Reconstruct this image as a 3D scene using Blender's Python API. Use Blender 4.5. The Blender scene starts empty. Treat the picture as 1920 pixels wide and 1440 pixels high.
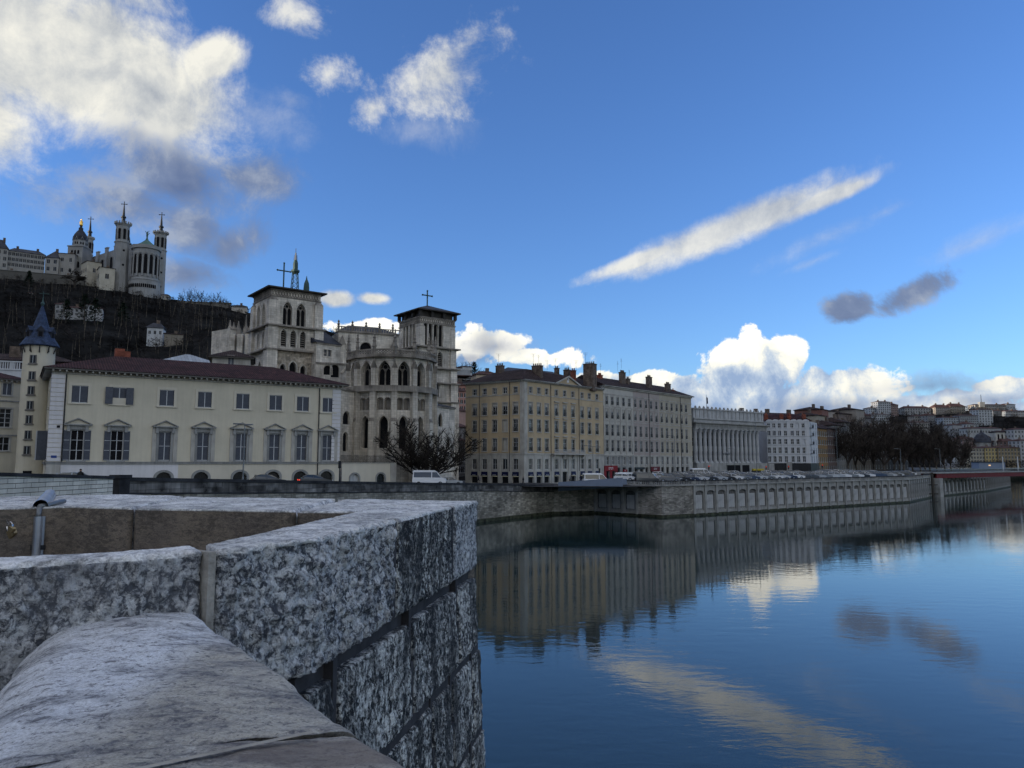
import bpy, math, random
import numpy as np
from mathutils import Vector, Matrix, noise
R = math.radians
PI = math.pi
sc = bpy.context.scene
COL = bpy.data.collections.new('place'); sc.collection.children.link(COL)
random.seed(5)
# ---------------------------------------------------------------- camera and surveying helpers
H = 10.0; PITCH = R(6.0); FP = 1400.0
SP, CP = math.sin(PITCH), math.cos(PITCH)
cam = bpy.data.cameras.new('camera'); camo = bpy.data.objects.new('camera', cam); COL.objects.link(camo)
camo.location = (0, 0, H); camo.rotation_euler = (R(90) + PITCH, 0, 0)
cam.sensor_width = 36; cam.lens = FP / 1920 * 36; cam.clip_start = 0.05; cam.clip_end = 20000
sc.camera = camo
def ray(px, py):
    d = 720 - py
    return (px - 960) / (FP * CP - d * SP), (FP * SP + d * CP) / (FP * CP - d * SP)   # x/y and z/y
def zat(py, Y): return H + Y * ray(960, py)[1]
def xat(px, py, Y): return Y * ray(px, py)[0]
def at(px, py, Y):
    a, b = ray(px, py); return Vector((a * Y, Y, H + b * Y))
def gp(px, py, z):
    a, b = ray(px, py); Y = (z - H) / b; return Vector((a * Y, Y, z))
def on_line(A, B, px, py=866):
    """distance along the plan line A-B of the point seen in column px"""
    k = ray(px, py)[0]; dx, dy = B[0] - A[0], B[1] - A[1]; L = math.hypot(dx, dy)
    return (k * A[1] - A[0]) / (dx / L - k * dy / L)
# ---------------------------------------------------------------- materials
MATS = {}
def srgb(r, g, b):
    f = lambda c: (c / 255 / 12.92) if c <= 10 else ((c / 255 + .055) / 1.055) ** 2.4
    return (f(r), f(g), f(b))
class NT:
    def __init__(s, m):
        s.t = m.node_tree; s.n = s.t.nodes; s.l = s.t.links
    def new(s, t, **kw):
        x = s.n.new(t)
        for k, v in kw.items():
            if k[0] == 'i' and k[1:].isdigit(): x.inputs[int(k[1:])].default_value = v
            else: setattr(x, k, v)
        return x
    def link(s, a, b): s.l.new(a, b)
    def math(s, op, a, b=None, c=None, clamp=False):
        x = s.n.new('ShaderNodeMath'); x.operation = op; x.use_clamp = clamp
        for i, v in enumerate((a, b, c)):
            if v is None: continue
            if isinstance(v, (int, float)): x.inputs[i].default_value = v
            else: s.l.new(v, x.inputs[i])
        return x.outputs[0]
    def ramp(s, f, stops, interp='LINEAR'):
        x = s.n.new('ShaderNodeValToRGB'); e = x.color_ramp.elements; x.color_ramp.interpolation = interp
        while len(e) < len(stops): e.new(.5)
        for q, (p, c) in zip(e, stops):
            q.position = p; q.color = (c, c, c, 1) if isinstance(c, (int, float)) else (*c, 1)
        s.l.new(f, x.inputs[0]); return x.outputs[0]
    def mix(s, f, a, b, blend='MIX'):
        x = s.n.new('ShaderNodeMix'); x.data_type = 'RGBA'; x.blend_type = blend
        for i, v in ((0, f), (6, a), (7, b)):
            if isinstance(v, (int, float)): x.inputs[i].default_value = v
            elif isinstance(v, tuple): x.inputs[i].default_value = (*v, 1)
            else: s.l.new(v, x.inputs[i])
        return x.outputs[2]
    def noise(s, v, scale, detail=4, rough=.55, dist=0., lac=2.):
        x = s.n.new('ShaderNodeTexNoise'); x.inputs['Scale'].default_value = scale; x.inputs['Detail'].default_value = detail
        x.inputs['Roughness'].default_value = rough; x.inputs['Distortion'].default_value = dist; x.inputs['Lacunarity'].default_value = lac
        if v is not None: s.l.new(v, x.inputs['Vector'])
        return x.outputs[0]
    def mapping(s, v, scale=(1, 1, 1), rot=(0, 0, 0), loc=(0, 0, 0)):
        x = s.n.new('ShaderNodeMapping'); x.inputs['Scale'].default_value = scale; x.inputs['Rotation'].default_value = rot
        x.inputs['Location'].default_value = loc
        s.l.new(v, x.inputs['Vector']); return x.outputs[0]
    def bump(s, h, strength, dist, normal=None):
        x = s.n.new('ShaderNodeBump'); x.inputs['Strength'].default_value = strength; x.inputs['Distance'].default_value = dist
        s.l.new(h, x.inputs['Height'])
        if normal is not None: s.l.new(normal, x.inputs['Normal'])
        return x.outputs[0]
def newmat(name):
    m = bpy.data.materials.new(name); m.use_nodes = True; nt = NT(m); nt.n.clear()
    out = nt.new('ShaderNodeOutputMaterial'); p = nt.new('ShaderNodeBsdfPrincipled'); nt.link(p.outputs[0], out.inputs[0])
    return m, nt, p
def mat(name, col, rough=.85, var=.18, vs=.6, metal=0., bump=0., bs=8., streak=0., brick=None, tile=None, grime=0., objcol=False, spec=.15, emit=0., bc=.14):
    """weathered procedural surface; brick=(w,h,mortar colour) in metres, tile=period of roof tile rolls"""
    if name in MATS: return MATS[name]
    m, nt, p = newmat(name); MATS[name] = m
    tc = nt.new('ShaderNodeTexCoord'); ob = tc.outputs['Object']; uv = tc.outputs['UV']
    base = tuple(col)
    if objcol:
        oi = nt.new('ShaderNodeObjectInfo'); src = oi.outputs['Color']
    else: src = base
    n1 = nt.noise(ob, vs, 5, .6)
    f = nt.ramp(n1, [(.3, 1 - var * 1.6), (.7, 1 + var)])
    x = nt.n.new('ShaderNodeMix'); x.data_type = 'RGBA'; x.blend_type = 'MULTIPLY'; x.inputs[0].default_value = 1
    if objcol: nt.link(src, x.inputs[6])
    else: x.inputs[6].default_value = (*base, 1)
    nt.link(f, x.inputs[7]); c = x.outputs[2]
    nb = None
    if streak:
        sv = nt.mapping(uv, (3.0, .18, 1)); s1 = nt.noise(sv, 1.0, 6, .65)
        sf = nt.ramp(s1, [(.42, 0.), (.72, streak)])
        c = nt.mix(sf, c, tuple(k * .28 for k in (base if not objcol else (.2, .2, .2))))
    if grime:
        g = nt.ramp(nt.noise(ob, vs * 4, 8, .7), [(.45, 0.), (.75, grime)])
        c = nt.mix(g, c, tuple(k * .35 for k in (base if not objcol else (.2, .2, .2))))
    h = None
    if brick:
        b = nt.new('ShaderNodeTexBrick'); nt.link(uv, b.inputs['Vector'])
        b.inputs['Scale'].default_value = 1; b.inputs['Brick Width'].default_value = brick[0]; b.inputs['Row Height'].default_value = brick[1]
        b.inputs['Mortar Size'].default_value = min(brick[1] * .07, .03); b.inputs['Mortar Smooth'].default_value = .3; b.inputs['Bias'].default_value = 0
        b.inputs['Color1'].default_value = (1 + bc, 1 + bc, 1 + bc, 1); b.inputs['Color2'].default_value = (1 - bc * 1.3, 1 - bc * 1.3, 1 - bc * 1.3, 1); b.inputs['Mortar'].default_value = (*brick[2], 1)
        c = nt.mix(1., c, b.outputs['Color'], 'MULTIPLY'); h = nt.math('MULTIPLY', b.outputs['Fac'], -1.)
    if tile:
        w = nt.new('ShaderNodeTexWave', wave_type='BANDS', bands_direction='X', wave_profile='SIN'); nt.link(nt.mapping(uv, (1, 1, 1)), w.inputs['Vector'])
        w.inputs['Scale'].default_value = 2 * PI / tile / 20; w.inputs['Distortion'].default_value = .15
        br = nt.new('ShaderNodeTexBrick'); nt.link(uv, br.inputs['Vector']); br.inputs['Scale'].default_value = 1
        br.inputs['Brick Width'].default_value = tile; br.inputs['Row Height'].default_value = tile * 1.6; br.inputs['Mortar Size'].default_value = .015
        br.inputs['Color1'].default_value = (1.35, 1.3, 1.25, 1); br.inputs['Color2'].default_value = (.6, .62, .65, 1); br.inputs['Mortar'].default_value = (.35, .35, .35, 1)
        c = nt.mix(1., c, br.outputs['Color'], 'MULTIPLY')
        c = nt.mix(1., c, nt.ramp(w.outputs[0], [(0, .45), (1, 1.15)]), 'MULTIPLY'); h = w.outputs[0]
    nt.link(c, p.inputs['Base Color'])
    p.inputs['Roughness'].default_value = rough; p.inputs['Metallic'].default_value = metal
    p.inputs['Specular IOR Level'].default_value = spec
    if h is not None: nb = nt.bump(h, .8, .03 if brick else .06)
    if bump: nb = nt.bump(nt.noise(ob, bs, 6, .6), bump, .05, nb)
    if nb is not None: nt.link(nb, p.inputs['Normal'])
    if emit:
        p.inputs['Emission Color'].default_value = (*base, 1); p.inputs['Emission Strength'].default_value = emit
    return m
# ---------------------------------------------------------------- mesh builder
class MB:
    def __init__(s): s.v = []; s.f = []; s.m = []; s.M = Matrix.Identity(4)
    def V(s, p):
        q = s.M @ Vector(p); s.v.append((q.x, q.y, q.z)); return len(s.v) - 1
    def poly(s, pts, m=0):
        s.f.append([s.V(p) for p in pts]); s.m.append(m)
    def box(s, x0, x1, y0, y1, z0, z1, m=0):
        i = [s.V(p) for p in ((x0, y0, z0), (x1, y0, z0), (x1, y1, z0), (x0, y1, z0), (x0, y0, z1), (x1, y0, z1), (x1, y1, z1), (x0, y1, z1))]
        for q in ((0, 3, 2, 1), (4, 5, 6, 7), (0, 1, 5, 4), (1, 2, 6, 5), (2, 3, 7, 6), (3, 0, 4, 7)):
            s.f.append([i[k] for k in q]); s.m.append(m)
    def prism(s, pts, z0, z1, m=0, cap=True):
        n = len(pts); a = [s.V((p[0], p[1], z0)) for p in pts]; b = [s.V((p[0], p[1], z1)) for p in pts]
        for i in range(n):
            j = (i + 1) % n; s.f.append([a[i], a[j], b[j], b[i]]); s.m.append(m)
        if cap: s.f.append(b); s.m.append(m); s.f.append(a[::-1]); s.m.append(m)
    def obox(s, p0, p1, w0, w1, z0, z1, m=0):
        """box along plan segment p0-p1 reaching w0 (inward) .. w1 (outward) from it"""
        dx, dy = p1[0] - p0[0], p1[1] - p0[1]; L = math.hypot(dx, dy); nx, ny = dy / L, -dx / L
        s.prism([(p0[0] + nx * w1, p0[1] + ny * w1), (p1[0] + nx * w1, p1[1] + ny * w1), (p1[0] + nx * w0, p1[1] + ny * w0), (p0[0] + nx * w0, p0[1] + ny * w0)], z0, z1, m)
    def lathe(s, cx, cy, prof, n=12, m=0, a0=0., cap=True, a1=2 * PI):
        full = abs(a1 - 2 * PI) < 1e-6; k = n if full else n + 1
        rings = [[s.V((cx + r * math.cos(a0 + a1 * i / n), cy + r * math.sin(a0 + a1 * i / n), z)) for i in range(k)] for r, z in prof]
        for a, b in zip(rings, rings[1:]):
            for i in range(n):
                j = (i + 1) % k; s.f.append([a[i], a[j], b[j], b[i]]); s.m.append(m)
        if cap and full:
            s.f.append(rings[-1][:]); s.m.append(m); s.f.append(rings[0][::-1]); s.m.append(m)
    def tube(s, p0, p1, r0, r1=None, n=6, m=0, cap=True):
        p0, p1 = Vector(p0), Vector(p1); r1 = r0 if r1 is None else r1
        d = (p1 - p0); d = d.normalized() if d.length > 1e-9 else Vector((0, 0, 1))
        u = d.orthogonal().normalized(); w = d.cross(u)
        A = [s.V(p0 + (u * math.cos(2 * PI * i / n) + w * math.sin(2 * PI * i / n)) * r0) for i in range(n)]
        B = [s.V(p1 + (u * math.cos(2 * PI * i / n) + w * math.sin(2 * PI * i / n)) * r1) for i in range(n)]
        for i in range(n):
            j = (i + 1) % n; s.f.append([A[i], A[j], B[j], B[i]]); s.m.append(m)
        if cap: s.f.append(B); s.m.append(m); s.f.append(A[::-1]); s.m.append(m)
    def mesh(s, name, mats, smooth=False):
        me = bpy.data.meshes.new(name); me.from_pydata(s.v, [], s.f)
        for m in (mats if isinstance(mats, (list, tuple)) else [mats]): me.materials.append(m)
        me.polygons.foreach_set('material_index', s.m)
        if smooth: me.polygons.foreach_set('use_smooth', [True] * len(s.f))
        if s.f:
            me.update()
            uvl = me.uv_layers.new(name='UVMap'); nl = len(me.loops)
            co = np.array(s.v, dtype=np.float64)
            lv = np.empty(nl, np.int32); me.loops.foreach_get('vertex_index', lv)
            nf = len(me.polygons); nr = np.empty(nf * 3); me.polygons.foreach_get('normal', nr); nr = nr.reshape(-1, 3)
            lt = np.empty(nf, np.int32); me.polygons.foreach_get('loop_total', lt)
            N = np.repeat(nr, lt, axis=0); P = co[lv]
            t = np.stack([-N[:, 1], N[:, 0], 0 * N[:, 0]], 1); ln = np.linalg.norm(t, axis=1)
            flat = ln < .05; t[flat] = (1, 0, 0); ln[flat] = 1; t /= ln[:, None]
            b = np.cross(N, t)
            uv = np.stack([(P * t).sum(1), (P * b).sum(1)], 1).astype(np.float32)
            uvl.data.foreach_set('uv', uv.ravel())
        return me
    def obj(s, name, mats, parent=None, smooth=False, loc=None, rotz=0):
        return place(name, s.mesh(name, mats, smooth), parent, loc, rotz)
def place(name, me, parent=None, loc=None, rotz=0):
    o = bpy.data.objects.new(name, me); COL.objects.link(o)
    if parent is not None: o.parent = parent
    if loc is not None: o.location = loc
    if rotz: o.rotation_euler = (0, 0, rotz)
    return o
def tag(o, label, cat, group=None):
    o['label'] = label; o['category'] = cat
    if group: o['group'] = group
    return o
def thing(name, label, cat, loc=(0, 0, 0), rotz=0, group=None):
    o = bpy.data.objects.new(name, None); COL.objects.link(o); o.location = loc; o.rotation_euler = (0, 0, rotz)
    o.empty_display_size = .5
    return tag(o, label, cat, group)
KIDS = {}
def dup(root, loc, rotz=0, label=None, color=None, scale=None):
    kids = KIDS.get(root.name)
    if kids is None:
        kids = KIDS[root.name] = [(c, [g for g in bpy.data.objects if g.parent is c]) for c in bpy.data.objects if c.parent is root]
    r = root.copy(); COL.objects.link(r); r.location = loc; r.rotation_euler = (0, 0, rotz)
    if label: r['label'] = label
    if scale: r.scale = scale
    for ch, gs in kids:
        c = ch.copy(); COL.objects.link(c); c.parent = r
        if color: c.color = color
        for g in gs:
            d = g.copy(); COL.objects.link(d); d.parent = c
    if color: r.color = color
    return r
ORD = ['first', 'second', 'third', 'fourth', 'fifth', 'sixth', 'seventh', 'eighth', 'ninth', 'tenth', 'eleventh', 'twelfth', 'thirteenth', 'fourteenth', 'fifteenth', 'sixteenth', 'seventeenth', 'eighteenth', 'nineteenth', 'twentieth', 'twenty-first', 'twenty-second', 'twenty-third', 'twenty-fourth', 'twenty-fifth', 'twenty-sixth', 'twenty-seventh', 'twenty-eighth', 'twenty-ninth', 'thirtieth']
# ---------------------------------------------------------------- openings
def arch_pts(w, h, kind, n=6):
    """outline of the top of an opening from left spring to right spring, origin bottom centre"""
    if kind == 'rect': return [(-w / 2, h), (w / 2, h)]
    pts = []
    if kind == 'round':
        hs = h - w / 2
        for i in range(2 * n + 1):
            a = PI - PI * i / (2 * n); pts.append((w / 2 * math.cos(a), hs + w / 2 * math.sin(a)))
    elif kind == 'seg':
        r = w * .22; hs = h - r
        for i in range(2 * n + 1):
            a = PI - PI * i / (2 * n); pts.append((w / 2 * math.cos(a), hs + r * math.sin(a)))
    else:
        hs = h - w * .866
        for i in range(n + 1):
            a = PI - (PI / 3) * i / n; pts.append((w / 2 + w * math.cos(a), hs + w * math.sin(a)))
        for i in range(1, n + 1):
            a = PI / 3 - (PI / 3) * i / n; pts.append((-w / 2 + w * math.cos(a), hs + w * math.sin(a)))
    return pts
def wallface(mb, p0, p1, z0, z1, holes=(), m=0, depth=.3, mr=None):
    """facade sheet from p0 to p1 (outside on the right of the walk) with real openings and reveals.
    holes: (uc, zb, w, h, kind). Returns [(loc, rotz)] for each hole, at the back of its reveal."""
    mr = m if mr is None else mr
    dx, dy = p1[0] - p0[0], p1[1] - p0[1]; L = math.hypot(dx, dy); ux, uy = dx / L, dy / L; nx, ny = uy, -ux
    P = lambda u, z, d=0.: (p0[0] + ux * u - nx * d, p0[1] + uy * u - ny * d, z)
    us = {0., L}; zs = {z0, z1}
    for (uc, zb, w, h, k) in holes:
        us |= {max(0., uc - w / 2), min(L, uc + w / 2)}; zs |= {max(z0, zb), min(z1, zb + h)}
    us = sorted(us); zs = sorted(zs)
    us = [u for i, u in enumerate(us) if i == 0 or u - us[i - 1] > 1e-5]; zs = [z for i, z in enumerate(zs) if i == 0 or z - zs[i - 1] > 1e-5]
    for ia in range(len(zs) - 1):
        zm = (zs[ia] + zs[ia + 1]) / 2; run = None
        for iu in range(len(us) - 1):
            um = (us[iu] + us[iu + 1]) / 2
            ins = any(abs(um - uc) < w / 2 and zb < zm < zb + h for (uc, zb, w, h, k) in holes)
            if not ins:
                if run is None: run = us[iu]
            if ins or iu == len(us) - 2:
                e = us[iu] if ins else us[iu + 1]
                if run is not None: mb.poly([P(run, zs[ia]), P(e, zs[ia]), P(e, zs[ia + 1]), P(run, zs[ia + 1])], m); run = None
    out = []
    rz = math.atan2(uy, ux)
    for (uc, zb, w, h, k) in holes:
        ap = [(uc + a, zb + b) for a, b in arch_pts(w, h, k)]
        if k != 'rect':
            mid = max(range(len(ap)), key=lambda i: ap[i][1])
            L0 = (uc - w / 2, zb + h); R0 = (uc + w / 2, zb + h)
            for i in range(mid): mb.poly([P(*L0), P(*ap[i]), P(*ap[i + 1])], m)
            for i in range(mid, len(ap) - 1): mb.poly([P(*R0), P(*ap[i]), P(*ap[i + 1])], m)
        ring = [(uc - w / 2, zb)] + ap + [(uc + w / 2, zb)]
        for a, b in zip(ring, ring[1:] + ring[:1]):
            mb.poly([P(*a), P(*b), P(b[0], b[1], depth), P(a[0], a[1], depth)], mr)
        out.append(((*P(uc, zb, depth)[:2], zb), rz))
    return out
def frect(mb, x0, x1, z0, z1, y0, y1, m=0):
    mb.box(x0, x1, y0, y1, z0, z1, m)
WIN = {}
def window_mesh(w, h, style='plain', kind='rect', depth=.3, sur=0., bars=2, mats=None, proud=.06):
    """a window as one mesh: origin bottom centre at the back of its reveal, facing -Y.
    material slots: 0 frame, 1 glass, 2 surround, 3 shutter"""
    key = (round(w, 2), round(h, 2), style, kind, depth, sur, bars, mats, proud)
    if key in WIN: return WIN[key]
    mb = MB(); ap = arch_pts(w, h, kind)
    ring = [(-w / 2, 0)] + ap + [(w / 2, 0)]
    mats_ = [MATS[k] for k in (mats or ('pale_frame', 'glass', 'light_stone', 'shutter'))]
    if style != 'blind':
        mb.poly([(x, -.01, z) for x, z in ring], 3 if style == 'shut' else 1)
    else: mb.poly([(x, -.01, z) for x, z in ring], 2)
    if style in ('plain', 'open', 'rail', 'blindtop'):
        t = .07; y0, y1 = -.08, -.014
        mb.box(-w / 2, -w / 2 + t, y0, y1, 0, h - (.2 if kind != 'rect' else 0)); mb.box(w / 2 - t, w / 2, y0, y1, 0, h - (.2 if kind != 'rect' else 0))
        mb.box(-w / 2 + t, w / 2 - t, y0, y1, 0, t); mb.box(-w / 2 + t, w / 2 - t, y0, y1, h - t, h) if kind == 'rect' else None
        mb.box(-.045, .045, y0 - .01, y1, t, h - t)
        for i in range(bars):
            z = h * (i + 1) / (bars + 1); mb.box(-w / 2 + t, -.045, y0 + .01, y1, z - .03, z + .03); mb.box(.045, w / 2 - t, y0 + .01, y1, z - .03, z + .03)
    if style == 'blindtop':     # rolled slat blind at the head of the window
        mb.box(-w / 2 + .02, w / 2 - .02, -.16, -.09, h * .72, h - .02, 2)
    if style == 'shut':
        for sx in (-1, 1):
            x0, x1 = sorted((sx * .02, sx * w / 2)); mb.box(x0, x1, -.07, -.014, .02, h - .02, 3)
            for i in range(bars + 1):
                z = .02 + (h - .1) * i / bars; mb.box(x0 + .05, x1 - .05, -.1, -.072, z, z + .07, 0)
            mb.box(sx * .02 - .03, sx * .02 + .03, -.1, -.072, .02, h - .02, 0)
    if style == 'louver':
        n = max(3, int(h / .38))
        for i in range(n):
            z = h * (i + .5) / n; zz = z
            ww = w / 2 - .04
            if kind != 'rect':
                hs = h - w * .866 if kind == 'pointed' else h - w / 2
                if z > hs:
                    ww = ((math.sqrt(max(0, w * w - (z - hs) ** 2)) - w / 2) if kind == 'pointed' else math.sqrt(max(0, w * w / 4 - (z - hs) ** 2))) - .06
            if ww > .1:
                mb.poly([(-ww, -.25, z - .08), (ww, -.25, z - .08), (ww, -.03, z + .1), (-ww, -.03, z + .1)], 0)
                mb.poly([(-ww, -.25, z - .12), (ww, -.25, z - .12), (ww, -.25, z - .08), (-ww, -.25, z - .08)], 0)
    if style in ('tracery', 'lancet'):
        if style == 'tracery':
            hs = h - w * .866 - w * .1; mb.box(-.11, .11, -.3, -.014, 0, hs + w * .28, 0)
            for sx in (-1, 1):
                q = arch_pts(w / 2 - .1, w * .42, 'pointed', 4); cx = sx * w / 4
                for a, b in zip(q, q[1:]): mb.tube((cx + a[0], -.15, hs + a[1] - .0), (cx + b[0], -.15, hs + b[1]), .09, n=4)
            c = (0, -.15, hs + w * .52); rr = w * .2
            for i in range(10):
                a, b = 2 * PI * i / 10, 2 * PI * (i + 1) / 10
                mb.tube((c[0] + rr * math.cos(a), c[1], c[2] + rr * math.sin(a)), (c[0] + rr * math.cos(b), c[1], c[2] + rr * math.sin(b)), .08, n=4)
        for a, b in zip(ring, ring[1:]): mb.tube((a[0] * .96, -.12, a[1] * .985), (b[0] * .96, -.12, b[1] * .985), .09, n=4)
    if style == 'open':          # side shutters folded back on the wall
        for sx in (-1, 1):
            x0, x1 = sorted((sx * (w / 2 + .06), sx * (w / 2 + w * .52)))
            mb.box(x0, x1, -depth - .1, -depth - .03, 0, h, 3)
            for i in range(4):
                z = .02 + (h - .1) * i / 3; mb.box(x0 + .04, x1 - .04, -depth - .13, -depth - .102, z, z + .06, 0)
    if style == 'rail' or style == 'blindtop':
        y = -depth - .02
        mb.box(-w / 2 - .05, w / 2 + .05, y - .04, y, .9, .95, 3); mb.box(-w / 2 - .05, w / 2 + .05, y - .04, y, .1, .14, 3)
        for i in range(9):
            x = -w / 2 + w * i / 8; mb.box(x - .015, x + .015, y - .035, y - .005, .14, .9, 3)
    if sur:
        yb, yf = -depth + .02, -depth - proud
        if kind == 'rect':
            mb.box(-w / 2 - sur, -w / 2, yf, yb, 0, h, 2); mb.box(w / 2, w / 2 + sur, yf, yb, 0, h, 2); mb.box(-w / 2 - sur, w / 2 + sur, yf, yb, h, h + sur, 2)
            mb.box(-w / 2 - sur - .04, w / 2 + sur + .04, yf - .1, yb, -.16, 0, 2)
        else:
            og = [(x * (1 + 2 * sur / w), z + (sur if z > h * .6 else 0)) for x, z in ring]; og[0] = (og[0][0], 0); og[-1] = (og[-1][0], 0)
            for i in range(len(ring) - 1):
                a, b, c, d = ring[i], ring[i + 1], og[i + 1], og[i]
                mb.poly([(a[0], yf, a[1]), (b[0], yf, b[1]), (c[0], yf, c[1]), (d[0], yf, d[1])][::-1], 2)
                mb.poly([(d[0], yf, d[1]), (c[0], yf, c[1]), (c[0], yb, c[1]), (d[0], yb, d[1])][::-1], 2)
                mb.poly([(a[0], yf, a[1]), (b[0], yf, b[1]), (b[0], yb, b[1]), (a[0], yb, a[1])], 2)
    me = mb.mesh('window', mats_); WIN[key] = me
    return me
# ---------------------------------------------------------------- light: low sun behind the hill, clear sky with clouds
SUN_EL, SUN_AZ = R(8.0), R(-100.0)          # azimuth measured from +Y towards +X
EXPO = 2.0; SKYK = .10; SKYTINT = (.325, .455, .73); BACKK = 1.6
w = bpy.data.worlds.new('World'); sc.world = w; w.use_nodes = True
nt = NT(w); nt.n.clear()
wo = nt.new('ShaderNodeOutputWorld'); bg = nt.new('ShaderNodeBackground'); nt.link(bg.outputs[0], wo.inputs[0]); bg.inputs[1].default_value = SKYK
sky = nt.new('ShaderNodeTexSky'); sky.sky_type = 'NISHITA'; sky.sun_disc = False; sky.sun_elevation = SUN_EL; sky.sun_rotation = SUN_AZ
sky.altitude = 200; sky.air_density = 1.0; sky.dust_density = .4; sky.ozone_density = 2.0
tc = nt.new('ShaderNodeTexCoord'); D = tc.outputs['Generated']
sx = nt.new('ShaderNodeSeparateXYZ'); nt.link(D, sx.inputs[0])
az = nt.math('ARCTAN2', sx.outputs[0], sx.outputs[1]); el = nt.math('ARCSINE', sx.outputs[2])
cx = nt.new('ShaderNodeCombineXYZ'); nt.link(az, cx.inputs[0]); nt.link(el, cx.inputs[1]); P2 = cx.outputs[0]
# domain-warped fbm, sampled twice for self shading (all in azimuth / elevation, two dimensional)
c3 = nt.new('ShaderNodeCombineXYZ'); nt.link(az, c3.inputs[0]); nt.link(el, c3.inputs[1]); c3.inputs[2].default_value = 1; P3 = c3.outputs[0]
def n2d(v, scale, detail, rough=.55):
    x = nt.new('ShaderNodeTexNoise'); x.noise_dimensions = '2D'; x.inputs['Scale'].default_value = scale; x.inputs['Detail'].default_value = detail; x.inputs['Roughness'].default_value = rough
    nt.link(v, x.inputs['Vector']); return x
wn = n2d(P2, 7, 1)
wadd = nt.new('ShaderNodeVectorMath', operation='MULTIPLY_ADD'); nt.link(wn.outputs['Color'], wadd.inputs[0]); wadd.inputs[1].default_value = (.05, .05, 0); nt.link(P2, wadd.inputs[2]); Q = wadd.outputs[0]
def shifted(v, dx, dy):
    a = nt.new('ShaderNodeVectorMath', operation='ADD'); nt.link(v, a.inputs[0]); a.inputs[1].default_value = (dx, dy, 0); return a.outputs[0]
n1 = n2d(Q, 11, 8, .70).outputs[0]; n2 = n2d(shifted(Q, -.014, .014), 11, 3, .55).outputs[0]; nbig = n2d(P2, 5, 2).outputs[0]
vo = nt.new('ShaderNodeTexVoronoi', feature='F1', voronoi_dimensions='2D'); nt.link(Q, vo.inputs['Vector']); vo.inputs['Scale'].default_value = 22
vo.inputs['Detail'].default_value = 1.5; vo.inputs['Roughness'].default_value = .5
vo.normalize = True
puff = nt.math('SUBTRACT', .42, vo.outputs['Distance'])
nn = nt.math('SUBTRACT', n1, .5)
# cloud families: raggedness, softness, opacity, source; then ellipses by rise angle: px, py, half width, half height
FAM = {'solid': (.85, .55, 1., 'w'), 'wisp': (2.5, 1.15, .85, 'w'), 'long': (.8, .65, .9, 'w'), 'faint': (1.7, 1.5, .38, 'w'),
       'puff': (1.5, .24, 1., 'c'), 'greybig': (1.35, .8, .92, 'g'), 'greysmall': (1.5, .5, .95, 'g'), 'greyfaint': (1.8, 1.1, .72, 'g')}
CLOUDS = {
 'solid': {0: [(632,561,52,24), (702,560,50,19), (40,90,380,230), (310,215,150,90), (-140,150,340,220), (150,150,330,170)], -15: [(240,140,310,180)], 28: [(392,112,110,60)]},
 'wisp': {28: [(815,140,180,92), (700,205,64,40)], 0: [(800,190,100,64), (552,28,84,50), (612,140,78,48), (250,-5,150,60)]},
 'faint': {0: [(475,215,170,80), (800,240,130,60), (550,190,50,30)], 17.5: [(1560,440,210,34), (1655,400,90,20), (1530,488,76,15), (1830,455,150,34)]},
 'long': {17.5: [(1365,430,330,50), (1530,378,180,30), (1430,406,230,48), (1200,487,180,24), (1590,356,90,22)]},
 'puff': {0: [(1410,712,86,84), (1488,660,26,38), (1372,672,40,34), (1400,758,230,44), (1590,716,90,42), (1660,770,300,40), (1215,732,120,32), (1900,730,70,26), (1500,800,760,40), (700,616,80,20), (900,645,100,34), (1000,672,100,22), (1130,722,170,20)]},
 'greybig': {-15: [(320,335,250,110), (240,370,180,70), (350,425,140,80)], 0: [(240,395,240,80), (345,515,140,50), (480,335,130,70)], 28: [(445,455,115,70)]},
 'greysmall': {0: [(1597,577,58,40)], 17.5: [(1722,547,112,46)]},
 'greyfaint': {0: [(1740,724,220,40), (1350,778,230,36), (930,650,170,44), (1560,762,330,34), (880,672,150,26), (1230,748,140,22), (1850,752,150,26)]}}
chain = {'w': None, 'c': None, 'g': None}
rots = {}
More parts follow.
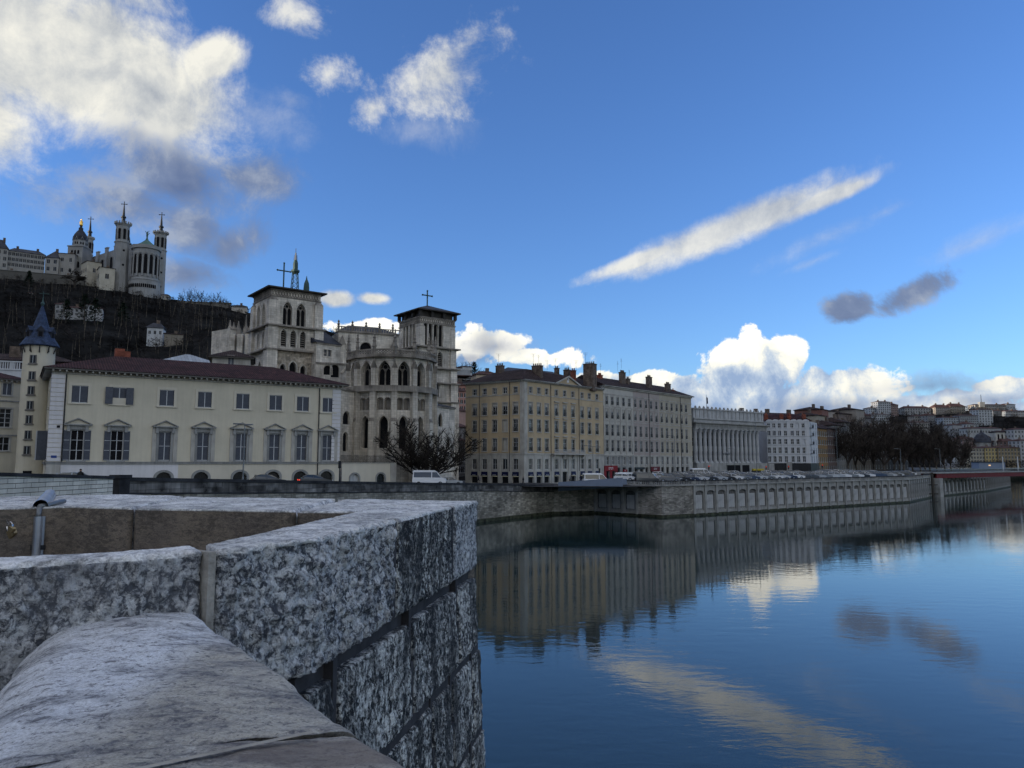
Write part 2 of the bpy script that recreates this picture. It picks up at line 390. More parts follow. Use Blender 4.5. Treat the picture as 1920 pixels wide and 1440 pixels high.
for fam, (rag, soft, op, kind) in FAM.items():
    M_ = None
    for ang, lst in CLOUDS[fam].items():
        th = R(ang); c_, s_ = math.cos(th), math.sin(th)
        if ang not in rots:
            if ang == 0: rots[ang] = P2
            else:
                q_ = nt.new('ShaderNodeCombineXYZ'); d1 = nt.new('ShaderNodeVectorMath', operation='DOT_PRODUCT'); d2_ = nt.new('ShaderNodeVectorMath', operation='DOT_PRODUCT')
                nt.link(P2, d1.inputs[0]); nt.link(P2, d2_.inputs[0]); d1.inputs[1].default_value = (c_, s_, 0); d2_.inputs[1].default_value = (-s_, c_, 0)
                nt.link(d1.outputs['Value'], q_.inputs[0]); nt.link(d2_.outputs['Value'], q_.inputs[1]); rots[ang] = q_.outputs[0]
        for (px, py, hw, hh) in lst:
            a, b = ray(px, py); v = Vector((a, 1, b)).normalized(); A_, E_ = math.atan2(v.x, v.y), math.asin(v.z)
            k_ = .95 / (FP * math.sqrt(1 + ((px - 960) / FP) ** 2 + ((720 - py) / FP) ** 2)); q = (v.x ** 2 + v.y ** 2) ** .5
            W_, H_ = hw * k_ / q, hh * k_
            ma = nt.new('ShaderNodeVectorMath', operation='MULTIPLY_ADD'); nt.link(rots[ang], ma.inputs[0]); ma.inputs[1].default_value = (1 / W_, 1 / H_, 0)
            ma.inputs[2].default_value = (-(A_ * c_ + E_ * s_) / W_, -(-A_ * s_ + E_ * c_) / H_, 0)
            dd = nt.new('ShaderNodeVectorMath', operation='DOT_PRODUCT'); nt.link(ma.outputs[0], dd.inputs[0]); nt.link(ma.outputs[0], dd.inputs[1])
            M_ = dd.outputs['Value'] if M_ is None else nt.math('MINIMUM', M_, dd.outputs['Value'])
    e = nt.math('SUBTRACT', 1.0, nt.math('SQRT', M_))
    z = nt.math('MULTIPLY_ADD', nn if kind != 'c' else puff, rag, e)
    if kind == 'c': z = nt.math('MULTIPLY_ADD', nn, 1.7, z)
    mr = nt.new('ShaderNodeMapRange', interpolation_type='SMOOTHSTEP'); nt.link(z, mr.inputs[0])
    mr.inputs[1].default_value = 0.1; mr.inputs[2].default_value = .1 + soft; mr.inputs[3].default_value = 0; mr.inputs[4].default_value = op
    chain[kind] = mr.outputs[0] if chain[kind] is None else nt.math('MAXIMUM', chain[kind], mr.outputs[0])
shade = nt.math('MULTIPLY_ADD', nt.math('SUBTRACT', n1, n2), 1.7, .66)
shade = nt.math('MULTIPLY_ADD', nt.math('SUBTRACT', nbig, .5), -1.5, shade, clamp=True)
white = nt.ramp(shade, [(0, srgb(165, 172, 182)), (.45, srgb(200, 203, 204)), (1, srgb(240, 238, 228))])
sh2 = nt.math('MULTIPLY_ADD', nt.math('SUBTRACT', n1, n2), 2.4, .42)
sh2 = nt.math('MULTIPLY_ADD', puff, .9, sh2)
lift = nt.math('MULTIPLY', nt.math('SUBTRACT', el, .10), 7.)
sh2 = nt.math('ADD', sh2, nt.math('MINIMUM', nt.math('MAXIMUM', lift, -.3), .4), clamp=True)
cumul = nt.ramp(sh2, [(0, srgb(140, 162, 194)), (.35, srgb(184, 197, 212)), (.7, srgb(240, 238, 226)), (1, srgb(255, 252, 240))])
grey = nt.ramp(shade, [(0, srgb(104, 120, 156)), (.6, srgb(130, 145, 176)), (1, srgb(172, 182, 200))])
K = 1 / (SKYK * 2 ** EXPO)
def gain(c, k):
    x = nt.new('ShaderNodeVectorMath', operation='SCALE'); nt.link(c, x.inputs[0]); x.inputs[3].default_value = k; return x.outputs[0]
tint = nt.new('ShaderNodeVectorMath', operation='MULTIPLY'); nt.link(sky.outputs[0], tint.inputs[0]); tint.inputs[1].default_value = SKYTINT
col = tint.outputs[0]
# broken bright cloud added overhead and behind the camera, unseen, as fill light
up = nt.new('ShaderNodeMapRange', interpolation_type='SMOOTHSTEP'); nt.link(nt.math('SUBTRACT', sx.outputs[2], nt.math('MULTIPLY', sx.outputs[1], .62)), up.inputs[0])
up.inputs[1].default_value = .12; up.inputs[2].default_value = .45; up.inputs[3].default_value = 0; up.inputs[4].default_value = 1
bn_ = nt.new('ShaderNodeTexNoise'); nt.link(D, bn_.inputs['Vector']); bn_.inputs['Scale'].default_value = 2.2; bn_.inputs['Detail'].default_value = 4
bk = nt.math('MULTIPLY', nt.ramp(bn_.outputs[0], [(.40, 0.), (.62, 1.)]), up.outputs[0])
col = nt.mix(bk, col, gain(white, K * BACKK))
col = nt.mix(chain['w'], col, gain(white, K * 1.05))
col = nt.mix(chain['c'], col, gain(cumul, K * 1.2))
col = nt.mix(chain['g'], col, gain(grey, K * .9))
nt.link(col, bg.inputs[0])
w.cycles.sampling_method = 'MANUAL'; w.cycles.sample_map_resolution = 512
sun = bpy.data.lights.new('sun', 'SUN'); sun.energy = 2.0; sun.angle = R(.5); sun.color = (1, .86, .68)
suno = bpy.data.objects.new('sun', sun); COL.objects.link(suno)
sd = Vector((math.sin(SUN_AZ) * math.cos(SUN_EL), math.cos(SUN_AZ) * math.cos(SUN_EL), math.sin(SUN_EL)))
suno.rotation_euler = sd.to_track_quat('Z', 'Y').to_euler(); suno.location = sd * 300
vs_ = sc.view_settings; vs_.view_transform = 'Standard'; vs_.look = 'None'; vs_.gamma = 1; vs_.exposure = EXPO; vs_.use_curve_mapping = False
cy = sc.cycles; cy.use_denoising = True; cy.max_bounces = 5; cy.diffuse_bounces = 3; cy.glossy_bounces = 3; cy.transmission_bounces = 2; cy.use_adaptive_sampling = True
cy.adaptive_threshold = .02; cy.sample_clamp_indirect = 5; cy.caustics_reflective = False; cy.caustics_refractive = False
# ---------------------------------------------------------------- palette
mat('light_stone', (.43, .41, .37), var=.2, vs=.5, streak=.35, grime=.15)
mat('grey_stone', (.30, .30, .29), var=.25, vs=.4, streak=.5, grime=.3)
mat('gothic_stone', (.66, .60, .515), var=.32, bc=.12, vs=.3, streak=.6, grime=.35, brick=(.9, .42, (.8, .78, .76)))
mat('gothic_trim', (.28, .25, .215), var=.4, vs=.6, streak=.6, grime=.55)
mat('patched_stone', (.50, .43, .34), var=.5, vs=1.1, streak=.4, grime=.3, brick=(1.1, .3, (.6, .55, .5)))
mat('cream_plaster', (.56, .51, .40), var=.08, vs=.25, streak=.12, bump=.1)
mat('cream_plaster_pale', (.58, .53, .43), var=.08, vs=.25, streak=.10, bump=.1)
mat('white_band', (.62, .60, .60), var=.07, vs=.4, streak=.15)
mat('quoin', (.50, .49, .47), var=.12, vs=.6, streak=.2, brick=(40, .62, (.35, .35, .35)))
mat('tan_plaster', (.45, .35, .225), var=.10, vs=.3, streak=.15)
mat('pale_plaster', (.48, .455, .41), var=.10, vs=.3, streak=.25)
mat('rose_plaster', (.38, .325, .30), var=.10, vs=.3, streak=.25)
mat('beige_plaster', (.40, .355, .28), var=.10, vs=.3, streak=.25)
mat('white_plaster', (.50, .51, .53), var=.08, vs=.3, streak=.2)
mat('wall_tint', (.5, .5, .5), var=.12, vs=.25, streak=.25, objcol=True)
mat('red_tile', (.055, .024, .026), var=.3, vs=.5, tile=.32, rough=.9)
mat('dark_tile', (.05, .034, .034), var=.3, vs=.5, tile=.32, rough=.9)
mat('far_tile', (.075, .042, .038), var=.4, vs=.3, rough=.9)
mat('slate', (.040, .062, .12), var=.35, vs=2., rough=.7, brick=(.3, .22, (.5, .5, .5)), spec=.2)
mat('slate_roof', (.035, .038, .05), var=.35, vs=.4, rough=.6)
mat('zinc', (.30, .33, .37), var=.15, vs=.8, rough=.45, metal=.3, brick=(.6, 30, (.5, .5, .5)))
mat('copper_green', (.09, .16, .14), var=.3, vs=1.)
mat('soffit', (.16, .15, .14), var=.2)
mat('pale_frame', (.45, .46, .47), var=.05, rough=.5)
mat('white_frame', (.62, .62, .62), var=.05, rough=.5)
mat('shutter', (.085, .092, .11), var=.12, vs=3., rough=.6)
mat('blue_shutter', (.07, .077, .095), var=.12, vs=3., rough=.6)
mat('dark_wood', (.05, .045, .04), var=.2, rough=.7)
mat('black_stone', (.035, .036, .04), var=.4, vs=.8, grime=.4)
mat('dark_metal', (.03, .032, .036), var=.1, rough=.45, metal=.3)
mat('grey_metal', (.16, .17, .18), var=.1, rough=.4, metal=.5)
mat('gold', (.85, .52, .12), var=.1, rough=.28, metal=.9)
mat('chimney', (.17, .13, .105), var=.35, vs=1.2, brick=(.5, .2, (.6, .6, .6)), grime=.5, streak=.5)
mat('brick_red', (.26, .085, .055), var=.25, vs=1., brick=(.4, .16, (.6, .6, .6)))
mat('iron', (.025, .03, .035), var=.1, rough=.5)
mat('verdigris_iron', (.05, .09, .085), var=.2, rough=.6)
mat('red_paint', (.12, .009, .010), var=.15, vs=1., rough=.6)
mat('shop_red', (.20, .016, .02), var=.1, rough=.6)
mat('maroon', (.11, .02, .025), var=.1, rough=.6)
mat('shop_navy', (.008, .011, .045), var=.1, rough=.5)
mat('shop_dark', (.02, .022, .026), var=.2, rough=.35)
mat('warm_sign', (.65, .60, .42), var=.05)
mat('sign_white', (.7, .7, .7), var=.03)
mat('blue_plate', (.03, .06, .22), var=.05, rough=.4)
mat('ramp_paint', (.17, .21, .285), var=.05, vs=.5, rough=.5, streak=.1)
mat('asphalt', (.05, .05, .052), var=.2, vs=2., bump=.2, bs=30.)
mat('pavement', (.20, .195, .185), var=.15, vs=1., bump=.1)
mat('bark', (.045, .038, .032), var=.3, vs=2., rough=.95)
mat('plane_bark', (.115, .10, .08), var=.5, vs=1.2, rough=.95)
mat('twig', (.040, .034, .030), spec=.05, var=.25, vs=.3, rough=1.)
mat('evergreen', (.016, .026, .017), spec=.05, var=.4, vs=.3, rough=1.)
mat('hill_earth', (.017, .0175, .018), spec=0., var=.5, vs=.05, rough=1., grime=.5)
mat('tyre', (.012, .012, .012), var=.1, rough=.8)
mat('car_glass', (.02, .03, .04), var=.05, rough=.06, spec=.9)
mat('chrome', (.5, .5, .52), var=.05, rough=.2, metal=.9)
mat('lamp_red', (.9, .06, .03), var=.02, emit=.45)
mat('lamp_warm', (1., .62, .3), var=.02, emit=.2)
mat('tail_off', (.18, .01, .01), var=.05, rough=.3)
mat('headlight', (.6, .62, .65), var=.05, rough=.15)
mat('paint', (.5, .5, .5), var=.03, rough=.28, objcol=True, spec=.6)
mat('cloth', (.05, .05, .06), var=.2, objcol=True)
mat('skin', (.38, .22, .16), var=.05)
mat('hair', (.03, .02, .015), var=.1)
mat('brass', (.35, .28, .16), var=.15, vs=30., rough=.35, metal=.8)
mat('steel', (.42, .45, .50), var=.12, vs=6., rough=.38, metal=.85)
mat('mortar', (.34, .32, .285), var=.25, vs=12., bump=.4, bs=60.)
mat('dark_joint', (.045, .045, .05), var=.3, vs=8.)
mat('quay_ashlar', (.62, .58, .50), var=.2, vs=.5, brick=(1.45, .31, (.2, .2, .2)), streak=.3, grime=.15, bc=.1)
mat('quay_concrete', (.15, .145, .14), var=.6, vs=.7, bc=.35, streak=.75, grime=.5, brick=(2.4, .55, (.85, .85, .85)))
mat('quay_blocks', (.33, .31, .265), var=.4, vs=.3, bc=.32, brick=(.75, .3, (.6, .6, .6)), streak=.55, grime=.5, bump=.5)
mat('quay_rubble', (.33, .31, .28), var=.35, vs=.5, bc=.3, brick=(.7, .22, (.5, .5, .5)), streak=.35, grime=.4)
mat('quay_panel', (.40, .40, .40), var=.18, vs=.5, streak=.3)
mat('quay_frame', (.33, .325, .31), var=.2, vs=.6, streak=.6, grime=.3)
mat('algae', (.05, .055, .035), var=.6, vs=1.2, grime=.5, rough=.7)
# glass: dark room behind a reflecting pane
m, g, p = newmat('glass'); MATS['glass'] = m
oi = g.new('ShaderNodeObjectInfo'); rr = g.ramp(oi.outputs['Random'], [(0, (.010, .012, .015)), (.6, (.025, .028, .032)), (.8, (.10, .11, .115)), (1., (.20, .21, .21))], 'CONSTANT')
t = g.new('ShaderNodeTexCoord'); nz = g.noise(t.outputs['Object'], .8, 2)
g.link(g.mix(1., rr, g.ramp(nz, [(.3, .6), (.7, 1.3)]), 'MULTIPLY'), p.inputs['Base Color']); p.inputs['Roughness'].default_value = .08; p.inputs['Specular IOR Level'].default_value = .6
g.link(g.bump(g.noise(t.outputs['Object'], .7, 2), .25, .05), p.inputs['Normal'])
m, g, p = newmat('dark_glass'); MATS['dark_glass'] = m
p.inputs['Base Color'].default_value = (.010, .011, .014, 1); p.inputs['Roughness'].default_value = .3; p.inputs['Specular IOR Level'].default_value = .25
mat('void', (.008, .008, .01), var=.1)
# river
m, g, p = newmat('river_water'); MATS['water'] = m
t = g.new('ShaderNodeTexCoord'); ob = t.outputs['Object']
p.inputs['Base Color'].default_value = (.012, .026, .028, 1); p.inputs['Roughness'].default_value = .015; p.inputs['IOR'].default_value = 1.42
a = g.noise(g.mapping(ob, (.55, 1.1, 1), (0, 0, R(12))), 1.0, 4, .5, .4)
b = g.noise(g.mapping(ob, (2.2, 4.2, 1), (0, 0, R(-8))), 1.0, 3, .55, .2)
c = g.noise(g.mapping(ob, (.03, .06, 1)), 1.0, 3, .5)
amp = g.ramp(c, [(.35, .25), (.65, 1.)])
h = g.math('ADD', g.math('MULTIPLY', a, 1.0), g.math('MULTIPLY', b, .22))
bn = g.new('ShaderNodeBump'); bn.inputs['Distance'].default_value = .015; g.link(h, bn.inputs['Height']); g.link(g.math('MULTIPLY', amp, .9), bn.inputs['Strength'])
g.link(bn.outputs[0], p.inputs['Normal'])
# ---------------------------------------------------------------- river, ground, hills
def struct(o): o['kind'] = 'structure'; return o
mb = MB(); mb.poly([(-400, -1200, 0), (2600, -1200, 0), (2600, 2600, 0), (-400, 2600, 0)])
struct(mb.obj('river', MATS['water']))
QUAY = [(-31.8, -60), (-31.8, 30), (-31.6, 62), (-5.5, 127), (8.1, 146.6)]                        # left stretch, top slopes down to the ramp
RAMP = [(8.1, 146.6), (16.5, 150), (27.4, 138)]
PARK = [(27.4, 138), (33.6, 142), (66, 165.5), (100, 190), (123, 220), (165, 262), (205, 310), (238, 360), (262, 430), (285, 520)]
FAR = [(285, 520), (400, 575), (900, 640), (2400, 700)]
GZ = {0: 7.9, 1: 7.8, 2: 7.7, 3: 6.2, 4: 5.1}
edge = [(x, y, GZ.get(i, 5.6)) for i, (x, y) in enumerate(QUAY)] + [(x, y, 5.6) for x, y in RAMP[1:]] + [(x, y, 6.05) for x, y in PARK[1:]] + [(x, y, 6.) for x, y in FAR[1:]]
mb = MB()
for a, b in zip(edge, edge[1:]):
    fa = (-3000, a[1], max(a[2], 5.6)); fb = (-3000, b[1], max(b[2], 5.6))
    if b[1] > 141: fa = (a[0] - 250, 900, 6) if a[0] > 20 else (-600, 900, 6); fb = (b[0] - 250, 900, 6) if b[0] > 20 else (-600, 900, 6)
    mb.poly([(a[0] - .25, a[1] + .1, a[2]), (b[0] - .25, b[1] + .1, b[2]), fb, fa])
mb.poly([(-3000, -60, 7.9), (-3000, 900, 6), (-600, 900, 6), (-600, 100, 6)])
mb.poly([(-3000, 890, 5.9), (2600, 890, 5.9), (2600, 4000, 5.9), (-3000, 4000, 5.9)])
mb.poly([(-3000, -1200, 7.8), (-31.8, -1200, 7.8), (-31.8, -60, 7.8), (-3000, -60, 7.8)])
struct(mb.obj('ground', MATS['asphalt']))
def interp(x, pts):
    if x <= pts[0][0]: return pts[0][1]
    for (a, b), (c, d) in zip(pts, pts[1:]):
        if x <= c: return b + (d - b) * (x - a) / (c - a)
    return pts[-1][1]
SKY1 = [(-300, 520), (0, 508), (60, 520), (110, 524), (165, 532), (250, 548), (300, 560), (400, 572), (470, 590), (600, 618), (700, 650), (760, 662), (870, 700), (940, 722), (1100, 780), (1300, 830)]
def hill1_ridge(px): return zat(interp(px, SKY1), 560)
def hill1(px, d):
    """height of the left hill at forward distance d (metres) in column px"""
    zr = max(hill1_ridge(px), 8); s = (d - 215) / (560 - 215)
    if s <= 0: return 5.4
    n_ = noise.noise(Vector((px * .012, d * .012, 0))) * 5 + noise.noise(Vector((px * .04, d * .04, 3))) * 2
    if s < 1: return 5.4 + (zr - 5.4) * (s ** .92) + n_ * min(1, s * 3) * (1 - s)
    return zr - (d - 560) * .05
mb = MB(); cols = []
pxs = list(range(-300, 1321, 18))
for px in pxs:
    k = ray(px, 866)[0]; cols.append([mb.V((k * d * (1 if d < 1e9 else 1), d, hill1(px, d))) for d in [200 + 15 * i for i in range(25)] + [600, 700, 900]])
for a, b in zip(cols, cols[1:]):
    for i in range(len(a) - 1): mb.f.append([a[i], b[i], b[i + 1], a[i + 1]]); mb.m.append(0)
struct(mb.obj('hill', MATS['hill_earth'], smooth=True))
# hill carried on unseen past the left edge, raised there to block the low sun
mb = MB(); ys = list(range(-1200, 1500, 60)); rows = []
for y in ys:
    r_ = []
    for i in range(16):
        x = -340 - i * 35; s = i / 8
        z = 8 + 200 * (s if s < 1 else 1) ** .8 + max(0, s - 1) * 100 + 6 * noise.noise(Vector((x * .01, y * .01, 0)))
        r_.append(mb.V((x - max(0, y) * .38, y, z if i else 5)))
    rows.append(r_)
for a, b in zip(rows, rows[1:]):
    for i in range(15): mb.f.append([a[i], a[i + 1], b[i + 1], b[i]]); mb.m.append(0)
struct(mb.obj('sun_block_ridge', MATS['hill_earth'], smooth=True))
SKY2 = [(1300, 790), (1500, 778), (1560, 782), (1640, 776), (1700, 772), (1800, 768), (1880, 768), (2000, 770), (2200, 800)]
def hill2(px, d):
    zr = zat(interp(px, SKY2), 900); s = (d - 625) / (900 - 625)
    if s <= 0: return 5.
    return 6 + (zr - 6) * min(1, s) ** .9 if s < 1 else zr - (d - 900) * .03
mb = MB(); cols = []
for px in range(1250, 2300, 30):
    k = ray(px, 866)[0]; cols.append([mb.V((k * d, d, hill2(px, d))) for d in [530 + 24 * i for i in range(17)] + [1000, 1300]])
for a, b in zip(cols, cols[1:]):
    for i in range(len(a) - 1): mb.f.append([a[i], b[i], b[i + 1], a[i + 1]]); mb.m.append(0)
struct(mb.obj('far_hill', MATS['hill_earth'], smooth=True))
# ---------------------------------------------------------------- foreground: bridge parapet of hewn stone
def hewn(name, dark, light, stain, rough_bump=1., scale=1., streaky=0., bigk=.45, sh=0.):
    m, g, p = newmat(name); MATS[name] = m
    t = g.new('ShaderNodeTexCoord'); ob = t.outputs['Object']
    mp = g.mapping(ob, (1, 1, .75), (R(20), R(25), 0))
    flakes = g.new('ShaderNodeTexVoronoi', feature='F1'); g.link(mp, flakes.inputs['Vector']); flakes.inputs['Scale'].default_value = 30 * scale
    flakes.inputs['Detail'].default_value = 2; flakes.inputs['Randomness'].default_value = 1
    dn = g.new('ShaderNodeTexNoise'); g.link(ob, dn.inputs['Vector']); dn.inputs['Scale'].default_value = 26 * scale; dn.inputs['Detail'].default_value = 3
    # warp the flakes so their edges break up
    ws = g.new('ShaderNodeVectorMath', operation='MULTIPLY_ADD'); g.link(dn.outputs['Color'], ws.inputs[0]); ws.inputs[1].default_value = (.06 / scale,) * 3; g.link(mp, ws.inputs[2])
    g.link(ws.outputs[0], flakes.inputs['Vector'])
    fl = g.noise(ws.outputs[0], 17 * scale, 7, .62, .6)
    chips = g.noise(mp, 46 * scale, 5, .62, 1.4)
    fine = g.noise(ob, 240, 4, .7)
    bigs = g.noise(ob, 2.6, 4, .6)
    cell = g.new('ShaderNodeSeparateColor'); g.link(flakes.outputs['Color'], cell.inputs[0])
    f2 = g.new('ShaderNodeTexVoronoi', feature='F1'); ws2 = g.new('ShaderNodeVectorMath', operation='MULTIPLY_ADD'); g.link(dn.outputs['Color'], ws2.inputs[0]); ws2.inputs[1].default_value = (.05 / scale,) * 3; g.link(mp, ws2.inputs[2]); g.link(ws2.outputs[0], f2.inputs['Vector']); f2.inputs['Scale'].default_value = 62 * scale; c2 = g.new('ShaderNodeSeparateColor'); g.link(f2.outputs['Color'], c2.inputs[0])
    step_ = g.math('ADD', g.math('MULTIPLY', g.math('SUBTRACT', cell.outputs[0], .5), .30), g.math('MULTIPLY', g.math('SUBTRACT', c2.outputs[0], .5), .26))
    h = g.math('ADD', g.math('ADD', g.math('MULTIPLY', fl, .8), step_), g.math('ADD', g.math('MULTIPLY', chips, .5), g.math('MULTIPLY', g.math('SUBTRACT', 1., flakes.outputs['Distance']), .35)))
    tool = g.noise(g.mapping(ob, (9, 9, 34), (R(38), R(-38), 0)), 1.0, 5, .65, .8); h = g.math('MULTIPLY_ADD', g.math('SUBTRACT', tool, .5), .7, h)
    v = g.math('ADD', g.math('MULTIPLY', h, .9), g.math('MULTIPLY', g.math('SUBTRACT', bigs, .5), bigk))
    v = g.math('ADD', v, g.math('MULTIPLY', g.math('SUBTRACT', fine, .5), .35))
    v = g.math('MULTIPLY_ADD', g.math('SUBTRACT', g.noise(ob, 90 * scale, 5, .7), .5), .55, v)
    c = g.ramp(v, [(.52 + sh, dark), (.68 + sh, tuple((a * .62 + b * .38) for a, b in zip(dark, light))), (.80 + sh, tuple((a * .3 + b * .7) for a, b in zip(dark, light))), (.97, light)])
    if streaky:
        s1 = g.noise(g.mapping(ob, (7, 7, .9)), 1.0, 5, .6)
        sf = g.ramp(s1, [(.47, 0.), (.60, streaky)])
        c = g.mix(sf, c, stain)
    else:
        sf = g.ramp(g.noise(ob, 1.7, 5, .6), [(.52, 0.), (.7, .6)]); c = g.mix(sf, c, stain)
    g.link(c, p.inputs['Base Color']); p.inputs['Roughness'].default_value = .82; p.inputs['Specular IOR Level'].default_value = .3
    n_ = g.bump(h, .9 * rough_bump, .018 / scale); n_ = g.bump(fine, .35, .003, n_); g.link(n_, p.inputs['Normal'])
    return m
hewn('hewn_stone', (.06, .067, .082), (.64, .65, .66), (.16, .165, .18), 1.2, 1.15)
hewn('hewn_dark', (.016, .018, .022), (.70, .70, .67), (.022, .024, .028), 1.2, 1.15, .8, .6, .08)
def smoothstone(name, a, b, spot, stretch=(1, 1, 1), lo=.42, hi=.62, k=1.):
    m, g, p = newmat(name); MATS[name] = m
    t = g.new('ShaderNodeTexCoord'); ob = t.outputs['Object']
    big = g.noise(g.mapping(ob, stretch), 2.4, 4, .6, .3); mid = g.noise(g.mapping(ob, stretch), 22, 6, .68, .8); fine = g.noise(ob, 150, 4, .75); pit = g.noise(g.mapping(ob, stretch), 75, 5, .7, .5)
    c = g.mix(g.ramp(big, [(lo, 0.), (hi, 1.)]), a, b)
    v = g.math('ADD', g.math('MULTIPLY', mid, .55), g.math('ADD', g.math('MULTIPLY', pit, .3), g.math('MULTIPLY', g.noise(ob, 5, 3, .5), .3)))
    c = g.mix(g.ramp(v, [(.50, .85 * k), (.56, .45 * k), (.63, 0.)]), c, spot)
    c = g.mix(1., c, g.ramp(fine, [(.3, .72), (.7, 1.22)]), 'MULTIPLY')
    g.link(c, p.inputs['Base Color']); p.inputs['Roughness'].default_value = .8; p.inputs['Specular IOR Level'].default_value = .3
    n_ = g.bump(v, .7, .010); n_ = g.bump(fine, .5, .003, n_); g.link(n_, p.inputs['Normal'])
    return m
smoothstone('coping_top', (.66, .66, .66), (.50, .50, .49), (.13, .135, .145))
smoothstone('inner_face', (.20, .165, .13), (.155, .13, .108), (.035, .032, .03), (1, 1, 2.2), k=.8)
# worn slab the camera leans on: pale flank, brown crown, dark lichen, rust-brown patch
m, g, p = newmat('worn_slab'); MATS['worn_slab'] = m
t = g.new('ShaderNodeTexCoord'); ob = t.outputs['Object']
big = g.noise(g.mapping(ob, (1, 1, 1), (0, 0, R(35))), 3.2, 5, .62, .4); mid = g.noise(g.mapping(ob, (1, 1.9, 1), (0, 0, R(-30))), 24, 9, .78, .6); fine = g.noise(ob, 170, 5, .75); low = g.noise(g.mapping(ob, (1, 1.8, 1), (0, 0, R(-40)), (.3, .1, 0)), 4.5, 4, .6, .3)
sp = g.new('ShaderNodeSeparateXYZ'); g.link(ob, sp.inputs[0])
ex = g.math('ADD', sp.outputs[0], g.math('MULTIPLY', g.math('SUBTRACT', big, .5), .35))
c = g.mix(g.ramp(ex, [(-.36, 0.), (.16, 1.)]), (.64, .66, .70), (.42, .40, .355))
c = g.mix(g.ramp(g.math('ADD', sp.outputs[1], g.math('MULTIPLY', g.math('SUBTRACT', big, .5), .4)), [(-.02, .85), (.12, 0.)]), c, (.58, .60, .65))
c = g.mix(g.math('MULTIPLY', g.ramp(low, [(.46, 0.), (.62, .9)]), g.ramp(mid, [(.42, 1.), (.62, .25)])), c, (.10, .105, .125))
c = g.mix(g.ramp(mid, [(.38, .85), (.47, 0.)]), c, (.10, .10, .115))
c = g.mix(g.ramp(mid, [(.56, 0.), (.68, .5)]), c, (.66, .66, .66))
pit_ = g.noise(ob, 62, 7, .75)
c = g.mix(g.ramp(pit_, [(.37, .9), (.45, 0.)]), c, (.085, .085, .10))
c = g.mix(1., c, g.ramp(fine, [(.3, .6), (.7, 1.32)]), 'MULTIPLY')
# one rust-brown patch near the joint
px_ = g.new('ShaderNodeVectorMath', operation='DISTANCE'); g.link(g.mapping(ob, (1, 1.9, .0), (0, 0, 0)), px_.inputs[0]); SLABPATCH = px_
pr = g.math('ADD', px_.outputs['Value'], g.math('MULTIPLY', g.math('SUBTRACT', big, .5), .25))
c = g.mix(g.ramp(pr, [(.10, .7), (.2, 0.)]), c, (.15, .12, .105))
g.link(c, p.inputs['Base Color']); p.inputs['Roughness'].default_value = .78; p.inputs['Specular IOR Level'].default_value = .3
n_ = g.bump(mid, .7, .010); n_ = g.bump(pit_, .7, .006, n_); n_ = g.bump(fine, .7, .003, n_); g.link(n_, p.inputs['Normal'])

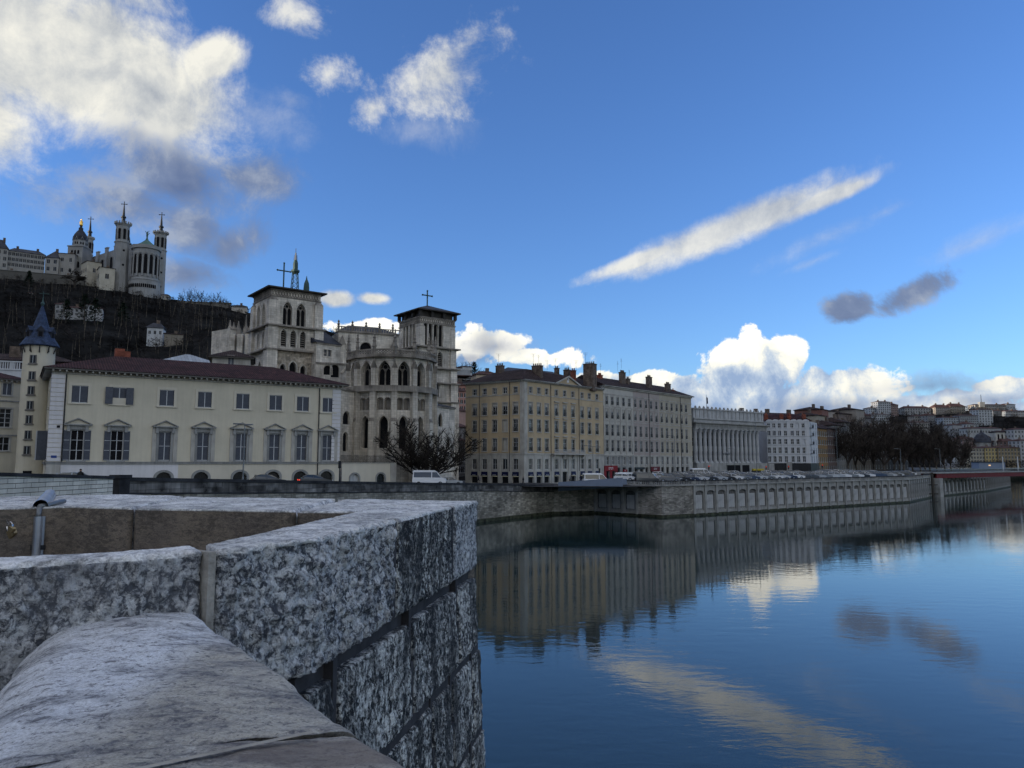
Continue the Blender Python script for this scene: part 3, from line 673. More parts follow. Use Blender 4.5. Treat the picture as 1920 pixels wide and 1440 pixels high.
def fbm(p, s, o=4):
    return noise.fractal(p * s, 1.0, 2.0, o)
def resample(pts, step):
    out = []
    for (a, b) in zip(pts, pts[1:]):
        n = max(1, int((Vector(b[0]) - Vector(a[0])).length / step))
        for i in range(n):
            t_ = i / n; out.append((Vector(a[0]).lerp(Vector(b[0]), t_), Vector(a[1]).lerp(Vector(b[1]), t_)))
    out.append((Vector(pts[-1][0]), Vector(pts[-1][1]))); return out
def stone(name, pairs, z0, z1, mats, parent, step=.012, amp=.012, ampt=.004, er=.018, joint=.012, gap=.006, batter=0., seed=0., inner_z0=None, base_out=None, both=False):
    """one block: pairs = [(outer xy, inner xy)...] along its length; outer face hewn, top dressed, rounded arrises, drawn-in ends"""
    def shr(a, b):
        v_ = Vector(b[0]) - Vector(a[0]); k_ = gap / max(v_.length, 1e-6); return (tuple(Vector(a[0]).lerp(Vector(b[0]), k_)), tuple(Vector(a[1]).lerp(Vector(b[1]), k_)))
    pairs = [shr(pairs[0], pairs[1])] + list(pairs[1:-1]) + [shr(pairs[-1], pairs[-2])]
    rs = resample(pairs, step); n = len(rs)
    s_, acc = [0.], 0.
    for a, b in zip(rs, rs[1:]): acc += (b[0] - a[0]).length; s_.append(acc)
    L = acc; nz = max(2, int((z1 - z0) / step)); mb = MB(); grid = []; flag = []
    wmean = sum(((a - b).length for a, b in rs)) / n; ntp = max(2, int(wmean / (step * 1.6)))
    iz0 = z0 if inner_z0 is None else inner_z0
    for i, (o, q) in enumerate(rs):
        t = (q - o).normalized(); wd = (q - o).length
        e = min(s_[i], L - s_[i]); pull = joint * max(0, 1 - e / .02) ** 1.5 + (.02 if e <= 0 else 0)
        col = []
        for k in range(nz + 1):
            z = z0 + (z1 - er - z0) * k / nz; out_ = batter * (z1 - z)
            pu = pull + (er * .6 * max(0, 1 - (z - z0) / .02) ** 1.5)
            col.append((Vector((o.x - t.x * out_ + t.x * pu, o.y - t.y * out_ + t.y * pu, z)), -1))
        for k in range(1, 4):
            a_ = PI / 2 * k / 3; ox = er * (1 - math.cos(a_)); oz = er * math.sin(a_)
            col.append((Vector((o.x + t.x * (ox + pull), o.y + t.y * (ox + pull), z1 - er + oz - pull * k / 3)), 0))
        for k in range(1, ntp + 1):
            d = er + (wd - 2 * er) * k / ntp
            col.append((Vector((o.x + t.x * d, o.y + t.y * d, z1 - pull)), 1))
        for k in range(1, 4):
            a_ = PI / 2 * k / 3; col.append((Vector((o.x + t.x * (wd - er + er * math.sin(a_)), o.y + t.y * (wd - er + er * math.sin(a_)), z1 - er * (1 - math.cos(a_)))), 2))
        m2 = 2 if not both else max(2, int((z1 - iz0) / (step * 2)))
        for k in range(1, m2 + 1):
            col.append((Vector((q.x, q.y, z1 - er + (iz0 - z1 + er) * k / m2)), 2))
        grid.append(col)
    # displace
    fl = []
    for i, col in enumerate(grid):
        o, q = rs[i]; t = (q - o).normalized(); T = Vector((t.x, t.y, 0))
        r_ = []
        for p_, side in col:
            w_ = Vector((p_.x + seed, p_.y, p_.z))
            if side == -1:
                a_ = fbm(w_, 5, 3) * 1.0 + (abs(fbm(Vector((w_.x, w_.y, w_.z * .8 + w_.x * .5)), 17, 3)) - .25) * 1.5 + fbm(w_, 44, 3) * .45
                p2 = p_ - T * (a_ * amp)
            elif side == 0:
                a_ = fbm(w_, 9, 3) + (abs(fbm(w_, 25, 3)) - .2) * 1.2; p2 = p_ - T * (a_ * amp * .7) + Vector((0, 0, fbm(w_, 22, 3) * amp * .45))
            elif side == 1: p2 = p_ + Vector((0, 0, fbm(w_, 3, 3) * ampt * 1.5 + fbm(w_, 28, 3) * ampt * .7))
            else: p2 = p_ + T * (fbm(w_, 14, 3) * ampt)
            r_.append(mb.V(p2))
        fl.append(r_)
    nr = len(fl[0]); e1 = nz; e2 = nz + 3 + ntp
    for a, b in zip(fl, fl[1:]):
        for k in range(nr - 1):
            mb.f.append([a[k], b[k], b[k + 1], a[k + 1]]); mb.m.append(0 if k < e1 else (1 if k < e2 + 1 else 2))
    mb.f.append(fl[0]); mb.m.append(2); mb.f.append(fl[-1][::-1]); mb.m.append(2)
    return mb.obj(name, [MATS[k] for k in mats], parent, smooth=True)
def V2(p): return (p[0], p[1])
def GG(px, py, drop): return V2(gp(px, py, H - drop))
TOP = .30; CB = .815                                    # drops below the eye: top of coping, underside of coping
C2 = GG(583, 1012, TOP); E = GG(897, 938, TOP); C1 = GG(388, 1033, TOP); L1 = GG(0, 1056, TOP)
I2 = GG(368, 1025, TOP); I3 = GG(672, 958, TOP); I1 = GG(0, 1044, TOP)
def lerp2(a, b, t): return (a[0] + (b[0] - a[0]) * t, a[1] + (b[1] - a[1]) * t)
L0 = lerp2(C1, L1, 1.9); I0 = lerp2(I2, I1, 1.9); L00 = lerp2(C1, L1, 6.); I00 = lerp2(I2, I1, 6.)
par = thing('bridge_parapet', 'rough hewn grey white stone parapet of the bridge bending around a corner above the river', 'parapet')
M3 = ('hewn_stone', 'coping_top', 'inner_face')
# rounded corner between the face towards the camera and the river face
dA = Vector((C2[0] - C1[0], C2[1] - C1[1])).normalized(); dB = Vector((E[0] - C2[0], E[1] - C2[1])).normalized()
def corner(k, rad, n=6):
    c = Vector(C2); a = c - dA * rad; b = c + dB * rad
    return [tuple(a.lerp(c, t).lerp(c.lerp(b, t), t)) for t in [i / n for i in range(n + 1)]]
def xon(px): # parameter along C2-E seen in column px
    return on_line(C2, E, px, 1000) / math.hypot(E[0] - C2[0], E[1] - C2[1])
tj = [xon(743), xon(850)]
Iq = lerp2(I2, I3, .28)
inn = lambda t: lerp2(Iq, (I3[0] + (E[0] - C2[0]) * .22, I3[1] + 1.25), t)
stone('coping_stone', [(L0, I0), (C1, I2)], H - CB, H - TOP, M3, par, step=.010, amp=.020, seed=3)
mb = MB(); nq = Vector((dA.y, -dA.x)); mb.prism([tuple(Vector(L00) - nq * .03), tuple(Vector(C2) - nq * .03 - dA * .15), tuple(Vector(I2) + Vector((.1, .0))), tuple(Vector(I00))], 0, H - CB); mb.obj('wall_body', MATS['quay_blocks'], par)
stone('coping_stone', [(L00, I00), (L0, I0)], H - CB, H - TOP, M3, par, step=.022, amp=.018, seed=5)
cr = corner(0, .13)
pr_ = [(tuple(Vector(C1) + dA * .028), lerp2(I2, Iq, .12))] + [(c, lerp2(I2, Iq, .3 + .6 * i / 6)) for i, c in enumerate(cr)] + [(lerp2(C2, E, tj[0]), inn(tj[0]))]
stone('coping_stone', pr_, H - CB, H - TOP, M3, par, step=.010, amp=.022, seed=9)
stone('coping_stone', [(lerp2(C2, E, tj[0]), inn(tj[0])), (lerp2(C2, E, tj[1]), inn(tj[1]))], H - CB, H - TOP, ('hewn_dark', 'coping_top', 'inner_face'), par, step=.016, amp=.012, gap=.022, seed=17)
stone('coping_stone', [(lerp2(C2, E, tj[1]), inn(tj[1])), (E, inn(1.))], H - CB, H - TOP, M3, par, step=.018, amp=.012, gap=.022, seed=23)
# pale mortar strip in the joint next to the slab
mb = MB(); q = Vector(C1); q2 = q + dA * .028; nrm = Vector((dA.y, -dA.x)) * .012
mb.prism([tuple(q + nrm), tuple(q2 + nrm), tuple(q2 - nrm * 12), tuple(q - nrm * 12)], H - CB, H - TOP - .004); mb.obj('mortar_joint', MATS['mortar'], par)
# courses below, battered outwards; course drops and their joints by column at the face
K_ = [CB, 1.40, 2.0, 2.6, 3.2, 3.8, 4.4, 5.2, 6.2, 7.4, 8.6, 10.2]
BT = .055
JO = [[.0, .10, .44, .79, 1.0], [.0, .22, .55, .70, .90, 1.], [.0, .3, .6, .85, 1.], [0, .2, .5, .8, 1.], [0, .3, .65, 1.], [0, .5, 1.], [0, .35, .7, 1.], [0, .5, 1.], [0, .35, .7, 1.], [0, .5, 1.], [0, .4, 1.]]
nrmB = Vector((dB.y, -dB.x))
for c_ in range(len(K_) - 1):
    z1 = H - K_[c_] - (.085 if c_ == 0 else .05); z0 = H - K_[c_ + 1]
    off = -.012 + BT * (K_[c_] - CB)
    js = JO[c_]; st = .016 if c_ < 2 else (.022 if c_ < 5 else .05)
    f0 = Vector(C2) + nrmB * off; f1 = Vector(E) + nrmB * off + dB * (BT * .6 * (K_[c_] - CB))
    for a_, b_ in zip(js, js[1:]):
        A_, B_ = f0.lerp(f1, a_), f0.lerp(f1, b_)
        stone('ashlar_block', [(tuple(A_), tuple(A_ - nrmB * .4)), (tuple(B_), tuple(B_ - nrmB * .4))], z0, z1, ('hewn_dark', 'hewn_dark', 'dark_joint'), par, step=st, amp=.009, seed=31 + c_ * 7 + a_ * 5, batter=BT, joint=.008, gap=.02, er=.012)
# dark mortar close behind the face in every joint
def filler(p, q, z0, z1, inset=.010):
    m_ = MB(); p, q = Vector(p), Vector(q); m_.prism([tuple(p - nrmB * inset), tuple(q - nrmB * inset), tuple(q - nrmB * .3), tuple(p - nrmB * .3)], z0, z1); m_.obj('mortar_joint', MATS['dark_joint'], par)
for t_ in tj:
    c = Vector(C2).lerp(Vector(E), t_); filler(c - dB * .024, c + dB * .024, H - CB + .01, H - TOP - .012, .006)
for c_ in range(5):
    z1 = H - K_[c_]; z0 = H - K_[c_ + 1]; L_ = (Vector(E) - Vector(C2)).length
    for (za, zb_) in ((z0, (z0 + z1) / 2), ((z0 + z1) / 2, z1)):
        off = BT * (K_[c_] - CB) + BT * (z1 - (za + zb_) / 2) - .012
        f0 = Vector(C2) + nrmB * off; f1 = Vector(E) + nrmB * off + dB * (BT * .6 * (K_[c_] - CB))
        for j_ in JO[c_][1:-1]: c = f0.lerp(f1, j_); filler(c - dB * .022, c + dB * .022, za, zb_, .012)
    off = BT * (K_[c_ + 1] - CB) - .012; f0 = Vector(C2) + nrmB * off; f1 = Vector(E) + nrmB * off + dB * (BT * .6 * (K_[c_] - CB) - .02); filler(f0, f1, z0 - .056, z0 + .006, .014)
# dark packing in the joints and the body behind
mb = MB()
nA = Vector((dA.y, -dA.x))
pa = [Vector(L0) - nA * .05, Vector(C2) - nA * .05 - nrmB * .05, Vector(E) - nrmB * .05 - dB * .05, Vector(inn(1.)), Vector(I3) + Vector((0.02, .1)), Vector(I2) + Vector((.03, .1)), Vector(I0) + Vector((0, .04))]
mb.prism([tuple(v) for v in pa], H - CB - .04, H - CB + .06)
b0 = [Vector(C2) - nrmB * .06 + dB * .02, Vector(E) - nrmB * .06 - dB * .06, Vector(E) - nrmB * 1.2 - dB * .06, Vector(C2) - nrmB * 1.2]
for k in range(8):
    z1 = H - CB - .02 - k * 1.2; z0 = max(0 - .5, z1 - 1.2); o_ = BT * (H - CB - z1)
    mb.prism([tuple(b0[0] + nrmB * o_), tuple(b0[1] + nrmB * o_), tuple(b0[2]), tuple(b0[3])], z0, z1)
mb.obj('joint_packing', MATS['dark_joint'], par)
# far side of the refuge: broad coping and shaded inner face
J = [GG(672, 958, TOP), GG(555, 957.5, TOP), GG(250, 953, TOP), GG(135, 949.5, TOP), GG(0, 953, TOP)]
J.append(lerp2(J[3], J[4], 7.))
O = [V2(E), GG(630, 935, TOP), GG(345, 931, TOP), GG(215, 927, TOP), GG(0, 933, TOP)]; O.append(lerp2(O[3], O[4], 7.))
farp = thing('refuge_parapet', 'broad stone parapet closing the refuge, pale worn top over a brown shaded inner face', 'parapet')
J[0] = (J[0][0] + .0, J[0][1]); O[0] = tuple(Vector(E) - nrmB * .03 - dB * .0)
segs = [(0, 1), (1, 2), (2, 3), (3, 4), (4, 5)]
def fj(a, b, i): return lerp2(a[i], a[i + 1], b)
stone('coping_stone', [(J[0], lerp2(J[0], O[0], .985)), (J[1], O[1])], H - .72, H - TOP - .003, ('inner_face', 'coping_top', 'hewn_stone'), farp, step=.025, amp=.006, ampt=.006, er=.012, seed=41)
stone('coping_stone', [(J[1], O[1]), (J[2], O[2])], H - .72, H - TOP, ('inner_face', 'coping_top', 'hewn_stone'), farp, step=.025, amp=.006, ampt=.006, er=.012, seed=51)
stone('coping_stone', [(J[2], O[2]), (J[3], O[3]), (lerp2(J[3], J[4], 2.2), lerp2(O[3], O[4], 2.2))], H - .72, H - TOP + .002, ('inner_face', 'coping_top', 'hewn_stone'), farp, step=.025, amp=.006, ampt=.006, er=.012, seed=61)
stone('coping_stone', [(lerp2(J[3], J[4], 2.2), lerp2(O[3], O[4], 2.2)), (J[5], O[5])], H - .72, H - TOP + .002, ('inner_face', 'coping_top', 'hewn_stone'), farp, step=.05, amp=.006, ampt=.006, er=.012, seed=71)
mb = MB()
body = [Vector(p_) for p_ in J] + [Vector(p_) for p_ in O[::-1]]
mb.prism([tuple(v) for v in body], 0, H - .74); mb.obj('wall_body', MATS['inner_face'], farp)
# bridge deck inside the refuge and under the camera
mb = MB(); mb.prism([tuple(Vector(I0) + Vector((0, .05))), tuple(Vector(I2) + Vector((0.05, .05))), J[0], J[1], J[2], J[3], J[5]], H - 2.2, H - 1.55)
struct(mb.obj('refuge_floor', MATS['pavement']))
# worn rounded slab in the lower left corner
def slabz(px, py, d): return V2(gp(px, py, H - d))
SD = .50
far_l, far_r = slabz(120, 1178, SD), slabz(400, 1165, SD)
r1, r2 = slabz(560, 1288, SD), slabz(790, 1440, SD)
l1 = slabz(30, 1330, SD)
org = Vector(((far_l[0] + far_r[0]) / 2, (far_l[1] + far_r[1]) / 2))
cap = thing('capstone', 'smooth worn rounded stone slab with dark lichen in the lower left foreground corner', 'capstone', (r2[0] - .75, r2[1] - .35, 0))
ax = (Vector(r2) - Vector(far_r)).normalized(); sdv = Vector((ax.y, -ax.x))            # axis towards the camera, and its left-hand side
if sdv.x > 0: sdv = -sdv
wd = max(.3, (Vector(far_l) - Vector(far_r)).dot(sdv)) + .02
axl = (Vector(l1) - Vector(far_l)).normalized()
def slab(name, s0, s1, seed, mats, parent):
    mb = MB(); n = int((s1 - s0) / .010); rows = []; ct = Vector(far_r); cl = Vector(far_l)
    # section: (share of the way to the left edge, height, extra metres along the way)
    prof = []; rr = .05; rl = .20
    for k in range(22): prof.append((0, -.6 + (.6 - rr) * k / 21, 0.))
    for k in range(1, 15): a_ = PI / 2 * k / 14; prof.append((0, -rr + rr * math.sin(a_), rr * (1 - math.cos(a_))))
    for k in range(1, 34): u = k / 33; prof.append((u, .010 * math.sin(PI * u), rr * (1 - u) - .07 * u))
    for k in range(1, 21): a_ = PI / 2 * k / 20; prof.append((1, -rl * (1 - math.cos(a_)), -.07 + rl * 1.05 * math.sin(a_)))
    for k in range(1, 22): prof.append((1, -rl - (.6 - rl) * k / 21, -.07 + rl * 1.05 + .02 * k / 21))
    for i in range(n + 1):
        s = s0 + (s1 - s0) * i / n; e = min(s - s0, s1 - s); pull = .004 * max(0, 1 - e / .012)
        pr0 = ct + ax * s; pl0 = cl + axl * s; wv = pl0 - pr0; wl = wv.length; wn_ = wv / wl
        row = []
        for (u, z, d) in prof:
            p_ = pr0 + wv * u + wn_ * d; P_ = Vector((p_.x, p_.y, H - SD + z - pull))
            w_ = P_ + Vector((seed, 0, 0)); P_.z += fbm(w_, 3, 3) * .010 + fbm(w_, 30, 3) * .0022
            hx = fbm(w_ + Vector((9, 9, 9)), 4, 3) * .012 + fbm(w_, 26, 3) * .003
            P_.x += sdv.x * hx; P_.y += sdv.y * hx
            row.append(mb.V((P_.x - cap.location.x, P_.y - cap.location.y, P_.z)))
        rows.append(row)
    for a, b in zip(rows, rows[1:]):
        for k in range(len(prof) - 1): mb.f.append([a[k], b[k], b[k + 1], a[k + 1]]); mb.m.append(0)
    mb.f.append(rows[0][::-1]); mb.m.append(0); mb.f.append(rows[-1]); mb.m.append(0)
    return mb.obj(name, mats, parent, smooth=True)
sj = (Vector(slabz(640, 1372, SD)) - Vector(far_r)).dot(ax)
slab('slab_block', -.28, sj, 0, [MATS['worn_slab']], cap)
slab('slab_block', sj + .006, sj + 1.3, 5, [MATS['worn_slab']], cap)
pc = slabz(600, 1415, SD); SLABPATCH.inputs[1].default_value = (pc[0] - cap.location.x, (pc[1] - cap.location.y) * 1.9, 0)
mb = MB(); ct = Vector(far_r) + ax * (sj - .004); pts = []
for k in range(13):
    d = .10 + (wd + .0) * k / 12; pts.append((ct + sdv * d, H - SD + .012))
for (a, za), (b, zb) in zip(pts, pts[1:]):
    a = a - Vector(cap.location[:2]); b = b - Vector(cap.location[:2]); q = ax * .014
    mb.poly([(a.x, a.y, za), (b.x, b.y, zb), (b.x + q.x, b.y + q.y, zb), (a.x + q.x, a.y + q.y, za)])
mb.obj('mortar_joint', MATS['mortar'], cap)
# deck under the slab
mb = MB(); mb.box(-14, 0.6, -12, 1.2, H - 2.2, H - 1.55); struct(mb.obj('bridge_deck', MATS['pavement']))
# steel cable cover strapped over the refuge wall
pb = at(76, 1000, GG(76, 951, TOP)[1]); yb = GG(76, 951, TOP)[1]; xb = GG(76, 951, TOP)[0]
cab = thing('cable_cover', 'half round galvanised steel cable cover strapped down the inner face of the refuge wall', 'cable cover', (xb, yb, H - 1.2), R(4))
def half_pipe(mb, p0, p1, up, r, wflange, n=10):
    p0, p1 = Vector(p0), Vector(p1); d = (p1 - p0).normalized(); up = Vector(up); sd_ = d.cross(up).normalized()
    pr = [(-r - wflange, 0)] + [(-r * math.cos(PI * i / n), r * math.sin(PI * i / n)) for i in range(n + 1)] + [(r + wflange, 0)]
    for thick in (0, -.006):
        for (a, b) in zip(pr, pr[1:]):
            A = [p0 + sd_ * a[0] + up * (a[1] + thick), p0 + sd_ * b[0] + up * (b[1] + thick), p1 + sd_ * b[0] + up * (b[1] + thick), p1 + sd_ * a[0] + up * (a[1] + thick)]
            mb.poly(A)
mb = MB(); half_pipe(mb, (0, -.014, 0), (0, -.014, .84), (0, -1, 0), .028, .014); mb.obj('vertical_cover', MATS['steel'], cab, smooth=False)
pe = GG(93, 929.5, TOP); pd_ = Matrix.Rotation(-R(4), 3, 'Z') @ Vector((pe[0] - xb, pe[1] - yb, 0)); mb = MB(); half_pipe(mb, (0, .0, .905), (pd_.x, pd_.y, .915), (0, 0, 1), .045, .008); mb.obj('top_cover', MATS['steel'], cab)
mb = MB(); mb.tube((0, -.02, .80), (0, -.012, .905), .017, n=10); mb.tube((0, -.012, .905), (.0, .3, .925), .017, n=10); mb.obj('pipe', MATS['grey_metal'], cab, smooth=True)
for z in (.25, .62):
    mb = MB(); mb.box(-.055, .055, -.022, -.010, z, z + .03); mb.obj('bracket', MATS['dark_metal'], cab)
# love-lock on a ring
yl = GG(18, 953, TOP)[1]; pl = at(20, 993, yl - .02)
lk = thing('padlock', 'small brass padlock on a ring at the left edge of the refuge wall', 'padlock', (pl.x, pl.y, pl.z), R(-20))
mb = MB()
for i in range(12):
    a, b = 2 * PI * i / 12, 2 * PI * (i + 1) / 12
    mb.tube((.028 * math.cos(a) - .01, 0, .02 + .028 * math.sin(a)), (.028 * math.cos(b) - .01, 0, .02 + .028 * math.sin(b)), .005, n=5)
mb.tube((-.07, .02, .06), (-.02, 0, .03), .005, n=5); mb.obj('shackle', MATS['chrome'], lk)
mb = MB(); mb.prism([(-.03, -.05), (.022, -.05), (.03, -.042), (.03, .0), (-.03, .0)], -.012, .012); o = mb.obj('lock_body', MATS['brass'], lk); o.rotation_euler = (R(90), R(-35), 0)
mb = MB(); mb.prism([(.012, -.028), (.052, -.028), (.058, -.02), (.058, .0), (.012, .0)], -.010, .010); o = mb.obj('lock_body', MATS['brass'], lk, loc=(.0, -.012, .03)); o.rotation_euler = (R(90), R(25), 0)
# ---------------------------------------------------------------- quay walls
def strip(mb, pts, t0, t1, off, m=0, back=.45):
    """band along pts (x, y, ztop): between heights fn t0 and t1 (callables of ztop), pushed out by off"""
    nrm = []
    for i in range(len(pts)):
        a = Vector(pts[max(0, i - 1)][:2]); b = Vector(pts[min(len(pts) - 1, i + 1)][:2]); d = (b - a).normalized(); nrm.append(Vector((d.y, -d.x)))
    P = lambda i, o, z: (pts[i][0] + nrm[i].x * o, pts[i][1] + nrm[i].y * o, z)
    for i in range(len(pts) - 1):
        z = [t0(pts[i][2]), t0(pts[i + 1][2]), t1(pts[i + 1][2]), t1(pts[i][2])]
        mb.poly([P(i, off, z[0]), P(i + 1, off, z[1]), P(i + 1, off, z[2]), P(i, off, z[3])], m)
        mb.poly([P(i, off, z[3]), P(i + 1, off, z[2]), P(i + 1, -back, z[2]), P(i, -back, z[3])], m)
        mb.poly([P(i, off, z[0]), P(i + 1, off, z[1]), P(i + 1, -back, z[1]), P(i, -back, z[0])], m)
        mb.poly([P(i, -back, z[0]), P(i + 1, -back, z[1]), P(i + 1, -back, z[2]), P(i, -back, z[3])], m)
    for i in (0, len(pts) - 1):
        a, b = t0(pts[i][2]), t1(pts[i][2]); mb.poly([P(i, off, a), P(i, -back, a), P(i, -back, b), P(i, off, b)], m)
w1 = thing('quay_wall', 'pale ashlar quay wall with thin dark cap behind the refuge on the left', 'wall')
pts = [(-31.8, 20, 9.9), (-31.5, 46, 9.4), (-31.0, 58.5, 8.95)]
mb = MB(); strip(mb, pts, lambda z: -1, lambda z: z - .22, 0); mb.obj('wall_face', MATS['quay_ashlar'], w1)
mb = MB(); strip(mb, pts, lambda z: z - .22, lambda z: z, .1); mb.obj('cap', MATS['black_stone'], w1)
pp = thing('quay_pillar', 'blackened square stone pillar between the pale wall and the long river wall', 'pillar', (-31.2, 60, 0), R(-20))
mb = MB(); mb.box(-.45, .45, -.5, .5, -1, 8.75); mb.obj('shaft', MATS['black_stone'], pp)
mb = MB(); mb.box(-.55, .55, -.6, .6, 8.75, 9.02); mb.obj('cap', MATS['black_stone'], pp)
w2 = thing('river_wall', 'long stained concrete and stone river wall with black cap sloping down to the steel ramp', 'wall')
pts = [(-31.6, 61, 8.82), (-22, 83, 8.0), (-12, 109, 7.1), (-5.5, 127, 6.55), (1.5, 137.5, 6.05), (8.1, 146.6, 5.7)]
mb = MB(); strip(mb, pts, lambda z: z - .3, lambda z: z, .1); mb.obj('cap', MATS['black_stone'], w2)
mb = MB(); strip(mb, pts, lambda z: z - 1.25, lambda z: z - .3, 0.); mb.obj('concrete_band', MATS['quay_concrete'], w2)
mb = MB(); strip(mb, pts, lambda z: z - 1.38, lambda z: z - 1.25, .12); mb.obj('ledge', MATS['black_stone'], w2)
mb = MB(); strip(mb, pts, lambda z: .55, lambda z: z - 1.38, .05); mb.obj('wall_face', MATS['quay_blocks'], w2)
mb = MB(); strip(mb, pts, lambda z: -1, lambda z: .55, .12); mb.obj('wet_foot', MATS['algae'], w2)
# basin behind the ramp
w3 = thing('basin_wall', 'dark recessed wall of the small basin under the steel ramp', 'wall')
pts = [(8.1, 146.6, 5.6), (16.5, 150, 5.6)]
mb = MB(); strip(mb, pts, lambda z: .5, lambda z: z, 0.); mb.obj('wall_face', MATS['quay_blocks'], w3)
mb = MB(); strip(mb, pts, lambda z: -1, lambda z: .5, .1); mb.obj('wet_foot', MATS['algae'], w3)
# steel ramp
ra, rb = at(1047, 921, 143.6), at(1168, 914, 139.2)
rp = thing('steel_ramp', 'blue grey steel ramp with solid parapet bridging the basin', 'ramp', (ra.x, ra.y, ra.z), math.atan2(rb.y - ra.y, rb.x - ra.x))
RL = math.hypot(rb.x - ra.x, rb.y - ra.y); dz = rb.z - ra.z + .1
def slope_slab(mb, L, y0, y1, z0, z1, dz, m=0):
    mb.poly([(0, y0, z0), (L, y0, z0 + dz), (L, y0, z1 + dz), (0, y0, z1)], m); mb.poly([(0, y1, z0), (L, y1, z0 + dz), (L, y1, z1 + dz), (0, y1, z1)][::-1], m)
    mb.poly([(0, y0, z1), (L, y0, z1 + dz), (L, y1, z1 + dz), (0, y1, z1)], m); mb.poly([(0, y0, z0), (L, y0, z0 + dz), (L, y1, z0 + dz), (0, y1, z0)][::-1], m)
    mb.poly([(0, y0, z0), (0, y0, z1), (0, y1, z1), (0, y1, z0)], m); mb.poly([(L, y0, z0 + dz), (L, y1, z0 + dz), (L, y1, z1 + dz), (L, y0, z1 + dz)], m)
mb = MB(); slope_slab(mb, RL, -.06, .06, 0, 1.7, dz); mb.obj('side_panel', MATS['ramp_paint'], rp)
mb = MB(); slope_slab(mb, RL, .06, 3.5, .1, .35, dz); mb.obj('deck', MATS['asphalt'], rp)
mb = MB(); slope_slab(mb, RL, 3.5, 3.6, 0, 1.45, dz); mb.obj('side_panel', MATS['ramp_paint'], rp)
# car park wall: bays between pilasters under a balustrade
def bay_wall(root, pts, spacing, ztop, first=0., n_plain=0):
    face = MB(); foot = MB(); cor = MB(); pil = None
    pm = MB(); pm.box(-.26, .26, -.22, .02, .35, ztop - .95); pm.box(-.36, .36, -.3, .02, ztop - .95, ztop - .75); pilm = pm.mesh('pilaster', MATS['quay_frame'])
    q = MB(); q.box(-1.3, 1.3, -.02, .0, .95, 4.7, 2); q.box(-.9, .9, -.16, -.02, 1.25, 3.85, 0); q.box(-1.1, 1.1, -.12, -.02, 1.0, 1.15, 1); panm = q.mesh('panel', [MATS['quay_panel'], MATS['quay_frame'], MATS['quay_concrete']])  # bay backs in dark concrete, putting the recess shade into the colour
    cnt = 0
    for a, b in zip(pts, pts[1:]):
        L = math.hypot(b[0] - a[0], b[1] - a[1]); n = max(1, round(L / spacing)); s = L / n
        holes = [] if cnt < n_plain else [(s * (i + .5), .95, s - 1.0, 3.75, 'seg') for i in range(n)]
        outs = wallface(face, a[:2], b[:2], .3, ztop - .75, holes, 0, .35)
        rz = math.atan2(b[1] - a[1], b[0] - a[0])
        for (loc, r_) in outs: place('panel', panm, root, (loc[0], loc[1], 0), r_)
        if holes:
            for i in range(n + (1 if b is pts[-1] else 0)): place('pilaster', pilm, root, (a[0] + (b[0] - a[0]) * i / n, a[1] + (b[1] - a[1]) * i / n, 0), rz)
        cnt += 1
    p3_ = [(p[0], p[1], ztop) for p in pts]
    face.obj('wall_face', [MATS['quay_rubble'] if n_plain else MATS['quay_frame']], root)
    strip(foot, p3_, lambda z: -1, lambda z: .42, .16); foot.obj('wet_foot', MATS['algae'], root)
    strip(cor, p3_, lambda z: ztop - .75, lambda z: ztop - .58, .38); cor.obj('cornice', MATS['grey_stone'], root)
def balustrade(root, pts, z0, h, step=.42, mat_='grey_stone', rail='black_stone', stuff=True):
    p3_ = [(p[0], p[1], z0 + h) for p in pts]
    r_ = MB(); strip(r_, p3_, lambda z: z - .14, lambda z: z, .22, back=.12); r_.obj('handrail', MATS[rail], root)
    r_ = MB(); strip(r_, p3_, lambda z: z0, lambda z: z0 + .14, .2, back=.12); r_.obj('base_course', MATS[mat_], root)
    m_ = MB()
    for a, b in zip(pts, pts[1:]):
        a, b = Vector(a[:2]), Vector(b[:2]); L = (b - a).length; n = int(L / step); d = (b - a) / L; nn_ = Vector((d.y, -d.x)) * .06
        for i in range(n):
            c = a + d * (L * (i + .5) / n) + nn_; w_ = .075
            if i % 9 == 0: w_ = .2
            m_.box(c.x - w_, c.x + w_, c.y - w_, c.y + w_, z0 + .14, z0 + h - .14)
    o = m_.obj('baluster', MATS[mat_], root)
    if stuff: o['kind'] = 'stuff'
w4 = thing('car_park_wall', 'grey river wall of the car park with two rubble stretches meeting at a corner and framed panels', 'wall')
bay_wall(w4, [(16.5, 150), (23.6, 142.2)], 3.6, 6.4)
m_ = MB(); pts4 = [(23.6, 142.2), (27.4, 138), (34.4, 142.6)]
for a, b in zip(pts4, pts4[1:]): wallface(m_, a, b, .3, 5.65, (), 0)
m_.obj('rubble_face', MATS['quay_rubble'], w4)
m_ = MB(); strip(m_, [(p[0], p[1], 6.4) for p in pts4], lambda z: -1, lambda z: .42, .16); m_.obj('wet_foot', MATS['algae'], w4)
m_ = MB(); strip(m_, [(p[0], p[1], 6.4) for p in pts4], lambda z: 5.65, lambda z: 5.82, .38); m_.obj('cornice', MATS['grey_stone'], w4)
PB = [(34.4, 142.6), (66, 165.5), (100, 190), (121, 217.4)]
w5 = thing('panelled_quay_wall', 'long quay wall of tall arched panels between slim pilasters below the parked cars', 'wall')
bay_wall(w5, PB, 3.25, 6.4)
bal = thing('quay_balustrade', 'weathered balustrade running along the river edge of the car park', 'balustrade')
balustrade(bal, [(20.5, 145.6), (27.4, 138), (34.4, 142.6), (66, 165.5), (100, 190), (121, 217.4)], 5.82, .82)
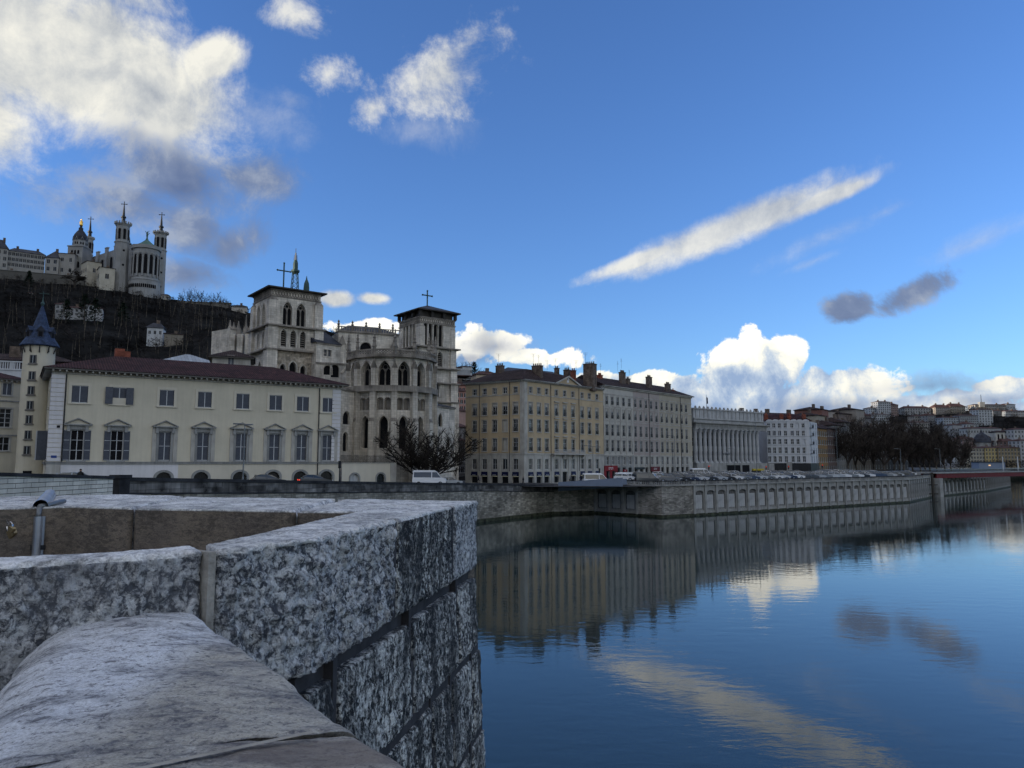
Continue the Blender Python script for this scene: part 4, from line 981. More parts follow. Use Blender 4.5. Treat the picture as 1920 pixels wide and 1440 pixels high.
w6 = thing('panelled_quay_wall', 'curving far stretch of panelled quay wall beyond the red bridge pier', 'wall')
bay_wall(w6, [(127, 223.5), (165, 262), (205, 310), (238, 360), (262, 430), (285, 520)], 4.3, 6.4)
bal = thing('quay_balustrade', 'far balustrade above the curving quay wall beyond the red bridge', 'balustrade')
balustrade(bal, [(127, 223.5), (165, 262), (205, 310), (238, 360), (262, 430)], 5.82, .82, .8)
w7 = thing('far_quay_wall', 'low dark quay wall closing the river at the foot of the far hill', 'wall')
m_ = MB(); strip(m_, [(285, 520, 6.2), (400, 575, 6.2), (900, 640, 6.2), (2400, 700, 6.2)], lambda z: -1, lambda z: z, 0.); m_.obj('wall_face', MATS['quay_rubble'], w7)
# ---------------------------------------------------------------- generic building pieces
def hip(mb, x0, x1, y0, y1, z, rise, m=0, ov=.6, inset=None, inset1=None):
    x0 -= ov; x1 += ov; y0 -= ov; y1 += ov; ym = (y0 + y1) / 2; h = (y1 - y0) / 2
    i0 = h if inset is None else inset; i1 = i0 if inset1 is None else inset1
    if (x1 - x0) < i0 + i1: i0 = i1 = (x1 - x0) / 2 - .01
    a, b = (x0 + i0, ym, z + rise), (x1 - i1, ym, z + rise)
    mb.poly([(x0, y0, z), (x1, y0, z), b, a], m); mb.poly([(x1, y1, z), (x0, y1, z), a, b], m)
    mb.poly([(x0, y1, z), (x0, y0, z), a], m); mb.poly([(x1, y0, z), (x1, y1, z), b], m)
def eaves(mb, x0, x1, y0, y1, z, ov, th=.22, m=0, dent=None, dm=0, sides='fl'):
    mb.box(x0 - ov, x1 + ov, y0 - ov, y1 + ov, z - th, z - .01, m)
    if dent:
        n = int((x1 - x0) / dent)
        for i in range(n + 1):
            x = x0 + (x1 - x0) * i / n; mb.box(x - .09, x + .09, y0 - ov * .85, y0 - .01, z - th - .22, z - th - .005, dm)
        n = int((y1 - y0) / dent)
        for i in range(n + 1):
            y = y0 + (y1 - y0) * i / n; mb.box(x0 - ov * .85, x0 - .01, y - .09, y + .09, z - th - .22, z - th - .005, dm)
def rowwin(root, mb, p0, p1, z0, z1, cols, rows, depth=.3, m=0, exc={}, mats=None):
    """cols: distances along p0-p1; rows: (zb, h, w, style, kind, surround, bars). Missing ones: exc[(r,c)] = None"""
    holes = []; info = []
    for r_, (zb, h, w_, st, kd, su, bars) in enumerate(rows):
        for c_, u in enumerate(cols):
            s_ = exc.get((r_, c_), st)
            if s_ is None: continue
            holes.append((u, zb, w_, h, kd)); info.append((w_, h, s_, kd, su, bars))
    outs = wallface(mb, p0, p1, z0, z1, holes, m, depth)
    for (loc, rz), (w_, h, s_, kd, su, bars) in zip(outs, info):
        place('window', window_mesh(w_, h, s_, kd, depth, su, bars, mats), root, loc, rz)
def bldg(name, label, cat, A, B, z0):
    L = math.hypot(B[0] - A[0], B[1] - A[1])
    return thing(name, label, cat, (A[0], A[1], z0), math.atan2(B[1] - A[1], B[0] - A[0])), L
def chimney(root, x, y, z0, h, w=1.6, d=.8, pots=4, mat_='chimney'):
    mb = MB(); mb.box(x - w / 2, x + w / 2, y - d / 2, y + d / 2, z0, z0 + h); mb.box(x - w / 2 - .1, x + w / 2 + .1, y - d / 2 - .1, y + d / 2 + .1, z0 + h, z0 + h + .18)
    for i in range(pots):
        cx_ = x - w / 2 + w * (i + .5) / pots; mb.lathe(cx_, y, [(.17, z0 + h + .18), (.13, z0 + h + .75)], 7)
    return mb.obj('chimney', MATS[mat_], root)
def aerial(root, x, y, z, h=2.6):
    mb = MB(); h *= .75; mb.tube((x, y, z), (x, y, z + h), .025, n=4)
    for i in range(4): mb.tube((x - .6 + .08 * i, y + .1 * i - .2, z + h - .25 * i), (x + .6 - .08 * i, y + .2 - .1 * i, z + h - .25 * i), .018, n=4)
    mb.obj('aerial', MATS['iron'], root)
# ---------------------------------------------------------------- cream palace
A, B = V2(at(94, 780, 90.6)), V2(at(638, 780, 111))
zs = 6.0
cp, L = bldg('palace_building', 'long cream yellow palace with red tiled hip roof and pedimented shuttered windows', 'palace', A, B, 0)
ZE = 21.4; D_ = 15.5; ZB = 10.0
ucol = [on_line(A, B, p, 740) for p in (149, 226, 313, 385, 456, 518, 569, 617)]
lcol = [on_line(A, B, p, 830) for p in (145, 217, 309, 380, 452, 514, 565, 613)]
lcol = [(a + b) / 2 for a, b in zip(ucol, lcol)]
UZ, LZ = zat(750, 92), zat(865, 92)
mb = MB()
Y_ = 93
rowwin(cp, mb, (0, 0), (L, 0), ZB, 16.0, lcol, [(10.25, 3.75, 1.42, 'shut', 'rect', .30, 2)], .22, 0, {(0, 0): 'open', (0, 1): 'open'}, ('pale_frame', 'void', 'grey_stone', 'blue_shutter'))
rowwin(cp, mb, (0, 0), (L, 0), 16.0, ZE, lcol, [(17.35, 2.15, 1.75, 'shut', 'rect', .34, 1)], .12, 0, {}, ('pale_frame', 'glass', 'cream_plaster_pale', 'blue_shutter'))
mb.poly([(L, 0, ZB), (L, D_, ZB), (L, D_, ZE), (L, 0, ZE)]); mb.poly([(L, D_, ZB), (0, D_, ZB), (0, D_, ZE), (L, D_, ZE)])
rowwin(cp, mb, (0, D_), (0, 0), ZB, ZE, [D_ - 6.2, D_ - 2.8], [(10.4, 3.7, 1.3, 'shut', 'rect', .25, 2), (16.9, 2.3, 1.3, 'shut', 'rect', .25, 1)], .2, 0, {}, ('pale_frame', 'glass', 'cream_plaster_pale', 'blue_shutter'))
mb.obj('wall', MATS['cream_plaster'], cp)
# ground floor: pale band with arched cellar openings
acol = [on_line(A, B, p, 890) for p in (307, 377, 450, 512, 563, 612)]
g0 = MB(); wallface(g0, (0, 0), (acol[0] - 0 + 1.7, 0), zs, ZB - .22, [(acol[0], 6.2, 1.9, 2.55, 'round')], 0, .4); g0.obj('whitewashed_wall', MATS['white_band'], cp)
g1 = MB(); x0 = acol[0] + 1.7; outs = wallface(g1, (x0, 0), (L, 0), zs, ZB - .22, [(u - x0, 6.2, 1.9, 2.55, 'round') for u in acol[1:]], 0, .4)
g1.poly([(L, 0, zs), (L, D_, zs), (L, D_, ZB - .22), (L, 0, ZB - .22)]); g2 = MB(); g2.poly([(0, D_, zs), (0, 0, zs), (0, 0, ZB - .22), (0, D_, ZB - .22)]); g2.obj('return_wall', MATS['cream_plaster_pale'], cp)
g1.obj('ground_floor_wall', MATS['cream_plaster_pale'], cp)
for u in acol: place('cellar_window', window_mesh(1.9, 2.55, 'plain', 'round', .4, .28, 2, ('dark_metal', 'dark_glass', 'grey_stone', 'shutter')), cp, (u, .4, 6.2))
mb = MB(); mb.box(-.12, L + .12, -.12, .0, ZB - .22, ZB); mb.box(-.18, L + .18, -.18, -.0, ZB, ZB + .1); mb.box(-.12, -.0, .01, D_, ZB - .22, ZB + .1); mb.obj('belt_course', MATS['grey_stone'], cp)
# pediments on consoles over the lower windows
pm = MB()
for x in (-1, 1): pm.box(x * .98 - .17, x * .98 + .17, -.28, 0, -.75, .0, 0)
pm.box(-1.15, 1.15, -.10, 0, -.45, 0, 0); pm.box(-1.5, 1.5, -.42, 0, 0, .16, 0)
pm.poly([(-1.2, -.16, .16), (1.2, -.16, .16), (0, -.16, .78)], 1)
for s in (-1, 1):
    a = [(s * 1.62, 0.16), (s * 1.40, .16), (0, .78), (0, .95)]
    f = [(x, -.44, z) for x, z in a]; k = [(x, 0, z) for x, z in a]
    pm.poly(f); pm.poly([f[0], f[3], k[3], k[0]]); pm.poly([f[1], f[2], k[2], k[1]]); pm.poly([f[0], f[1], k[1], k[0]])
pmm = pm.mesh('pediment', [MATS['grey_stone'], MATS['cream_plaster_pale']])
side = MB(); side.box(-.24, .24, -.1, -.001, 10.15, 14.45); sidem = side.mesh('window_pilaster', MATS['light_stone'])
for i, u in enumerate(lcol):
    place('pediment', pmm, cp, (u, 0, 14.55))
    if i > 1:
        for s in (-1, 1): place('window_pilaster', sidem, cp, (u + s * 1.28, 0, 0))
# half open window with raised sill at the second upper bay: side leaves folded back
u = lcol[1]
for s in (-1, 1): mb = MB(); mb.box(u + s * 1.18 - .42, u + s * 1.18 + .42, -.26, -.2, 17.35, 19.5); mb.obj('open_shutter', MATS['shutter'], cp)
mb = MB(); mb.box(u - .76, u + .76, -.14, -.06, 17.35, 18.15); mb.obj('infill_panel', MATS['cream_plaster_pale'], cp)
# rusticated corners
for (x0, x1, nm) in ((0, 1.35, 0), (L - 1.2, L, 0)):
    mb = MB(); z = ZB + .1; i = 0
    while z < ZE - .5:
        h = .56; mb.box(x0 - .08, x1, -.09, -.001, z + .07, min(z + h, ZE - .45)); 
        if x0 == 0: mb.box(-.09, -.001, .0, 1.3, z + .07, min(z + h, ZE - .45))
        z += h
    mb.obj('quoin', MATS['white_band'], cp)
mb = MB(); mb.box(-.1, 1.4, -.12, -.001, zs, ZB - .25); mb.obj('corner_plinth', MATS['light_stone'], cp)
for x in (1.46, on_line(A, B, 597, 800)):
    mb = MB(); mb.tube((x, -.12, ZB - 2.5 if x > 3 else ZB), (x, -.12, ZE - .5), .07); mb.obj('drainpipe', MATS['dark_metal'], cp)
mb = MB(); mb.box(.35, .95, -.12, -.095, 10.55, 10.85); mb.obj('street_plate', MATS['blue_plate'], cp)
mb = MB(); mb.box(.75, 1.1, -.13, -.095, 14.2, 14.5); mb.obj('wall_vent', MATS['void'], cp)
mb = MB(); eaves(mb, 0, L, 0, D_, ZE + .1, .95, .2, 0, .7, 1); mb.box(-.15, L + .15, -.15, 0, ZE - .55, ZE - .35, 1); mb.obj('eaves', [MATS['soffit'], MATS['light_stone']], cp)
mb = MB(); hip(mb, 0, L, 0, D_, ZE + .12, 2.95, 0, 1.1, 8.6, 9.); mb.obj('roof', MATS['red_tile'], cp)
mb = MB(); mb.box(7.4, 8.6, 8.2, 9.2, ZE + 2, ZE + 4.2); mb.box(8.62, 9.3, 8.2, 9.2, ZE + 2, ZE + 3.9); mb.obj('chimney', MATS['brick_red'], cp)
mb = MB()                                               # tall shuttered bay on the left return
mb.box(-1.15, -.001, 2.2, 5.4, 10.3, 13.9, 0)
for i in range(5):
    y = 2.2 + 3.2 * i / 4; mb.box(-1.2, -1.15, y - .05, y + .05, 10.3, 13.9, 1)
for z in (10.3, 11.4, 12.6, 13.8): mb.box(-1.2, -1.15, 2.2, 5.4, z, z + .09, 1)
mb.obj('shuttered_bay', [MATS['blue_shutter'], MATS['pale_frame']], cp)
# ---------------------------------------------------------------- stair tower with the slate cone
tcn = at(62, 800, 101.5); tz = 6.4
tw = thing('stair_tower', 'round cream stair tower with conical slate roof left of the palace', 'tower', (tcn.x + .2, tcn.y, 0), R(32))
ZT = zat(648, 101); r_ = 1.9
mb = MB(); n = 20; holes = {}
mb.lathe(0, 0, [(r_, tz), (r_, ZT)], n, 0, cap=False); mb.obj('wall', MATS['cream_plaster'], tw, smooth=True)
wm = MB(); wm.box(-.42, .42, -.1, .05, 0, 1.15, 2); wm.box(-.3, .3, -.12, -.1, .08, 1.07, 1); wm.box(-.03, .03, -.14, -.12, .08, 1.07, 0); wm.box(-.55, .55, -.2, .05, -.16, 0, 2)
wmm = wm.mesh('window', [MATS['pale_frame'], MATS['dark_glass'], MATS['soffit'], MATS['shutter']])
for i, py in enumerate((680, 711, 739, 767, 794, 823, 852)):
    a_ = R(-90 - 20); z = zat(py, 99) ; place('window', wmm, tw, ((r_ - .04) * math.cos(a_), (r_ - .04) * math.sin(a_), z), a_ + PI / 2)
for i in range(12):
    mb = MB(); a_ = 2 * PI * i / 12; c, s = math.cos(a_), math.sin(a_); mb.tube((c * r_, s * r_, ZT - 1.1), (c * (r_ + .36), s * (r_ + .36), ZT - .05), .1, n=4); mb.tube((c * (r_ + .3), s * (r_ + .3), ZT - 1.0), (c * (r_ + .3), s * (r_ + .3), ZT - .1), .08, n=4); mb.obj('bracket', MATS['dark_wood'], tw)
ap = zat(572, 101) - ZT
mb = MB(); mb.lathe(0, 0, [(r_ + .42, ZT - .12), (r_ + .50, ZT), (r_ - .18, ZT + 1.1), (.92, ZT + ap * .5), (.12, ZT + ap)], 12, 0); mb.obj('roof', MATS['slate'], tw)
mb = MB(); mb.lathe(0, 0, [(.14, ZT + ap), (.26, ZT + ap + .3), (.1, ZT + ap + .6), (.06, ZT + ap + .9), (.03, ZT + ap + 2.)], 8); mb.tube((-.5, 0, ZT + ap + 1.7), (.7, 0, ZT + ap + 1.75), .04, n=4); mb.obj('finial', MATS['verdigris_iron'], tw)
for k in range(5):
    a_ = R(-90 + (k - 2) * 60); c, s = math.cos(a_), math.sin(a_)
    d_ = MB(); d_.box(-.34, .34, -1.05, 1.0, 0, 1.0, 0); d_.poly([(-.5, -1.15, 1.0), (.5, -1.15, 1.0), (0, -1.15, 1.65)], 0); d_.poly([(-.5, -1.15, 1.), (0, -1.15, 1.65), (0, 1, 1.65), (-.5, 1., 1.)], 1); d_.poly([(.5, -1.15, 1.), (0, -1.15, 1.65), (0, 1, 1.65), (.5, 1., 1.)], 1); d_.box(-.22, .22, -1.08, -1.05, .15, .85, 2)
    d_.obj('dormer', [MATS['slate_roof'], MATS['slate'], MATS['void']], tw, loc=(c * .62, s * .62, ZT + .95), rotz=a_ + PI / 2)
mb = MB(); mb.box(-.5, .5, -r_ - .06, -r_ + .3, 6.6, 8.9); mb.obj('door', MATS['void'], tw, rotz=R(-14))
# left wing beyond the tower
A2, B2 = V2(at(-75, 780, 100)), V2(at(44, 780, 106)); zw = zat(712, 104)
lw, L2 = bldg('wing_building', 'cream wing with tiled eaves at the left edge beside the stair tower', 'building', A2, B2, 0)
mb = MB(); c2 = [on_line(A2, B2, p, 780) for p in (-62, -25, 10)]
rowwin(lw, mb, (0, 0), (L2, 0), 6.4, zw, c2, [(zat(845, 104), 1.9, 1.5, 'plain', 'rect', .2, 1), (zat(801, 104), 2.6, 1.45, 'plain', 'rect', .2, 3), (zat(741, 104), 1.75, 1.1, 'shut', 'rect', .2, 1)], .2)
mb.poly([(L2, 0, 6.4), (L2, 9, 6.4), (L2, 9, zw), (L2, 0, zw)]); mb.poly([(0, 9, 6.4), (0, 0, 6.4), (0, 0, zw), (0, 9, zw)]); mb.obj('wall', MATS['cream_plaster'], lw)
mb = MB(); mb.box(-.1, L2, -.1, -.001, zat(753, 104), zat(753, 104) + .2); mb.box(-.1, L2, -.1, -.001, zat(817, 104), zat(817, 104) + .16); mb.obj('belt_course', MATS['grey_stone'], lw)
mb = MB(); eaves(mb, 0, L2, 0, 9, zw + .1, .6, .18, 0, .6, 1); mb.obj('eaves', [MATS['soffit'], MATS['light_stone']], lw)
mb = MB(); hip(mb, 0, L2, 0, 9, zw + .12, 1.6, 0, .7); mb.obj('roof', MATS['red_tile'], lw)
A3, B3 = V2(at(-90, 680, 121)), V2(at(42, 680, 124)); z3 = zat(692, 122)
tr, L3 = bldg('terrace_house', 'house with a white roof balustrade showing behind the cream wing', 'house', A3, B3, 0)
mb = MB(); mb.box(0, L3 + 9, 0, 8, 6, z3); mb.obj('wall', MATS['white_plaster'], tr)
mb = MB(); mb.box(-.1, L3, -.15, .2, z3, z3 + .25); mb.box(-.1, L3, -.15, .2, z3 + 1.35, z3 + 1.55)
for i in range(int(L3 / .34)):
    x = i * .34; mb.box(x, x + (.6 if i % 8 == 0 else .15), -.06, .1, z3 + .25, z3 + 1.35)
mb.obj('balustrade', MATS['white_plaster'], tr)
mb = MB(); hip(mb, 0, L3 + 7, 2.5, 10, z3 + 2.0, 1.5, 0, .5); mb.box(0, L3 + 7, 2.5, 10, z3, z3 + 2.0); mb.obj('roof', MATS['dark_tile'], tr)
mb = MB(); mb.box(L3 - 3.2, L3 - 1.4, 4, 5, z3 + 2.5, z3 + 4.6); mb.obj('chimney', MATS['chimney'], tr)
# low annexe with arched doors, terrace railing on top
A4, B4 = V2(at(641, 880, 111.3)), V2(at(742, 880, 119)); z4 = zat(869, 112)
an, L4 = bldg('annexe', 'low cream annexe with two arched doors below the apse terrace', 'annexe', A4, B4, 0)
ac = [on_line(A4, B4, p, 885) for p in (665, 714)]
mb = MB(); wallface(mb, (0, 0), (L4, 0), 5.2, z4, [(ac[0], 5.3, 1.6, 3.0, 'round'), (ac[1], 5.3, 1.6, 3.0, 'round')], 0, .3); mb.poly([(L4, 0, 5.2), (L4, 8, 5.2), (L4, 8, z4), (L4, 0, z4)]); mb.poly([(0, 0, z4), (L4, 0, z4), (L4, 8, z4), (0, 8, z4)]); mb.obj('wall', MATS['cream_plaster_pale'], an)
place('door', window_mesh(1.6, 3.0, 'plain', 'round', .3, .22, 2, ('pale_frame', 'pale_frame', 'grey_stone', 'shutter')), an, (ac[0], .3, 5.3))
place('door', window_mesh(1.6, 3.0, 'plain', 'round', .3, .22, 2, ('dark_metal', 'dark_glass', 'grey_stone', 'shutter')), an, (ac[1], .3, 5.3))
mb = MB(); mb.box(L4 - 1.1, L4 + .05, -.06, -.001, 5.2, z4 - .02); mb.box(-.05, L4 + .1, -.1, -.001 + .1, z4, z4 + .12); mb.obj('quoin', MATS['light_stone'], an)
mb = MB(); mb.box(0, L4, .3, .36, z4 + 1.15, z4 + 1.2); mb.box(0, L4, .3, .36, z4 + .2, z4 + .25)
for i in range(int(L4 / .16)): mb.box(i * .16, i * .16 + .03, .31, .35, z4 + .12, z4 + 1.15)
mb.obj('railing', MATS['iron'], an)
# house behind the palace with glazed zinc roof, and small tiled house before the cathedral
A5, B5 = V2(at(290, 680, 128)), V2(at(425, 690, 134)); z5 = zat(679, 128)
zh, L5 = bldg('zinc_roofed_hall', 'hall with a pale blue zinc pyramid roof rising behind the palace ridge', 'hall', A5, B5, 0)
mb = MB(); mb.box(0, L5, 0, 11, 6, z5); mb.obj('wall', MATS['cream_plaster_pale'], zh)
mb = MB(); hip(mb, 0, L5, 0, 11, z5, zat(662, 134) - z5, 0, .4); mb.obj('roof', MATS['zinc'], zh)
A6, B6 = V2(at(398, 670, 126)), V2(at(470, 670, 128)); z6 = zat(668, 126)
sh, L6 = bldg('tiled_house', 'small house with brown hipped tile roof tucked before the cathedral tower', 'house', A6, B6, 0)
mb = MB(); rowwin(sh, mb, (0, 0), (L6, 0), 6, z6, [on_line(A6, B6, 433, 680)], [(zat(683, 126), 1.6, .9, 'shut', 'rect', .12, 1)], .15); mb.poly([(L6, 0, 6), (L6, 8, 6), (L6, 8, z6), (L6, 0, z6)]); mb.obj('wall', MATS['light_stone'], sh)
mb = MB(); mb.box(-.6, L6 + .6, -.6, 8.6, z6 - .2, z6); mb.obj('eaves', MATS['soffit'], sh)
mb = MB(); hip(mb, 0, L6, 0, 8, z6 + .01, 1.8, 0, .8); mb.obj('roof', MATS['dark_tile'], sh)
# ---------------------------------------------------------------- cathedral
cath = thing('cathedral', 'gothic stone cathedral with rounded apse and two square bell towers rising behind the palace', 'cathedral')
GM = [MATS['gothic_stone'], MATS['gothic_trim'], MATS['patched_stone']]
GW = ('gothic_trim', 'void', 'gothic_stone', 'shutter')
def cross(mb, x, y, z, h, w, t=.16, ang=0.):
    c, s = math.cos(ang), math.sin(ang)
    mb.tube((x, y, z), (x, y, z + h), t, n=6); zc = z + h * .70
    mb.tube((x - w * c, y - w * s, zc), (x + w * c, y + w * s, zc), t * .9, n=6)
    for (px_, py_, pz_) in ((x - w * c, y - w * s, zc), (x + w * c, y + w * s, zc), (x, y, z + h)): mb.lathe(px_, py_, [(t * .6, pz_ - t * 1.3), (t * 1.6, pz_), (t * .6, pz_ + t * 1.3)], 6)
def bell_tower(C0, rz, W, z0, zt, strings, front, left, roofrise, name):
    """square tower, C0 nearest corner; local +x runs along the front face, +y along the left face (inward)"""
    t = bpy.data.objects.new(name, None); COL.objects.link(t); t.parent = cath; t.location = (C0[0], C0[1], 0); t.rotation_euler = (0, 0, rz)
    mb = MB(); wins = []
    zz = [z0] + strings + [zt]
    def face(p0, p1, spec):
        for (za, zb) in zip(zz, zz[1:]):
            hs_ = [(u * W, zb_, w_, h_, k) for (u, zb_, w_, h_, k, st) in spec if za <= zb_ < zb]
            sp = [st for (u, zb_, w_, h_, k, st) in spec if za <= zb_ < zb]
            m_ = 2 if (za, zb) == (zz[0], zz[1]) and name == 'bell_tower' and p0 == (0, 0) else 0
            for (loc, r_), (u, zb_, w_, h_, k), st in zip(wallface(mb, p0, p1, za, zb, hs_, m_, .55), hs_, sp): wins.append((loc, r_, w_, h_, k, st))
    face((0, 0), (W, 0), front); face((0, W), (0, 0), left)
    mb.poly([(W, 0, z0), (W, W, z0), (W, W, zt), (W, 0, zt)]); mb.poly([(W, W, z0), (0, W, z0), (0, W, zt), (W, W, zt)])
    mb.obj('wall', GM, t)
    for (loc, r_, w_, h_, k, st) in wins: place('window', window_mesh(w_, h_, st, k, .55, .22, 2, GW, .10), t, loc, r_)
    for (x, y) in ((0, 0), (W, 0), (0, W), (W, W)):          # stepped corner buttresses
        mb = MB(); sx_ = -1 if x == 0 else 1; sy_ = -1 if y == 0 else 1
        for i, (za, zb) in enumerate(zip(zz, zz[1:])):
            o = .75 - .17 * i; iw = 1.25
            xa, xb = sorted((x + sx_ * o, x - sx_ * iw)); ya, yb = sorted((y + sy_ * o, y - sy_ * iw)); top = zb if i < len(zz) - 2 else zt - 2.2
            mb.box(xa, xb, ya, yb, za, top); xm, ym = (xa + xb) / 2, (ya + yb) / 2
            if i == len(zz) - 2:
                mb.poly([(xa, ya, top), (xb, ya, top), (xm, ym, top + 1.5)], 1); mb.poly([(xb, ya, top), (xb, yb, top), (xm, ym, top + 1.5)], 1); mb.poly([(xb, yb, top), (xa, yb, top), (xm, ym, top + 1.5)], 1); mb.poly([(xa, yb, top), (xa, ya, top), (xm, ym, top + 1.5)], 1)
        mb.obj('buttress', GM, t)
    for z in strings:
        mb = MB(); mb.box(-.98, W + .98, -.98, W + .98, z - .14, z + .14, 1); mb.obj('string_course', GM, t)
    mb = MB(); mb.box(-.15, W + .15, -.15, W + .15, zt - 1.5, zt - 1.3, 1); mb.box(-.15, W + .15, -.15, W + .15, zt - .25, zt, 1)
    for i in range(int(W / .55)):
        for (a, b) in (((i + .5) * .55, -.1), ): mb.tube((a - .2, -.1, zt - 1.25), (a + .2, -.1, zt - .3), .07, n=4, m=1); mb.tube((a + .2, -.1, zt - 1.25), (a - .2, -.1, zt - .3), .07, n=4, m=1); mb.tube((-.1, a - .2, zt - 1.25), (-.1, a + .2, zt - .3), .07, n=4, m=1); mb.tube((-.1, a + .2, zt - 1.25), (-.1, a - .2, zt - .3), .07, n=4, m=1)
    mb.obj('parapet', GM, t)
    rf = MB(); ov = .95; rf.box(-ov, W + ov, -ov, W + ov, zt + .01 + roofrise[0], zt + .25 + roofrise[0], 0)
    c = W / 2; q = [(-ov, -ov), (W + ov, -ov), (W + ov, W + ov), (-ov, W + ov)]
    for a, b in zip(q, q[1:] + q[:1]): rf.poly([(a[0], a[1], zt + .26 + roofrise[0]), (b[0], b[1], zt + .26 + roofrise[0]), (c, c, zt + roofrise[1])], 1)
    if roofrise[0] > .1:
        for x in (0, W * .33, W * .67, W):
            for y in (0, W * .33, W * .67, W):
                if x in (0, W) or y in (0, W): rf.box(x - .3, x + .3, y - .3, y + .3, zt, zt + roofrise[0], 0)
        rf.box(.4, W - .4, .4, W - .4, zt, zt + roofrise[0], 0)
    rfo = rf.obj('roof', [MATS['dark_wood'], MATS['slate_roof']], t)
    return t
th = math.atan2(6, 7.7)
Cs = V2(at(507, 609, 138)); W1 = 9.8
s1, s2, top = zat(609, 138), zat(654, 138), zat(540, 138)
def fs(px): return on_line(Cs, (Cs[0] + math.cos(th), Cs[1] + math.sin(th)), px, 620) / W1
bt = bell_tower(Cs, th, W1, 5, top, [s2, s1],
    [(fs(538), s1 + .35, 1.85, top - s1 - 2.6, 'pointed', 'tracery'), (fs(563.5), s1 + .35, 1.85, top - s1 - 2.6, 'pointed', 'tracery'),
     (fs(532), s2 + .7, 1.1, 3.3, 'pointed', 'louver'), (fs(550), s2 + .7, 1.1, 3.3, 'pointed', 'louver'), (fs(568), s2 + .7, 1.1, 3.3, 'pointed', 'louver'),
     (fs(532), zat(706, 138), 1.1, 2.6, 'pointed', 'lancet'), (fs(551), zat(706, 138), 1.4, 3.2, 'pointed', 'lancet'), (fs(570), zat(706, 138), 1.1, 2.6, 'pointed', 'lancet')],
    [(.34, s1 + .35, 1.6, top - s1 - 2.7, 'pointed', 'louver'), (.62, s1 + .35, 1.6, top - s1 - 2.7, 'pointed', 'louver'), (.36, s2 + .7, 1.0, 3.2, 'pointed', 'louver'), (.64, s2 + .7, 1.0, 3.2, 'pointed', 'louver'), (.5, s2 - 5.5, 1.8, 3.6, 'pointed', 'lancet')], (.05, 1.5), 'bell_tower')
mb = MB(); cz = top + 1.5; cross(mb, W1 / 2 - .8, W1 / 2, cz - .2, zat(488, 143) - cz, 1.3, .14, R(0)); mb.obj('cross', MATS['verdigris_iron'], bt)
Cn = V2(at(787, 640, 158)); W2 = 9.0
n1_, n2_, n3_, n4_, ntop = zat(649, 158), zat(688, 158), zat(716, 158), zat(752, 158), zat(592, 158)
def fn(px): return on_line(Cn, (Cn[0] + math.cos(th), Cn[1] + math.sin(th)), px, 640) / W2
ht = ntop - n1_ - 1.6
bn2 = bell_tower(Cn, th, W2, 5, ntop, [n4_, n3_, n2_, n1_],
    [(fn(797.5), n1_ + .4, 1.1, ht, 'pointed', 'lancet'), (fn(806.5), n1_ + .4, 1.1, ht, 'pointed', 'lancet'), (fn(816.5), n1_ + .4, 1.1, ht, 'pointed', 'lancet'), (fn(826), n1_ + .4, 1.1, ht, 'pointed', 'lancet'),
     (fn(811), n2_ + .5, 1.3, n1_ - n2_ - 1.2, 'pointed', 'louver'), (fn(825), n2_ + .5, 1.3, n1_ - n2_ - 1.2, 'pointed', 'louver'),
     (fn(810), n3_ - 4.0 + 1, 1.1, 3.6, 'pointed', 'lancet'), (fn(820), n3_ - 2.9, 1.1, 3.2, 'pointed', 'lancet')],
    [(.28, n1_ + .4, 1.1, ht, 'pointed', 'lancet'), (.41, n1_ + .4, 1.1, ht, 'pointed', 'lancet'), (.59, n1_ + .4, 1.1, ht, 'pointed', 'lancet'), (.72, n1_ + .4, 1.1, ht, 'pointed', 'lancet')], (1.3, 3.6), 'north_bell_tower')
bn2.name = 'bell_tower'
mb = MB(); cross(mb, W2 / 2, W2 / 2, ntop + 3.4, zat(541, 162) - ntop - 3.4, 1.25, .15, 0.); mb.obj('cross', MATS['verdigris_iron'], bn2)
